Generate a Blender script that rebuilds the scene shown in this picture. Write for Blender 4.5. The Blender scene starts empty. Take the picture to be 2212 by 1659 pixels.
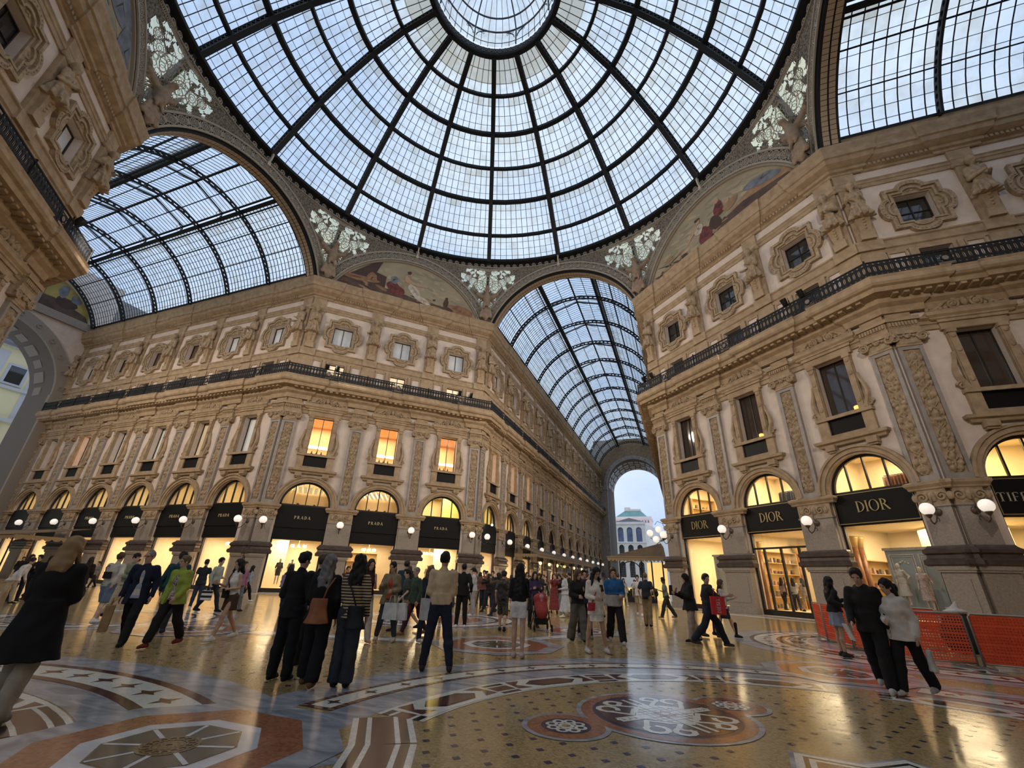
import bpy, math, random
import numpy as np
from mathutils import Vector, Matrix
from mathutils.geometry import tessellate_polygon
PI = math.pi
RND = random.Random(7)
SC = bpy.context.scene
COL = SC.collection

# ------------------------------------------------------------------ camera, world, exposure
cam_data = bpy.data.cameras.new('camera')
cam_data.sensor_width = 36.0
cam_data.lens = 933.37 / 2212 * 36.0
cam_data.clip_start = 0.05
cam_data.clip_end = 2000
camera = bpy.data.objects.new('camera', cam_data)
COL.objects.link(camera)
def cam_axes(yaw, pitch, roll):
    cy, sy, cp, sp, cr, sr = math.cos(yaw), math.sin(yaw), math.cos(pitch), math.sin(pitch), math.cos(roll), math.sin(roll)
    f = Vector((-sy*cp, cy*cp, sp)); r = Vector((cy, sy, 0)); u = r.cross(f)
    return cr*r + sr*u, -sr*r + cr*u, f
cr_, cu_, cf_ = cam_axes(math.radians(21.05), math.radians(24.26), math.radians(2.01))
CAM = Vector((8.85, -16.04, 1.43))
mw = Matrix((( cr_[0], cu_[0], -cf_[0], CAM[0]), (cr_[1], cu_[1], -cf_[1], CAM[1]), (cr_[2], cu_[2], -cf_[2], CAM[2]), (0, 0, 0, 1)))
camera.matrix_world = mw
SC.camera = camera
SC.view_settings.view_transform = 'Standard'
SC.view_settings.look = 'None'
SC.view_settings.gamma = 1.0
SC.view_settings.exposure = 0.0
SC.view_settings.use_curve_mapping = False
cy_ = SC.cycles
cy_.max_bounces = 7; cy_.diffuse_bounces = 3; cy_.glossy_bounces = 3; cy_.transmission_bounces = 4
cy_.transparent_max_bounces = 8
cy_.sample_clamp_indirect = 3.0; cy_.sample_clamp_direct = 12.0
cy_.caustics_reflective = False; cy_.caustics_refractive = False
cy_.use_denoising = True
try: cy_.denoiser = 'OPENIMAGEDENOISE'
except Exception: pass

world = bpy.data.worlds.new('overcast_dusk_sky'); SC.world = world
world.use_nodes = True
_n = world.node_tree.nodes; _l = world.node_tree.links; _n.clear()
_o = _n.new('ShaderNodeOutputWorld'); _b = _n.new('ShaderNodeBackground')
_tc = _n.new('ShaderNodeTexCoord'); _mp = _n.new('ShaderNodeMapping'); _mp.inputs['Scale'].default_value = (1.6, 1.6, 3.6)
_no = _n.new('ShaderNodeTexNoise'); _no.inputs['Scale'].default_value = 1.7; _no.inputs['Detail'].default_value = 5
_rp = _n.new('ShaderNodeValToRGB')
_rp.color_ramp.elements[0].position = .36; _rp.color_ramp.elements[0].color = (.52, .67, .93, 1)
_rp.color_ramp.elements[1].position = .66; _rp.color_ramp.elements[1].color = (.80, .90, 1.0, 1)
_l.new(_tc.outputs['Generated'], _mp.inputs[0]); _l.new(_mp.outputs[0], _no.inputs['Vector']); _l.new(_no.outputs[0], _rp.inputs[0])
_l.new(_rp.outputs[0], _b.inputs[0]); _b.inputs[1].default_value = 1.08
_l.new(_b.outputs[0], _o.inputs[0])

# ------------------------------------------------------------------ helpers
class MB:
    """collects polygons; build() links them as one mesh object"""
    def __init__(s): s.v = []; s.f = []; s.m = []; s.M = None; s.mi = 0
    def add(s, vs, fs, mi=None):
        o = len(s.v)
        if s.M is not None: vs = [tuple(s.M @ Vector(p)) for p in vs]
        s.v.extend([tuple(p) for p in vs]); s.f.extend([tuple(i+o for i in f) for f in fs])
        s.m.extend([s.mi if mi is None else mi]*len(fs)); return s
    def box(s, x0, x1, y0, y1, z0, z1, mi=None):
        return s.add([(x0,y0,z0),(x1,y0,z0),(x1,y1,z0),(x0,y1,z0),(x0,y0,z1),(x1,y0,z1),(x1,y1,z1),(x0,y1,z1)],
                     [(0,3,2,1),(4,5,6,7),(0,1,5,4),(1,2,6,5),(2,3,7,6),(3,0,4,7)], mi)
    def plate(s, outer, holes, y0, y1, mi=None, back=True, rim=True):
        """polygon in x,z (holes allowed) given thickness along y"""
        loops = [outer]+list(holes)
        pts = [p for l in loops for p in l]; n = len(pts)
        tri = tessellate_polygon([[Vector((p[0], p[1], 0)) for p in l] for l in loops])
        fs = []
        for t in tri:
            a, b, c = (pts[i] for i in t)
            ar = (b[0]-a[0])*(c[1]-a[1])-(b[1]-a[1])*(c[0]-a[0])
            t = tuple(t) if ar > 0 else tuple(reversed(t))
            fs.append(t)
            if back: fs.append(tuple(i+n for i in reversed(t)))
        if rim:
            o = 0
            for l in loops:
                k = len(l)
                sa = sum(l[i][0]*l[(i+1)%k][1]-l[(i+1)%k][0]*l[i][1] for i in range(k))
                ccw = (sa > 0) == (o == 0)
                for i in range(k):
                    a, b = o+i, o+(i+1)%k
                    fs.append((a, a+n, b+n, b) if ccw else (b, b+n, a+n, a))
                o += k
        return s.add([(p[0], y0, p[1]) for p in pts]+[(p[0], y1, p[1]) for p in pts], fs, mi)
    def tube(s, path, r, n=6, closed=False, mi=None, sq=None, up=None):
        P = [Vector(p) for p in path]; k = len(P); vs = []; fs = []
        R = r if isinstance(r, (list, tuple)) else [r]*k
        ref = Vector(up) if up else None
        for i in range(k):
            t = (P[(i+1)%k]-P[i-1]) if closed else (P[min(i+1, k-1)]-P[max(i-1, 0)])
            if t.length < 1e-9: t = Vector((0, 0, 1))
            t.normalize()
            if ref is None: ref = Vector((0, 0, 1)) if abs(t.z) < .9 else Vector((1, 0, 0))
            a = ref-t*ref.dot(t)
            if a.length < 1e-6: a = t.orthogonal()
            a.normalize(); b = t.cross(a)
            if not up: ref = a
            for j in range(n):
                th = 2*PI*(j+(.5 if n == 4 else 0))/n
                if sq: vs.append(P[i]+a*(math.cos(th)*sq[0]*1.4142)+b*(math.sin(th)*sq[1]*1.4142))
                else: vs.append(P[i]+a*(math.cos(th)*R[i])+b*(math.sin(th)*R[i]))
        for i in range(k if closed else k-1):
            for j in range(n):
                q = (i+1)%k
                fs.append((i*n+j, i*n+(j+1)%n, q*n+(j+1)%n, q*n+j))
        if not closed:
            fs.append(tuple(reversed(range(n)))); fs.append(tuple((k-1)*n+j for j in range(n)))
        return s.add(vs, fs, mi)
    def bar(s, a, b, w, h=None, up=(0, 0, 1), mi=None):
        return s.tube([a, b], 0, 4, mi=mi, sq=((h or w)/2, w/2), up=up)
    def lathe(s, prof, n=16, c=(0, 0, 0), mi=None, sx=1, sy=1):
        vs = []; fs = []; k = len(prof)
        for r, z in prof:
            for j in range(n):
                th = 2*PI*j/n; vs.append((c[0]+r*sx*math.cos(th), c[1]+r*sy*math.sin(th), c[2]+z))
        for i in range(k-1):
            for j in range(n): fs.append((i*n+j, i*n+(j+1)%n, (i+1)*n+(j+1)%n, (i+1)*n+j))
        if prof[0][0] > 1e-4: fs.append(tuple(reversed(range(n))))
        if prof[-1][0] > 1e-4: fs.append(tuple((k-1)*n+j for j in range(n)))
        return s.add(vs, fs, mi)
    def ball(s, c, r, n=10, mi=None):
        r = r if isinstance(r, (tuple, list)) else (r, r, r)
        k = max(4, n//2+1)
        prof = [(math.sin(PI*i/k), -math.cos(PI*i/k)) for i in range(k+1)]
        vs = []; fs = []
        for pr, pz in prof:
            for j in range(n):
                th = 2*PI*j/n; vs.append((c[0]+r[0]*pr*math.cos(th), c[1]+r[1]*pr*math.sin(th), c[2]+r[2]*pz))
        for i in range(k):
            for j in range(n): fs.append((i*n+j, i*n+(j+1)%n, (i+1)*n+(j+1)%n, (i+1)*n+j))
        return s.add(vs, fs, mi)
    def sweep(s, path, prof, mi=None, cap=True):
        """profile (out, z) carried along a plan polyline; out is to the right of travel"""
        n = len(path); k = len(prof); vs = []; fs = []
        for i in range(n):
            p = Vector(path[i])
            d0 = (p-Vector(path[i-1])).normalized() if i else None
            d1 = (Vector(path[i+1])-p).normalized() if i < n-1 else None
            if d0 is None: d0 = d1
            if d1 is None: d1 = d0
            n0 = Vector((d0.y, -d0.x)); n1 = Vector((d1.y, -d1.x))
            m = n0+n1
            m = m/max(.25, m.dot(n0)) if m.length > 1e-6 else n0
            for o, z in prof: vs.append((p.x+m.x*o, p.y+m.y*o, z))
        for i in range(n-1):
            for j in range(k-1): fs.append((i*k+j, (i+1)*k+j, (i+1)*k+j+1, i*k+j+1))
        if cap: fs.append(tuple(reversed(range(k)))); fs.append(tuple((n-1)*k+j for j in range(k)))
        return s.add(vs, fs, mi)
    def mesh(s, name, mats, smooth=False):
        me = bpy.data.meshes.new(name)
        me.from_pydata(s.v, [], s.f)
        for m in (mats if isinstance(mats, (list, tuple)) else [mats]): me.materials.append(m)
        if any(s.m): me.polygons.foreach_set('material_index', s.m)
        if smooth: me.polygons.foreach_set('use_smooth', [True]*len(s.f))
        me.update(); return me
    def build(s, name, mats, parent=None, smooth=False, loc=None, M=None):
        return link(name, s.mesh(name, mats, smooth), parent, loc, M)
def link(name, me, parent=None, loc=None, M=None):
    o = bpy.data.objects.new(name, me); COL.objects.link(o)
    if parent is not None: o.parent = parent
    if loc is not None: o.location = loc
    if M is not None: o.matrix_local = M
    return o
def tag(o, label, cat, group=None):
    o['label'] = label; o['category'] = cat; o['kind'] = 'thing'
    if group: o['group'] = group
    return o
def thing(name, label, cat, M=None, group=None, loc=None):
    o = bpy.data.objects.new(name, None); COL.objects.link(o); o.empty_display_size = .2
    if M is not None: o.matrix_local = M
    if loc is not None: o.location = loc
    return tag(o, label, cat, group)
def struct(o, label=None):
    o['kind'] = 'structure'
    if label: o['label'] = label
    return o
def kids(o): return [c for c in bpy.data.objects if c.parent == o]
KIDS = {}
def dup(root, M, label=None, group=None):
    """copy of a thing with copies of its parts and sub-parts (mesh data shared)"""
    r = root.copy(); COL.objects.link(r); r.matrix_local = M
    if label: r['label'] = label
    if group: r['group'] = group
    def rec(a, b):
        if a.name not in KIDS: KIDS[a.name] = kids(a)
        for c in KIDS[a.name]:
            d = c.copy(); COL.objects.link(d); d.parent = b; d.matrix_local = c.matrix_local.copy()
            rec(c, d)
    rec(root, r); return r
def T(x=0, y=0, z=0, rz=0, s=1.0): return Matrix.Translation((x, y, z)) @ Matrix.Rotation(rz, 4, 'Z') @ Matrix.Scale(s, 4)
def arc(cx, cz, r, a0, a1, n): return [(cx+r*math.cos(a0+(a1-a0)*i/n), cz+r*math.sin(a0+(a1-a0)*i/n)) for i in range(n+1)]
def rect(x0, x1, z0, z1): return [(x0, z0), (x1, z0), (x1, z1), (x0, z1)]
def circle(cx, cz, r, n=16, rz=None): return [(cx+r*math.cos(2*PI*i/n), cz+(rz or r)*math.sin(2*PI*i/n)) for i in range(n)]

# ------------------------------------------------------------------ materials
def mat(name, col, rough=.6, metal=0, var=None, scale=6, bump=0, bscale=None, spec=.4, stain=None, emit=None, detail=4, coat=0):
    m = bpy.data.materials.new(name); m.use_nodes = True
    nt = m.node_tree; b = nt.nodes['Principled BSDF']
    b.inputs['Base Color'].default_value = (*col, 1); b.inputs['Roughness'].default_value = rough
    b.inputs['Metallic'].default_value = metal
    b.inputs['Specular IOR Level'].default_value = spec
    if coat: b.inputs['Coat Weight'].default_value = coat; b.inputs['Coat Roughness'].default_value = .1
    if var or bump:
        tc = nt.nodes.new('ShaderNodeTexCoord')
        no = nt.nodes.new('ShaderNodeTexNoise'); no.inputs['Scale'].default_value = scale; no.inputs['Detail'].default_value = detail
        nt.links.new(tc.outputs['Object'], no.inputs['Vector'])
    if var:
        rp = nt.nodes.new('ShaderNodeValToRGB')
        rp.color_ramp.elements[0].position = .32; rp.color_ramp.elements[1].position = .68
        rp.color_ramp.elements[0].color = (*var, 1); rp.color_ramp.elements[1].color = (*col, 1)
        nt.links.new(no.outputs[0], rp.inputs[0]); nt.links.new(rp.outputs[0], b.inputs['Base Color'])
        if stain:
            n2 = nt.nodes.new('ShaderNodeTexNoise'); n2.inputs['Scale'].default_value = stain[1]; n2.inputs['Detail'].default_value = 6
            nt.links.new(tc.outputs['Object'], n2.inputs['Vector'])
            r2 = nt.nodes.new('ShaderNodeValToRGB'); r2.color_ramp.elements[0].position = .45; r2.color_ramp.elements[1].position = .62
            mx = nt.nodes.new('ShaderNodeMix'); mx.data_type = 'RGBA'
            nt.links.new(n2.outputs[0], r2.inputs[0]); nt.links.new(r2.outputs[0], mx.inputs[0])
            nt.links.new(rp.outputs[0], mx.inputs[6]); mx.inputs[7].default_value = (*stain[0], 1)
            nt.links.new(mx.outputs[2], b.inputs['Base Color'])
    if bump:
        bp = nt.nodes.new('ShaderNodeBump'); bp.inputs['Strength'].default_value = bump; bp.inputs['Distance'].default_value = .03
        nb = nt.nodes.new('ShaderNodeTexNoise'); nb.inputs['Scale'].default_value = bscale or scale*3; nb.inputs['Detail'].default_value = 3
        nt.links.new(tc.outputs['Object'], nb.inputs['Vector'])
        nt.links.new(nb.outputs[0], bp.inputs['Height']); nt.links.new(bp.outputs[0], b.inputs['Normal'])
    if emit:
        b.inputs['Emission Color'].default_value = (*emit[0], 1); b.inputs['Emission Strength'].default_value = emit[1]
    return m
def glass_mat(name, tint=(1, 1, 1), refl=.08, rough=.02):
    m = bpy.data.materials.new(name); m.use_nodes = True; nt = m.node_tree; nt.nodes.clear()
    o = nt.nodes.new('ShaderNodeOutputMaterial'); t = nt.nodes.new('ShaderNodeBsdfTransparent'); t.inputs[0].default_value = (*tint, 1)
    g = nt.nodes.new('ShaderNodeBsdfGlossy'); g.inputs['Roughness'].default_value = rough; g.inputs[0].default_value = (1, 1, 1, 1)
    mx = nt.nodes.new('ShaderNodeMixShader'); fr = nt.nodes.new('ShaderNodeLayerWeight'); fr.inputs[0].default_value = .5
    pw = nt.nodes.new('ShaderNodeMath'); pw.operation = 'POWER'; pw.inputs[1].default_value = 5
    ma = nt.nodes.new('ShaderNodeMath'); ma.operation = 'MULTIPLY_ADD'; ma.inputs[1].default_value = .8; ma.inputs[2].default_value = refl; ma.use_clamp = True
    nt.links.new(fr.outputs['Facing'], pw.inputs[0]); nt.links.new(pw.outputs[0], ma.inputs[0]); nt.links.new(ma.outputs[0], mx.inputs[0])
    nt.links.new(t.outputs[0], mx.inputs[1]); nt.links.new(g.outputs[0], mx.inputs[2]); nt.links.new(mx.outputs[0], o.inputs[0])
    return m
def roof_glass(name, clean=(.92, .965, 1.0), dirty=(.55, .50, .40)):
    """old roof panes: thin, tinted, dirty by pane (face attribute) and in streaks"""
    m = bpy.data.materials.new(name); m.use_nodes = True; nt = m.node_tree; nt.nodes.clear(); L = nt.links.new
    o = nt.nodes.new('ShaderNodeOutputMaterial'); t = nt.nodes.new('ShaderNodeBsdfTransparent'); d = nt.nodes.new('ShaderNodeBsdfTranslucent')
    at = nt.nodes.new('ShaderNodeAttribute'); at.attribute_name = 'dirt'
    tc = nt.nodes.new('ShaderNodeTexCoord'); no = nt.nodes.new('ShaderNodeTexNoise'); no.inputs['Scale'].default_value = 1.1; no.inputs['Detail'].default_value = 7
    L(tc.outputs['Object'], no.inputs['Vector'])
    ma = nt.nodes.new('ShaderNodeMath'); ma.operation = 'MULTIPLY_ADD'; ma.inputs[1].default_value = 1.3; ma.inputs[2].default_value = -.50
    L(no.outputs[0], ma.inputs[0])
    ad = nt.nodes.new('ShaderNodeMath'); ad.operation = 'ADD'; ad.use_clamp = True
    L(ma.outputs[0], ad.inputs[0]); L(at.outputs['Fac'], ad.inputs[1])
    rp = nt.nodes.new('ShaderNodeValToRGB'); e = rp.color_ramp.elements
    e[0].color = (*clean, 1); e[1].color = (*dirty, 1); e[0].position = .12; e[1].position = 1
    L(ad.outputs[0], rp.inputs[0]); L(rp.outputs[0], t.inputs[0]); d.inputs[0].default_value = (.9, .93, .95, 1)
    mx = nt.nodes.new('ShaderNodeMixShader'); mx.inputs[0].default_value = .16
    L(t.outputs[0], mx.inputs[1]); L(d.outputs[0], mx.inputs[2]); L(mx.outputs[0], o.inputs[0])
    return m
M_STUC = mat('stucco', (.67, .565, .49), .9, var=(.57, .475, .41), scale=1.6, bump=.25, bscale=40)
M_STONE = mat('tan_stone', (.415, .305, .195), .8, var=(.29, .205, .125), scale=2.5, bump=.3, bscale=25)
M_ORN = mat('carved_stone', (.42, .315, .205), .8, var=(.26, .185, .115), scale=5, bump=.3, bscale=30)
M_GREY = mat('grey_marble', (.33, .295, .265), .45, var=(.24, .21, .19), scale=2, spec=.5)
M_PIER = mat('pier_granite', (.31, .265, .225), .5, var=(.23, .195, .165), scale=14, detail=8, spec=.5)
M_DARKM = mat('dark_marble', (.085, .06, .05), .35, var=(.05, .035, .03), scale=4)
M_IRON = mat('painted_iron', (.016, .016, .018), .55, spec=.25)
M_IRON2 = mat('lace_iron_paint', (.36, .315, .255), .7)
M_BLACK = mat('black_board', (.006, .0055, .0055), .5, spec=.2)
M_GOLD = mat('pale_gold_letters', (.75, .62, .36), .35, metal=.4, spec=.6)
M_GOLD2 = mat('aged_gold_letters', (.42, .33, .16), .4, metal=.6)
M_GLASS = glass_mat('shop_glass', (1, 1, 1), .05)
M_DGLASS = mat('dark_window_glass', (.035, .032, .03), .04, spec=.8)
M_ROOF = roof_glass('roof_glass')
M_PENDGL = roof_glass('pendentive_glass', (.86, .80, .52), (.6, .55, .36))
M_CREAM = mat('shop_cream_wall', (.78, .62, .40), .8)
M_WARMW = mat('shop_pale_wall', (.82, .70, .50), .8)
M_BLIND = mat('white_blind', (.78, .80, .82), .8)
M_LBLIND = mat('cream_blind', (.82, .70, .50), .8)
M_FRAME = mat('bronze_frame', (.03, .026, .022), .4, metal=.3)
M_GLOBE = mat('opal_globe', (.9, .87, .83), .25, emit=((1.0, .90, .80), .62))
M_WLAMP = mat('warm_lamp', (1, .9, .7), .5, emit=((1.0, .80, .46), 5.0))
M_COVE = mat('cove_light', (1, .95, .8), .5, emit=((1.0, .88, .60), 1.6))
def area(name, loc, size, power, col, rot=(0, 0, 0), sy=None):
    l = bpy.data.lights.new(name, 'AREA'); l.energy = power; l.color = col; l.size = size
    if sy: l.shape = 'RECTANGLE'; l.size_y = sy
    o = bpy.data.objects.new(name, l); COL.objects.link(o); o.location = loc; o.rotation_euler = rot
    return o
# ------------------------------------------------------------------ the octagon and its arms
AP, HW = 19.81, 8.0
R2 = math.sqrt(.5)
HF = (AP-HW)*R2                       # half width of a diagonal face
def frame(ox, oy, rx, ry):            # local x = to the right along the wall, y = into the wall, z = up
    return Matrix(((rx, -ry, 0, ox), (ry, rx, 0, oy), (0, 0, 1, 0), (0, 0, 0, 1)))
KC = (AP+HW)/2
FR = {'A': frame(-KC, KC, R2, R2), 'B': frame(KC, KC, R2, -R2), 'C': frame(-KC, -KC, -R2, R2), 'D': frame(KC, -KC, -R2, -R2),
      'L': frame(-AP, HW, 1, 0), 'R': frame(AP, HW, 1, 0), 'N': frame(-HW, AP, 0, 1), 'NE': frame(HW, AP, 0, -1),
      'LS': frame(-AP, -HW, -1, 0), 'RS': frame(AP, -HW, -1, 0), 'SW': frame(-HW, -AP, 0, 1), 'SE': frame(HW, -AP, 0, -1)}
P5 = 5.45
LEN = {'L': 33.7, 'N': 67.4, 'R': 23.0, 'S': 22.0}
BAYS = {'A': [-5.36, 0, 5.36], 'B': [-5.36, 0, 5.36], 'C': [-5.36, 0, 5.36],
        'L': [-3.4-P5*k for k in range(6)], 'R': [3.2+P5*k for k in range(2)], 'N': [3.4+P5*k for k in range(12)],
        'NE': [-3.4-P5*k for k in range(12)]}
PILS = {'A': [-7.83, -2.68, 2.68, 7.83], 'B': [-7.83, -2.68, 2.68, 7.83], 'C': [-7.83, -2.68, 2.68, 7.83],
        'L': [-.52]+[-6.12-P5*k for k in range(6)], 'R': [.52]+[5.92+P5*k for k in range(2)], 'N': [.52]+[6.12+P5*k for k in range(12)],
        'NE': [-.52]+[-6.12-P5*k for k in range(12)]}
EXT = {'A': (-HF, HF), 'B': (-HF, HF), 'C': (-HF, HF), 'D': (-HF, HF), 'L': (-LEN['L'], 0), 'R': (0, LEN['R']), 'N': (0, LEN['N']), 'NE': (-LEN['N'], 0),
       'LS': (0, LEN['L']), 'RS': (-LEN['R'], 0), 'SW': (-LEN['S'], 0), 'SE': (0, LEN['S'])}
ARCH_R = 1.78
def wall(fc, name):
    a, b = EXT[fc]; holes = []; top = 26.6 if fc not in 'ABCD' else 25.8
    for u in BAYS.get(fc, []):
        holes.append([(u+ARCH_R, .02), (u+ARCH_R, 6.0)]+arc(u, 6.0, ARCH_R, 0, PI, 20)[1:-1]+[(u-ARCH_R, 6.0), (u-ARCH_R, .02)])
        holes.append(rect(u-.78, u+.78, 9.92, 13.03)); holes.append(rect(u-.70, u+.70, 16.95, 17.98)); holes.append(rect(u-.81, u+.81, 19.80, 21.70))
    m = MB()
    if holes:
        # strips between bay limits keep the triangulation clean
        us = [a]+[(p+q)/2 for p, q in zip(sorted(BAYS[fc])[:-1], sorted(BAYS[fc])[1:])]+[b]
        for i in range(len(us)-1):
            m.plate(rect(us[i], us[i+1], 0, top), [h for h in holes if us[i] < h[0][0] < us[i+1]], 0, .62)
    else: m.plate(rect(a, b, 0, top), [], 0, .62)
    return struct(m.build(name, [M_STUC], M=FR[fc]))
for fc, nm in [('A', 'wall_northwest'), ('B', 'wall_northeast'), ('C', 'wall_southwest'), ('L', 'wall_west_arm_north'), ('R', 'wall_east_arm_north'), ('N', 'wall_north_arm_west'),
               ('NE', 'wall_north_arm_east'), ('LS', 'wall_west_arm_south'), ('RS', 'wall_east_arm_south'), ('SW', 'wall_south_arm_west'), ('SE', 'wall_south_arm_east'), ('D', 'wall_southeast')]:
    wall(fc, nm)

# continuous string courses, balcony slab and cornices, swept round each corner block
def P2(fc, u): p = FR[fc] @ Vector((u, 0, 0)); return (p.x, p.y)
def plan(faces, jog=0, jw=.95):
    out = []
    for k, fc in enumerate(faces):
        a, b = EXT[fc]; ps = sorted(PILS.get(fc, [])) if jog else []
        iv = [(max(a, p-jw), min(b, p+jw)) for p in ps]
        def off(u): return jog if any(l-1e-6 <= u <= h+1e-6 for l, h in iv) else 0
        pts = []
        if k == 0: pts.append((a, off(a)))
        for l, h in iv:
            if l > a+.01: pts += [(l, 0), (l, jog)]
            if h < b-.01: pts += [(h, jog), (h, 0)]
        if k == len(faces)-1: pts.append((b, off(b)))
        for q, o in pts:
            p = FR[fc] @ Vector((q, -o, 0)); out.append((p.x, p.y))
        if k < len(faces)-1:                               # the fold to the next wall
            n0 = -Vector((FR[fc][0][1], FR[fc][1][1])); g = faces[k+1]; n1 = -Vector((FR[g][0][1], FR[g][1][1]))
            c = FR[fc] @ Vector((b, 0, 0)); m = (n0+n1)/(1+n0.dot(n1))*off(b); out.append((c.x+m.x, c.y+m.y))
    clean = []
    for p in out:
        if clean and math.hypot(p[0]-clean[-1][0], p[1]-clean[-1][1]) < 1e-4: continue
        clean.append(p)
    return clean
BLOCKS = [('west', ['L', 'A', 'N']), ('east', ['NE', 'B', 'R']), ('southwest', ['SW', 'C', 'LS']), ('southeast', ['RS', 'D', 'SE'])]
PROF = {
 'entablature': [(0, 13.15), (.10, 13.18), (.10, 13.42), (.16, 13.45), (.16, 13.62), (.30, 13.72), (.30, 13.84), (0, 13.88)],
 'slab': [(0, 14.25), (.14, 14.28), (.20, 14.62), (.42, 14.78), (.46, 15.02), (1.02, 15.10), (1.06, 15.34), (1.20, 15.40), (1.28, 15.52), (1.28, 15.72), (1.20, 15.80), (1.25, 15.93), (0, 15.97)],
 'dado': [(0, 15.97), (.06, 15.97), (.06, 16.55), (0, 16.6)],
 'sill': [(0, 18.05), (.08, 18.08), (.08, 18.30), (.16, 18.36), (.16, 18.78), (.24, 18.84), (.24, 18.92), (0, 18.95)],
 'string': [(0, 22.86), (.07, 22.88), (.07, 23.1), (.12, 23.14), (.12, 23.28), (.18, 23.36), (0, 23.42)],
 'cornice': [(0, 24.02), (.10, 24.05), (.10, 24.22), (.24, 24.26), (.24, 24.46), (.34, 24.50), (.60, 24.66), (.66, 24.94), (.76, 24.98), (.78, 25.30), (.88, 25.62), (.90, 25.78), (0, 25.82)],
 'blocking': [(0, 25.8), (.34, 25.82), (.34, 26.18), (.42, 26.24), (.30, 26.34), (.30, 26.58), (.36, 26.66), (0, 26.7)]}
TN = [0]
def trim(m, mats=M_STONE, smooth=False):
    TN[0] += 1; return struct(m.build('trim_%d' % TN[0], mats, smooth=smooth))
def along(fc, u0, u1, step, fn):
    n = max(1, int(abs(u1-u0)/step))
    for i in range(n): fn(u0+(u1-u0)*(i+.5)/n)
for nm, faces in BLOCKS:
    p0 = plan(faces); pj = plan(faces, .13)
    detail = nm in ('west', 'east', 'southwest')
    m = MB()
    for key in ('entablature', 'dado', 'sill', 'string'): m.sweep(p0, PROF[key])
    trim(m)
    m = MB(); m.sweep(pj if detail else p0, PROF['slab'])
    if detail:                                            # brackets under the balcony
        for fc in faces:
            m.M = FR[fc]; a, b = EXT[fc]
            along(fc, a+.2, b-.2, .44, lambda u: m.box(u-.11, u+.11, -.98, -.42, 14.97, 15.12))
            m.M = None
    trim(m)
    m = MB(); m.sweep(plan(faces, .10) if detail else p0, PROF['cornice'])
    if detail:
        for fc in faces:
            m.M = FR[fc]; a, b = EXT[fc]
            along(fc, a+.25, b-.25, .22, lambda u: m.box(u-.065, u+.065, -.33, -.2, 24.26, 24.44))
            m.M = None
    trim(m)
    for fc in faces:
        if fc in 'ABCD': continue
        m = MB(); a, b = EXT[fc]
        m.sweep([P2(fc, a), P2(fc, b)], PROF['blocking']); trim(m)

# ------------------------------------------------------------------ carved relief: a height field shared by the pilaster shafts
def relief(w, h, nx, nz, seed, amp=.15, per=.95):
    r = random.Random(seed); m = MB()
    X = np.linspace(-w/2, w/2, nx); Z = np.linspace(0, h, nz); xx, zz = np.meshgrid(X, Z)
    H = np.zeros_like(xx); ax = np.abs(xx)
    n = int(h/per)
    for k in range(n):
        z0 = (k+.5)*h/n; kind = r.choice([0, 1, 2, 3])
        def blob(x, z, sx, sz, a):
            nonlocal H
            H = np.maximum(H, a*np.clip(1-((ax-x)/sx)**2-((zz-z)/sz)**2, 0, 1)**.5)
        blob(0, z0, .05, .5*h/n, .5)
        if kind == 0: blob(0, z0+.1, .16, .2, 1); blob(.22, z0, .13, .16, .8); blob(.3, z0-.3, .1, .14, .7)
        elif kind == 1:
            for s in range(3): blob(.12+.09*s, z0-.3+.22*s, .11, .13, .9-.1*s)
            blob(0, z0+.25, .1, .2, .9)
        elif kind == 2: blob(0, z0-.1, .26, .12, .9); blob(0, z0+.16, .14, .22, 1); blob(.27, z0+.28, .1, .2, .8)
        else:
            blob(.2, z0+.12, .17, .17, .85); blob(0, z0-.26, .2, .14, .8); blob(.3, z0-.12, .08, .2, .7)
    for (cx, sp, ph) in ((.2, 9., 0.), (.12, 14., 1.4)):
        c = cx*np.sin(zz*sp*.7+ph); H = np.maximum(H, .55*np.clip(1-((ax-np.abs(c))/.045)**2, 0, 1))
    rs = np.random.RandomState(seed); H = H*(.93+.14*rs.rand(*H.shape))
    edge = np.clip((w/2-ax)/.03, 0, 1)*np.clip(zz/.05, 0, 1)*np.clip((h-zz)/.05, 0, 1)
    Y = -amp*H*edge
    vs = np.stack([xx, Y, zz], -1).reshape(-1, 3)
    fs = [(i*nx+j, i*nx+j+1, (i+1)*nx+j+1, (i+1)*nx+j) for i in range(nz-1) for j in range(nx-1)]
    m.add(vs.tolist(), fs); return m
def spiral(cx, cz, r0, turns, y, d=1, n=22, a0=0):
    return [(cx+d*r0*(1-.86*i/n)*math.cos(a0+turns*2*PI*i/n), y, cz+r0*(1-.86*i/n)*math.sin(a0+turns*2*PI*i/n)) for i in range(n+1)]

REL = [relief(.66, 6.0, 31, 200, s).mesh('relief', M_ORN, True) for s in (3, 11)]
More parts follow.
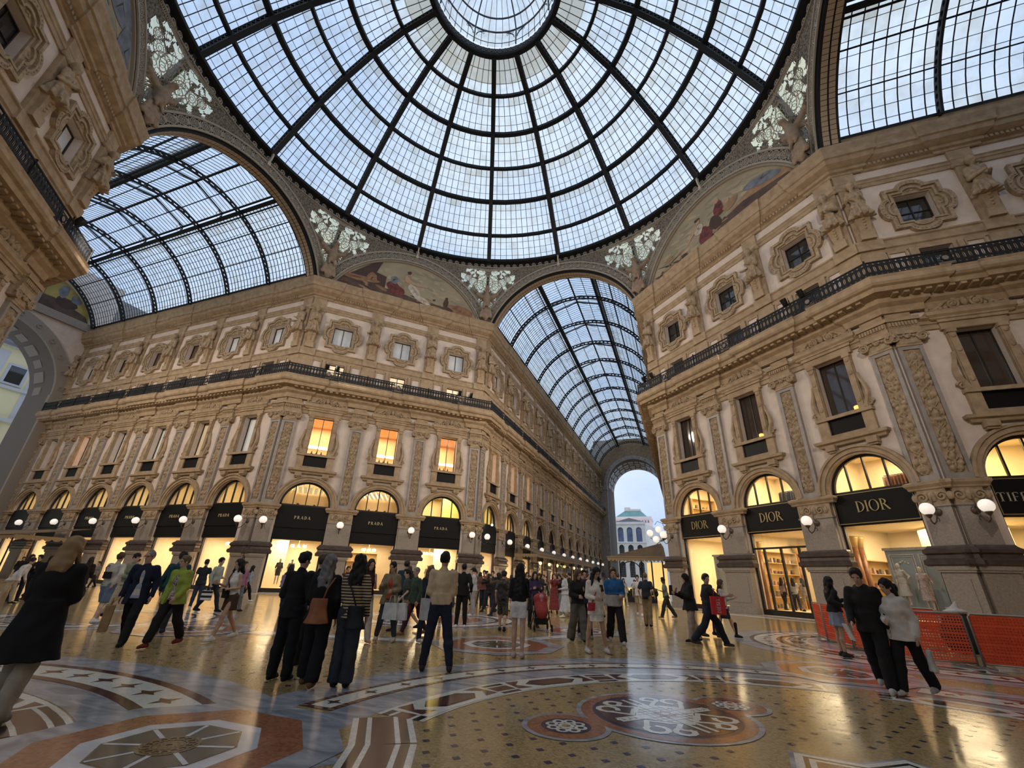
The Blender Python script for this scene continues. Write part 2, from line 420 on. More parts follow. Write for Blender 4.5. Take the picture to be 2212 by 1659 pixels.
# pilaster pieces, local origin at floor under the axis
def pil_meshes(w=1.72, sw=1.02):
    d = {}
    m = MB(); h = w/2
    m.box(-h-.10, h+.10, -.40, 0, 0, .35); m.box(-h-.05, h+.05, -.34, 0, .35, 2.25)
    m.box(-h-.10, h+.10, -.40, 0, 2.25, 2.33); m.box(-h-.13, h+.13, -.43, 0, 2.33, 2.48)
    m.plate(rect(-h+.2, h-.2, .6, 2.0), [], -.36, -.3); d['plinth'] = m.mesh('plinth', M_PIER)
    m = MB()
    pr = [(.40, 2.48), (.46, 2.55), (.46, 2.70), (.36, 2.78), (.34, 2.92), (.42, 2.98), (.42, 3.10), (.30, 3.20), (.26, 3.28)]
    m.sweep([(h+.0, 0), (h+.0, -.01), (-h, -.01), (-h, 0)][::-1] if False else [(-h, .0), (-h, -.02), (h, -.02), (h, .0)], pr); d['base_moulding'] = m.mesh('base_moulding', M_DARKM)
    m = MB(); m.box(-h, h, -.24, 0, 3.2, 4.88); m.box(-h-.04, h+.04, -.29, 0, 4.84, 4.92); d['pier_shaft'] = m.mesh('pier_shaft', M_PIER)
    m = MB(); m.box(-h, h, -.24, 0, 4.92, 5.58)
    rr = random.Random(5)
    for s in (-1, 1):
        m.tube([(s*abs(x), y, z) for x, y, z in spiral(.34, 5.25, .22, 1.6, -.27)], .05, 5)
        m.ball((s*.62, -.25, 5.25), (.13, .09, .18), 8); m.ball((s*.18, -.25, 5.4), (.1, .08, .1), 6)
    m.ball((0, -.26, 5.25), (.16, .10, .22), 8); d['carved_frieze'] = m.mesh('carved_frieze', M_ORN)
    m = MB(); m.sweep([(-h, .0), (-h, -.02), (h, -.02), (h, .0)], [(.22, 5.56), (.27, 5.60), (.27, 5.66), (.36, 5.78), (.36, 5.90), (.2, 5.95), (0, 5.95)])
    d['impost'] = m.mesh('impost', M_STONE)
    m = MB(); q = sw/2
    m.plate(rect(-q, q, 5.95, 12.38), [rect(-.33, .33, 6.2, 12.2)], -.20, 0); m.box(-.33, .33, -.10, 0, 6.2, 12.2)
    d['shaft'] = m.mesh('shaft', M_GREY)
    m = MB()
    m.box(-q-.02, q+.02, -.24, 0, 12.38, 12.5); m.box(-q+.02, q-.02, -.26, 0, 12.5, 13.0)
    m.box(-.74, .74, -.34, 0, 13.0, 13.16)
    for s in (-1, 1):
        m.tube([(s*p[0], p[1], p[2]) for p in spiral(.58, 12.80, .24, 2.1, -.34)], .055, 5)
        m.box(min(s*.40, s*.74), max(s*.40, s*.74), -.30, 0, 12.62, 13.0)
        for k in range(3): m.ball((s*(.12+.13*k), -.30, 12.93-.05*k), (.07, .07, .08), 6)
    m.ball((0, -.32, 12.86), (.13, .09, .12), 8)
    d['capital'] = m.mesh('capital', M_ORN)
    m = MB(); m.box(-.62, .62, -.30, 0, 13.16, 13.4); m.box(-.70, .70, -.42, 0, 13.72, 13.92)
    for k in range(9): m.box(-.58+.13*k, -.50+.13*k, -.38, 0, 13.46, 13.68)
    m.box(-.60, .60, -.32, 0, 13.4, 13.72); m.box(-.52, .52, -.16, 0, 13.92, 14.9)
    d['entablature_block'] = m.mesh('entablature_block', M_STONE)
    m = MB(); m.box(-.48, .48, -.10, 0, 15.97, 24.05); m.box(-.56, .56, -.13, 0, 15.95, 18.1); m.box(-.60, .60, -.26, 0, 18.3, 18.94); m.box(-.52, .52, -.16, 0, 22.84, 24.08)
    d['upper_strip'] = m.mesh('upper_strip', M_STONE)
    return d
PM = pil_meshes(); PMC = pil_meshes(1.02, .98)
ORD = ['first', 'second', 'third', 'fourth', 'fifth', 'sixth', 'seventh', 'eighth', 'ninth', 'tenth', 'eleventh', 'twelfth', 'thirteenth', 'fourteenth']
def place(fc, i, n):
    """words that say which bay or pilaster of which wall"""
    o = ORD
    if fc == 'A': return '%s from left under the lion painting' % o[i]
    if fc == 'B': return '%s from left under the palm painting' % o[i]
    if fc == 'C': return '%s from corner, near wall at left edge' % o[n-1-i]
    if fc == 'L': return '%s from octagon, left arcade wall' % o[i]
    if fc == 'N': return '%s from octagon, long middle arcade wall' % o[i]
    if fc == 'R': return '%s past the corner, right edge wall' % o[i]
    return ''
def pilaster(fc, u, i, n):
    corner = abs(abs(u)-.52) < .01 or abs(abs(u)-7.83) < .01
    d = PMC if corner else PM
    t = thing('carved_pilaster', ('corner' if corner else 'wall')+' pilaster, carved shaft, scroll capital, '+place(fc, i, n), 'pilaster', FR[fc] @ T(u), 'carved pilasters of the arcade walls')
    for k in ('plinth', 'base_moulding', 'pier_shaft', 'carved_frieze', 'impost', 'shaft', 'capital', 'entablature_block', 'upper_strip'): link(k, d[k], t)
    link('relief', REL[i % 2], t, (0, -.12, 6.2))
    return t

# ------------------------------------------------------------------ windows
def attic_surround():
    m = MB()
    def ring(sq, lob, n=12):
        # square with a round lobe on each side
        pts = []
        for k in range(4):
            a = k*PI/2; ca, sa = math.cos(a), math.sin(a)
            base = [(sq, -lob[0])]+[(sq-.02+lob[1]*math.cos(t), lob[0]*math.sin(t)) for t in np.linspace(-PI/2+.12, PI/2-.12, n)]+[(sq, lob[0]), (sq, sq)]
            for x, z in base: pts.append((x*ca-z*sa, x*sa+z*ca))
        return pts
    zc = 20.78
    sh = lambda P, e=1.07: [(x, zc+z*e) for x, z in P]
    inner = rect(-.81, .81, 19.80, 21.70)
    m.plate(sh(ring(1.30, (.66, .40))), [sh(ring(1.12, (.52, .34)))], -.24, 0)
    m.plate(sh(ring(1.12, (.52, .34))), [sh(ring(1.02, (.46, .30)))], -.12, 0)
    m.plate(sh(ring(1.02, (.46, .30))), [sh(ring(.92, (.40, .28)))], -.20, 0)
    m.plate(sh(ring(.92, (.40, .28))), [inner], -.09, 0)
    for k in range(4):                                   # shells in the lobes
        a = k*PI/2; cx, cz = 1.0*math.cos(a), zc+1.07*math.sin(a)
        for j in range(5):
            b = a+(j-2)*.5
            m.ball((cx+.12*math.cos(b), -.10, cz+.12*math.sin(b)), (.06, .05, .06), 6)
    P = ring(1.21, (.59, .37), 10)
    for x, z in P: m.ball((x, -.25, zc+z*1.07), .035, 5)
    return m.mesh('window_surround', M_ORN)
def pane_mesh(x0, x1, z0, z1, y, mt, mull=1, frame=.06, bars=0):
    m = MB(); m.mi = 0
    m.box(x0, x1, y+.03, y+.05, z0, z1, 0)
    m.plate(rect(x0, x1, z0, z1), [rect(x0+frame, x1-frame, z0+frame, z1-frame)], y-.04, y+.04, 1)
    for k in range(mull):
        xx = x0+(x1-x0)*(k+1)/(mull+1); m.box(xx-.025, xx+.025, y-.03, y+.04, z0, z1, 1)
    for k in range(bars):
        zz = z0+(z1-z0)*(k+1)/(bars+1); m.box(x0, x1, y-.03, y+.04, zz-.02, zz+.02, 1)
    return m
SUR = attic_surround()
def pm(name, *a, mats=None, **k): return pane_mesh(*a, **k).mesh(name, mats)
M_PALE = mat('pale_window_pane', (.70, .72, .74), .15, spec=.6, var=(.55, .58, .62), scale=1.5)
M_DWARM = mat('dark_room_glass', (.05, .036, .028), .05, spec=.9)
PANE = {'pale': pm('window_pane', -.81, .81, 19.8, 21.7, .42, M_PALE, mats=[M_PALE, M_FRAME]),
        'dark': pm('window_pane', -.81, .81, 19.8, 21.7, .42, M_DWARM, mats=[M_DGLASS, M_FRAME], bars=1),
        'brown': pm('window_pane', -.81, .81, 19.8, 21.7, .42, M_DWARM, mats=[mat('brown_shutter', (.10, .06, .04), .6), M_FRAME])}
M_ORWIN = mat('lit_blind', (.85, .62, .42), .8, emit=((1.0, .58, .30), .75))
MEZ = {'pale': pm('mezzanine_pane', -.70, .70, 16.95, 17.98, .35, 0, mats=[M_PALE, M_FRAME]),
       'dark': pm('mezzanine_pane', -.70, .70, 16.95, 17.98, .35, 0, mats=[M_DGLASS, M_FRAME]),
       'lit': pm('mezzanine_pane', -.70, .70, 16.95, 17.98, .35, 0, mats=[mat('lit_pale_blind', (.9, .8, .6), .8, emit=((1.0, .78, .5), .55)), M_FRAME])}
def mezz_surround():
    m = MB()
    m.plate(rect(-.86, .86, 16.7, 18.08), [rect(-.70, .70, 16.95, 17.98)], -.08, 0)
    for s in (-1, 1):
        m.box(s*1.0-.12, s*1.0+.12, -.16, 0, 16.5, 18.1)
        m.plate(rect(s*1.62-.42, s*1.62+.42, 16.7, 18.08), [rect(s*1.62-.34, s*1.62+.34, 16.8, 17.95)], -.08, 0)
    return m.mesh('mezzanine_surround', M_STONE)
MSUR = mezz_surround()
def floor1_surround():
    m = MB()
    m.plate(rect(-1.12, 1.12, 9.85, 13.35), [rect(-.78, .78, 9.92, 13.03)], -.16, 0)
    for s in (-1, 1):                                   # jamb pilasters, roundels, side scrolls
        m.box(s*.95-.14, s*.95+.14, -.24, 0, 9.92, 13.05); m.box(s*.95-.19, s*.95+.19, -.28, 0, 12.85, 13.05)
        m.ball((s*.95, -.25, 11.9), (.11, .06, .11), 8); m.ball((s*.95, -.25, 10.4), (.11, .06, .14), 8); m.ball((s*.95, -.25, 12.66), (.12, .06, .12), 8)
        pth = [(s*(1.16+.28*math.sin(t*PI)**2*(.4+.6*(1-t))), -.10, 9.95+1.9*t) for t in np.linspace(0, 1, 14)]
        m.tube(pth, [.13*(1-.6*i/13)+.03 for i in range(14)], 6)
        m.tube([(s*p[0], p[1], p[2]) for p in spiral(1.33, 10.15, .2, 1.6, -.12)], .06, 5)
    m.box(-1.25, 1.25, -.20, 0, 13.05, 13.42); m.box(-1.32, 1.32, -.28, 0, 13.42, 13.56)
    m.sweep([(-1.38, .0), (-1.38, -.1), (1.38, -.1), (1.38, .0)], [(.12, 13.56), (.2, 13.62), (.2, 13.70), (.3, 13.80), (.32, 13.98), (0, 14.02)])
    m.box(-1.5, 1.5, -.42, 0, 13.99, 14.04)
    m.box(-1.40, 1.40, -.30, 0, 9.74, 9.92)            # sill
    m.plate(rect(-1.34, 1.34, 8.7, 9.76), [rect(-.84, .84, 8.92, 9.74)], -.20, 0)
    m.sweep([(-1.5, .0), (-1.5, -.1), (1.5, -.1), (1.5, .0)], [(0, 8.32), (.08, 8.36), (.12, 8.48), (.24, 8.54), (.26, 8.68), (0, 8.74)])
    for s in (-1, 1): m.box(s*.98-.24, s*.98+.24, -.38, 0, 8.10, 8.40); m.box(s*.98-.20, s*.98+.20, -.30, 0, 8.0, 8.10)
    return m.mesh('window_surround', M_STONE)
def pediment():
    m = MB()
    for s in (-1, 1):
        m.tube([(s*p[0], p[1], p[2]) for p in spiral(.46, 14.36, .27, 1.9, -.22, a0=PI/2)], .06, 6)
        m.tube([(s*x, -.16, z) for x, z in [(.5, 14.62), (.75, 14.52), (1.0, 14.3), (1.25, 14.16), (1.5, 14.12)]], [.09, .1, .09, .08, .05], 6)
        for k in range(4): m.ball((s*(.75+.2*k), -.18, 14.22-.02*k), (.12, .08, .10-.01*k), 6)
        m.ball((s*1.5, -.2, 14.16), (.10, .09, .16), 6); m.ball((s*.46, -.24, 14.36), (.1, .08, .1), 6)
    m.ball((0, -.22, 14.42), (.16, .13, .26), 8); m.ball((0, -.24, 14.8), (.12, .1, .14), 8)
    for k in range(5):
        a = PI*(.1+.2*k); m.ball((.2*math.cos(a), -.2, 14.84+.2*math.sin(a)), (.07, .06, .09), 6)
    m.box(-.3, .3, -.24, 0, 14.03, 14.2)
    return m.mesh('scroll_pediment', M_ORN, True)
F1 = floor1_surround(); PED = pediment()
BLK = MB().box(-.86, .86, -.10, .02, 8.92, 9.74).mesh('black_panel', M_BLACK)
def arch_ring():
    m = MB(); n = 26
    for r0, r1, y in ((ARCH_R, ARCH_R+.12, -.10), (ARCH_R+.12, ARCH_R+.34, -.17), (ARCH_R+.34, ARCH_R+.46, -.24)):
        o = arc(0, 5.97, r1, 0, PI, n); i = arc(0, 5.97, r0, 0, PI, n)
        m.plate(o+i[::-1], [], y, 0)
    return m.mesh('archivolt', M_STONE)
ARV = arch_ring()
def lunette_window(mt):
    m = MB(); n = 22; y = .28
    m.plate(arc(0, 6.0, ARCH_R, 0, PI, n), [], y+.02, y+.03, 0)
    m.plate(arc(0, 6.0, ARCH_R, 0, PI, n)+arc(0, 6.0, ARCH_R-.14, 0, PI, n)[::-1], [], y-.08, y+.06, 1)
    for x in (-.88, 0, .88):
        h = math.sqrt(ARCH_R**2-x*x); m.box(x-.035, x+.035, y-.05, y+.06, 5.97, 6+h, 1)
    m.box(-ARCH_R, ARCH_R, y-.08, y+.06, 5.95, 6.06, 1)
    return m.mesh('arched_fanlight', [mt, M_FRAME])
LUN = {'lit': lunette_window(M_GLASS), 'dark': lunette_window(M_DGLASS)}
WN = [0]
def window(fc, u, i, n, attic, mez, f1):
    WN[0] += 1
    o = bpy.data.objects.new('window_%d' % WN[0], None); COL.objects.link(o); o.matrix_local = FR[fc] @ T(u); struct(o, 'lobed attic window, '+place(fc, i, n))
    link('window_surround', SUR, o); link('window_pane', PANE[attic], o)
    link('mezzanine_surround', MSUR, o); link('mezzanine_pane', MEZ[mez], o)
    WN[0] += 1
    o = bpy.data.objects.new('window_%d' % WN[0], None); COL.objects.link(o); o.matrix_local = FR[fc] @ T(u); struct(o, 'tall pedimented window, '+place(fc, i, n))
    link('window_surround', F1, o); link('scroll_pediment', PED, o); link('black_panel', BLK, o); link('window_pane', f1, o)
    WN[0] += 1
    o = bpy.data.objects.new('window_%d' % WN[0], None); COL.objects.link(o); o.matrix_local = FR[fc] @ T(u); struct(o, 'shop arch fanlight, '+place(fc, i, n))
    link('archivolt', ARV, o); return o
def tall_pane(mt, y=.45, bars=0, mull=1): return pane_mesh(-.78, .78, 9.92, 13.03, y, mt, mull, .05, bars).mesh('window_pane', [mt, M_FRAME])
TALL = {'lit': tall_pane(M_GLASS, .40), 'blind': tall_pane(M_BLIND), 'cream': tall_pane(M_LBLIND), 'dark': tall_pane(M_DWARM, .35), 'peach': tall_pane(M_ORWIN)}
# ------------------------------------------------------------------ shop fronts and the rooms behind them
M_LSIGN = {}
def strokes_letter(ch):
    """letter outlines as lists of polygons in a unit-high box (width returned)"""
    def stem(x, w): return rect(x, x+w, 0, 1)
    def bowl(x, z0, z1, rx, w0, w1, n=12):
        cz = (z0+z1)/2; rz = (z1-z0)/2
        o = [(x+rx*math.cos(t), cz+rz*math.sin(t)) for t in np.linspace(-PI/2, PI/2, n)]
        i = [(x+(rx-w1)*math.cos(t), cz+(rz-w0)*math.sin(t)) for t in np.linspace(-PI/2, PI/2, n)]
        return o+i[::-1]
    def serif(x, z, w=.30): return rect(x-w/2, x+w/2, z-.018, z+.018)
    t, h = .13, .04
    if ch == 'D': return [stem(.06, t), bowl(.14, 0, 1, .56, h, t), rect(0, .16, 0, .03), rect(0, .16, .97, 1)], .72
    if ch == 'I': return [stem(.06, t), serif(.125, .018, .25), serif(.125, .982, .25)], .26
    if ch == 'O':
        n = 24; o = [(.42+.42*math.cos(2*PI*i/n), .5+.52*math.sin(2*PI*i/n)) for i in range(n)]; q = [(.42+.29*math.cos(2*PI*i/n), .5+.48*math.sin(2*PI*i/n)) for i in range(n)]
        return [('hole', o, q)], .86
    if ch == 'R': return [stem(.06, t), bowl(.14, .48, 1, .40, h, t), rect(0, .3, 0, .03), rect(0, .16, .97, 1), [(.26, .5), (.42, .5), (.78, .0), (.62, .0)]], .74
    if ch == 'P': return [stem(.06, t), bowl(.14, .44, 1, .44, h, t), rect(0, .3, 0, .03), rect(0, .16, .97, 1)], .62
    if ch == 'A': return [[(0, 0), (.05, 0), (.40, .94), (.38, 1)], [(.36, 1), (.66, 0), (.82, 0), (.47, 1)], rect(.2, .62, .28, .33)], .82
    if ch == 'T': return [stem(.30, t), rect(0, .73, .95, 1), rect(0, .04, .82, 1), rect(.69, .73, .82, 1), serif(.365, .018, .3)], .74
    if ch == 'F': return [stem(.06, t), rect(.06, .56, .95, 1), rect(.06, .48, .48, .53), serif(.125, .018, .28), rect(.52, .56, .82, 1)], .58
    if ch == 'E': return [stem(.06, t), rect(.06, .56, .95, 1), rect(.06, .50, .48, .53), rect(.06, .58, 0, .05)], .62
    if ch == 'S':
        P = [(.50, .80), (.40, .95), (.25, .97), (.12, .88), (.10, .74), (.2, .60), (.36, .48), (.48, .36), (.50, .20), (.40, .06), (.24, .03), (.08, .12), (.04, .24)]
        out = []
        for a, b in zip(P[:-1], P[1:]):
            dx, dz = b[0]-a[0], b[1]-a[1]; L = math.hypot(dx, dz); nx, nz = -dz/L*.055, dx/L*.055
            out.append([(a[0]+nx, a[1]+nz), (a[0]-nx, a[1]-nz), (b[0]-nx, b[1]-nz), (b[0]+nx, b[1]+nz)])
        return out, .58
    if ch == 'L': return [stem(.06, t), rect(.06, .56, 0, .05), rect(.52, .56, 0, .16), rect(0, .25, .97, 1)], .60
    if ch == 'N': return [rect(.05, .10, 0, 1), [(.05, 1), (.2, 1), (.72, 0), (.60, 0)], rect(.66, .71, 0, 1)], .78
    if ch == 'Y': return [rect(.32, .45, 0, .46), [(0, 1), (.15, 1), (.45, .46), (.32, .40)], [(.70, 1), (.76, 1), (.45, .46), (.40, .40)]], .76
    if ch == '&': return [('hole', circle(.3, .74, .2, 12, .24), circle(.3, .74, .12, 12, .18)), ('hole', circle(.3, .28, .28, 14, .28), circle(.3, .28, .17, 14, .22)), [(.3, .5), (.4, .56), (.75, 0), (.6, 0)]], .8
    if ch == 'C':
        n = 16; o = [(.44+.44*math.cos(t), .5+.52*math.sin(t)) for t in np.linspace(.7, 2*PI-.7, n)]; q = [(.44+.31*math.cos(t), .5+.48*math.sin(t)) for t in np.linspace(.7, 2*PI-.7, n)]
        return [o+q[::-1]], .82
    return [], .35
def lettering(text, h, gap, y=-.02, thick=.03):
    m = MB(); x = 0; parts = []
    for ch in text:
        pol, w = strokes_letter(ch); parts.append((x, pol)); x += w+gap
    tot = x-gap
    for x0, pol in parts:
        for p in pol:
            if p and p[0] == 'hole': m.plate([((x0+a-tot/2)*h, b*h) for a, b in p[1]], [[((x0+a-tot/2)*h, b*h) for a, b in p[2]]], y-thick, y)
            else:
                q = [((x0+a-tot/2)*h, b*h) for a, b in p]
                sa = sum(q[i][0]*q[(i+1) % len(q)][1]-q[(i+1) % len(q)][0]*q[i][1] for i in range(len(q)))
                m.plate(q if sa > 0 else q[::-1], [], y-thick, y)
    return m
LET = {'PRADA': lettering('PRADA', .22, .34).mesh('lettering', mat('brass_letters', (.80, .66, .38), .3, metal=.3, spec=.6)),
       'DIOR': lettering('DIOR', .52, .06).mesh('lettering', M_GOLD2), 'TIFFANY': lettering('TIFFANY & CO', .36, .16).mesh('lettering', mat('nickel_letters', (.55, .50, .40), .35, metal=.5))}
def sign_prada():
    m = MB(); m.box(-1.77, 1.77, .02, .20, 4.40, 5.94); m.box(-1.77, 1.77, .06, .22, 3.55, 4.36); m.box(-1.77, 1.77, -.02, .2, 4.36, 4.42); return m.mesh('board', M_BLACK)
def sign_dior():
    m = MB(); m.box(-1.77, 1.77, .02, .20, 4.44, 5.94); return m.mesh('board', M_BLACK)
def rimline():
    return MB().plate(rect(-1.74, 1.74, 4.46, 5.92), [rect(-1.71, 1.71, 4.49, 5.89)], -.0, .03).mesh('gilt_edge', M_GOLD2)
SB = {'PRADA': sign_prada(), 'DIOR': sign_dior(), '': sign_prada(), 'TIFFANY': sign_dior()}; RIM = rimline()
def sign(fc, u, i, n, text):
    lab = {'PRADA': 'black two-tier shop board, spaced brass capitals, ', 'DIOR': 'black shop board, large dim gold letters, ', 'TIFFANY': 'black shop board, nickel letters, ', '': 'plain black shop board, '}[text]
    t = thing('shop_sign', lab+place(fc, i, n), 'sign', FR[fc] @ T(u), 'shop sign boards')
    link('board', SB[text], t)
    if text: link('lettering', LET[text], t, (0, .02, 4.98 if text != 'PRADA' else 4.99))
    if text in ('DIOR', 'TIFFANY'): link('gilt_edge', RIM, t)
    return t
def shop_window(kind):
    m = MB(); zt = 3.55 if kind == 'P' else 4.42; y = .30
    m.box(-1.74, 1.74, y+.02, y+.035, .3, zt, 0)
    m.plate(rect(-1.78, 1.78, .02, zt+.05), [rect(-1.66, 1.66, .30, zt-.03)], y-.10, y+.06, 1)
    if kind == 'door':
        m.box(-1.7, 1.7, y-.07, y+.05, 3.5, 3.6, 1)
        for x in (-1.05, 0, 1.05): m.box(x-.05, x+.05, y-.07, y+.05, .1, 3.55, 1)
        for s in (-1, 1): m.box(s*.12-.015, s*.12+.015, y-.14, y-.10, 1.1, 2.0, 1)
    if kind == 'P2':
        m.box(.55, .63, y-.05, y+.05, .3, zt, 1)
    return m.mesh('shop_window', [M_GLASS, M_FRAME])
SW = {k: shop_window(k) for k in ('P', 'W', 'door', 'P2')}
SH = [0]
def room(fc, u, z0, z1, depth, w, m_wall, m_floor, name, power, col, y0=.64):
    """one lit shop interior, open to the front"""
    m = MB(); h = w/2
    m.box(u-h, u+h, y0+depth, y0+depth+.05, z0, z1, 0)
    m.box(u-h-.05, u-h, y0, y0+depth, z0, z1, 0); m.box(u+h, u+h+.05, y0, y0+depth, z0, z1, 0)
    m.box(u-h, u+h, y0, y0+depth, z1, z1+.04, 0); m.box(u-h, u+h, y0, y0+depth, z0-.04, z0, 1)
    o = struct(m.build(name, [m_wall, m_floor], M=FR[fc]))
    if power:
        p = FR[fc] @ Vector((u, y0+depth*.45, z1-.10))
        a = area('shop_ceiling_lamp', p, min(w, 3)*.8, power, col, sy=depth*.6)
        a.rotation_euler = (0, 0, math.atan2(FR[fc][1][0], FR[fc][0][0]))
    return o
WARM = (1.0, .80, .52); WARM2 = (1.0, .79, .47); YEL = (1.0, .82, .45)
# ------------------------------------------------------------------ wall lamps
def lamp_proto():
    t = thing('globe_lamp', 'x', 'lamp', Matrix.Identity(4))
    m = MB()
    m.ball((0, -.27, 4.62), (.16, .05, .16), 10)
    pth = [(0, -.28, 4.60), (0, -.42, 4.45), (0, -.62, 4.20), (0, -.85, 4.08), (0, -1.02, 4.18), (0, -1.05, 4.34)]
    m.tube(pth, .025, 6); m.tube([(0, -.28, 4.68), (0, -.42, 4.86), (0, -.36, 5.2), (0, -.28, 5.3)], .016, 5)
    m.tube([(p[0], p[1]-.46, p[2]-.36) for p in [(0, y, z) for y, z in [(.0, 4.68), (.06, 4.74), (.13, 4.72), (.15, 4.64), (.10, 4.58)]]], .016, 5)
    m.lathe([(.03, 4.30), (.10, 4.38), (.13, 4.44), (.12, 4.47)], 10, (0, -1.05, 0))
    link('bracket', m.mesh('bracket', mat('bronze_bracket', (.10, .07, .05), .45, metal=.5), True), t)
    link('globe', MB().ball((0, -1.05, 4.68), .255, 20).mesh('globe', M_GLOBE, True), t)
    return t
LAMP0 = None
def lamp(fc, u, lab):
    global LAMP0
    M = FR[fc] @ T(u)
    if LAMP0 is None:
        LAMP0 = lamp_proto(); LAMP0.matrix_local = M; LAMP0['label'] = lab; LAMP0['group'] = 'white globe wall lamps'; return LAMP0
    return dup(LAMP0, M, lab, 'white globe wall lamps')
# ------------------------------------------------------------------ balcony railing in bay-long pieces
def railing_mesh(w):
    m = MB(); y = -1.18
    m.box(-w/2, w/2, y-.035, y+.035, 16.84, 16.90); m.box(-w/2, w/2, y-.03, y+.03, 15.99, 16.04); m.box(-w/2, w/2, y-.015, y+.015, 16.66, 16.69); m.box(-w/2, w/2, y-.015, y+.015, 16.2, 16.23)
    n = int(round(w/.235)); st = w/n
    for k in range(n):
        x = -w/2+(k+.5)*st
        if k in (n//2-1, n//2, n//2+1): continue
        m.plate(rect(x-st/2, x+st/2, 16.22, 16.67), [circle(x, 16.445, .068, 12, .185)], y-.016, y+.016)
        m.box(x-st/2-.014, x-st/2+.014, y-.02, y+.02, 16.02, 16.86); m.box(x-.008, x+.008, y-.01, y+.01, 16.26, 16.63)
        for zz in (16.765, 16.12): m.plate(rect(x-st/2, x+st/2, zz-.08, zz+.08), [circle(x, zz, .045, 8), circle(x-st*.36, zz+.02, .02, 5), circle(x+st*.36, zz+.02, .02, 5)], y-.012, y+.012)
    cx = 0                                                # medallion panel
    m.plate(circle(cx, 16.44, .20, 14), [circle(cx, 16.44, .15, 14)], y-.03, y+.03); m.plate(circle(cx, 16.44, .13, 12), [], y-.015, y+.015, 1)
    for s in (-1, 1):
        for zz in (16.3, 16.58): m.tube([(s*abs(p[0]), p[1], p[2]) for p in spiral(.27, zz, .10, 1.4, y, n=12)], .018, 4)
        m.box(s*.37-.02, s*.37+.02, y-.03, y+.03, 16.0, 16.9)
    for s in (-1, 1): m.box(s*w/2-.03, s*w/2+.03, y-.05, y+.05, 15.95, 17.0)
    return m.mesh('railing_panel', [M_IRON, mat('grey_medallion', (.20, .17, .16), .6)])
RAILM = {}
def railing(fc, u, w, lab):
    k = round(w, 2)
    if k not in RAILM: RAILM[k] = railing_mesh(w)
    o = link('balcony_railing', RAILM[k], M=FR[fc] @ T(u)); return tag(o, lab, 'railing', 'black iron balcony railing lengths')
def projector(fc, u, lab, aim, power):
    """black floodlight on the balcony rail"""
    t = thing('floodlight', lab, 'lamp', FR[fc] @ T(u, -1.15, 16.9 if fc in 'ABC' else 15.97), 'black floodlights on the balcony rail')
    m = MB(); m.M = Matrix.Rotation(math.radians(28), 4, 'X'); m.lathe([(.13, -.22), (.16, -.05), (.17, .22), (.14, .22), (.12, .1)], 10, (0, -.05, .22)); m.M = None
    link('housing', m.mesh('housing', M_BLACK), t)
    link('yoke', MB().box(-.19, .19, -.03, .03, -.02, .05).box(-.2, -.17, -.03, .03, 0, .25).box(.17, .2, -.03, .03, 0, .25).mesh('yoke', M_IRON), t)
    if power:
        l = bpy.data.lights.new('floodlight_beam', 'SPOT'); l.energy = power; l.color = (1.0, .87, .72); l.spot_size = math.radians(125); l.spot_blend = .9; l.shadow_soft_size = .5
        o = bpy.data.objects.new('floodlight_beam', l); COL.objects.link(o)
        p = FR[fc] @ Vector((u, -1.6, 17.35)); o.location = p
        o.rotation_euler = (Vector(aim)-p).to_track_quat('-Z', 'Y').to_euler()
    return t
# ------------------------------------------------------------------ fill the walls
LITF1 = {'A': ['lit']*3, 'B': ['dark']*3, 'C': ['dark']*3, 'R': ['dark']*2, 'L': ['blind', 'cream', 'blind', 'blind', 'peach', 'blind'],
         'N': ['peach', 'peach', 'peach', 'dark', 'dark']+['cream']*7}
ATT = {'A': ['pale']*3, 'B': ['dark']*3, 'C': ['dark', 'dark', 'pale'], 'R': ['dark']*2, 'L': ['pale', 'pale', 'brown', 'brown', 'brown', 'pale'], 'N': ['pale', 'pale', 'brown', 'brown']+['brown']*8}
MZ = {'A': ['lit']*3, 'B': ['dark']*3, 'C': ['dark']*3, 'R': ['dark']*2, 'L': ['dark', 'pale', 'dark', 'dark', 'dark', 'dark'], 'N': ['lit', 'dark']+['dark']*10}
SIGN = {'A': ['PRADA']*3, 'B': ['DIOR']*3, 'C': ['']*3, 'R': ['TIFFANY', ''], 'L': ['PRADA']*4+['', ''], 'N': ['']*12}
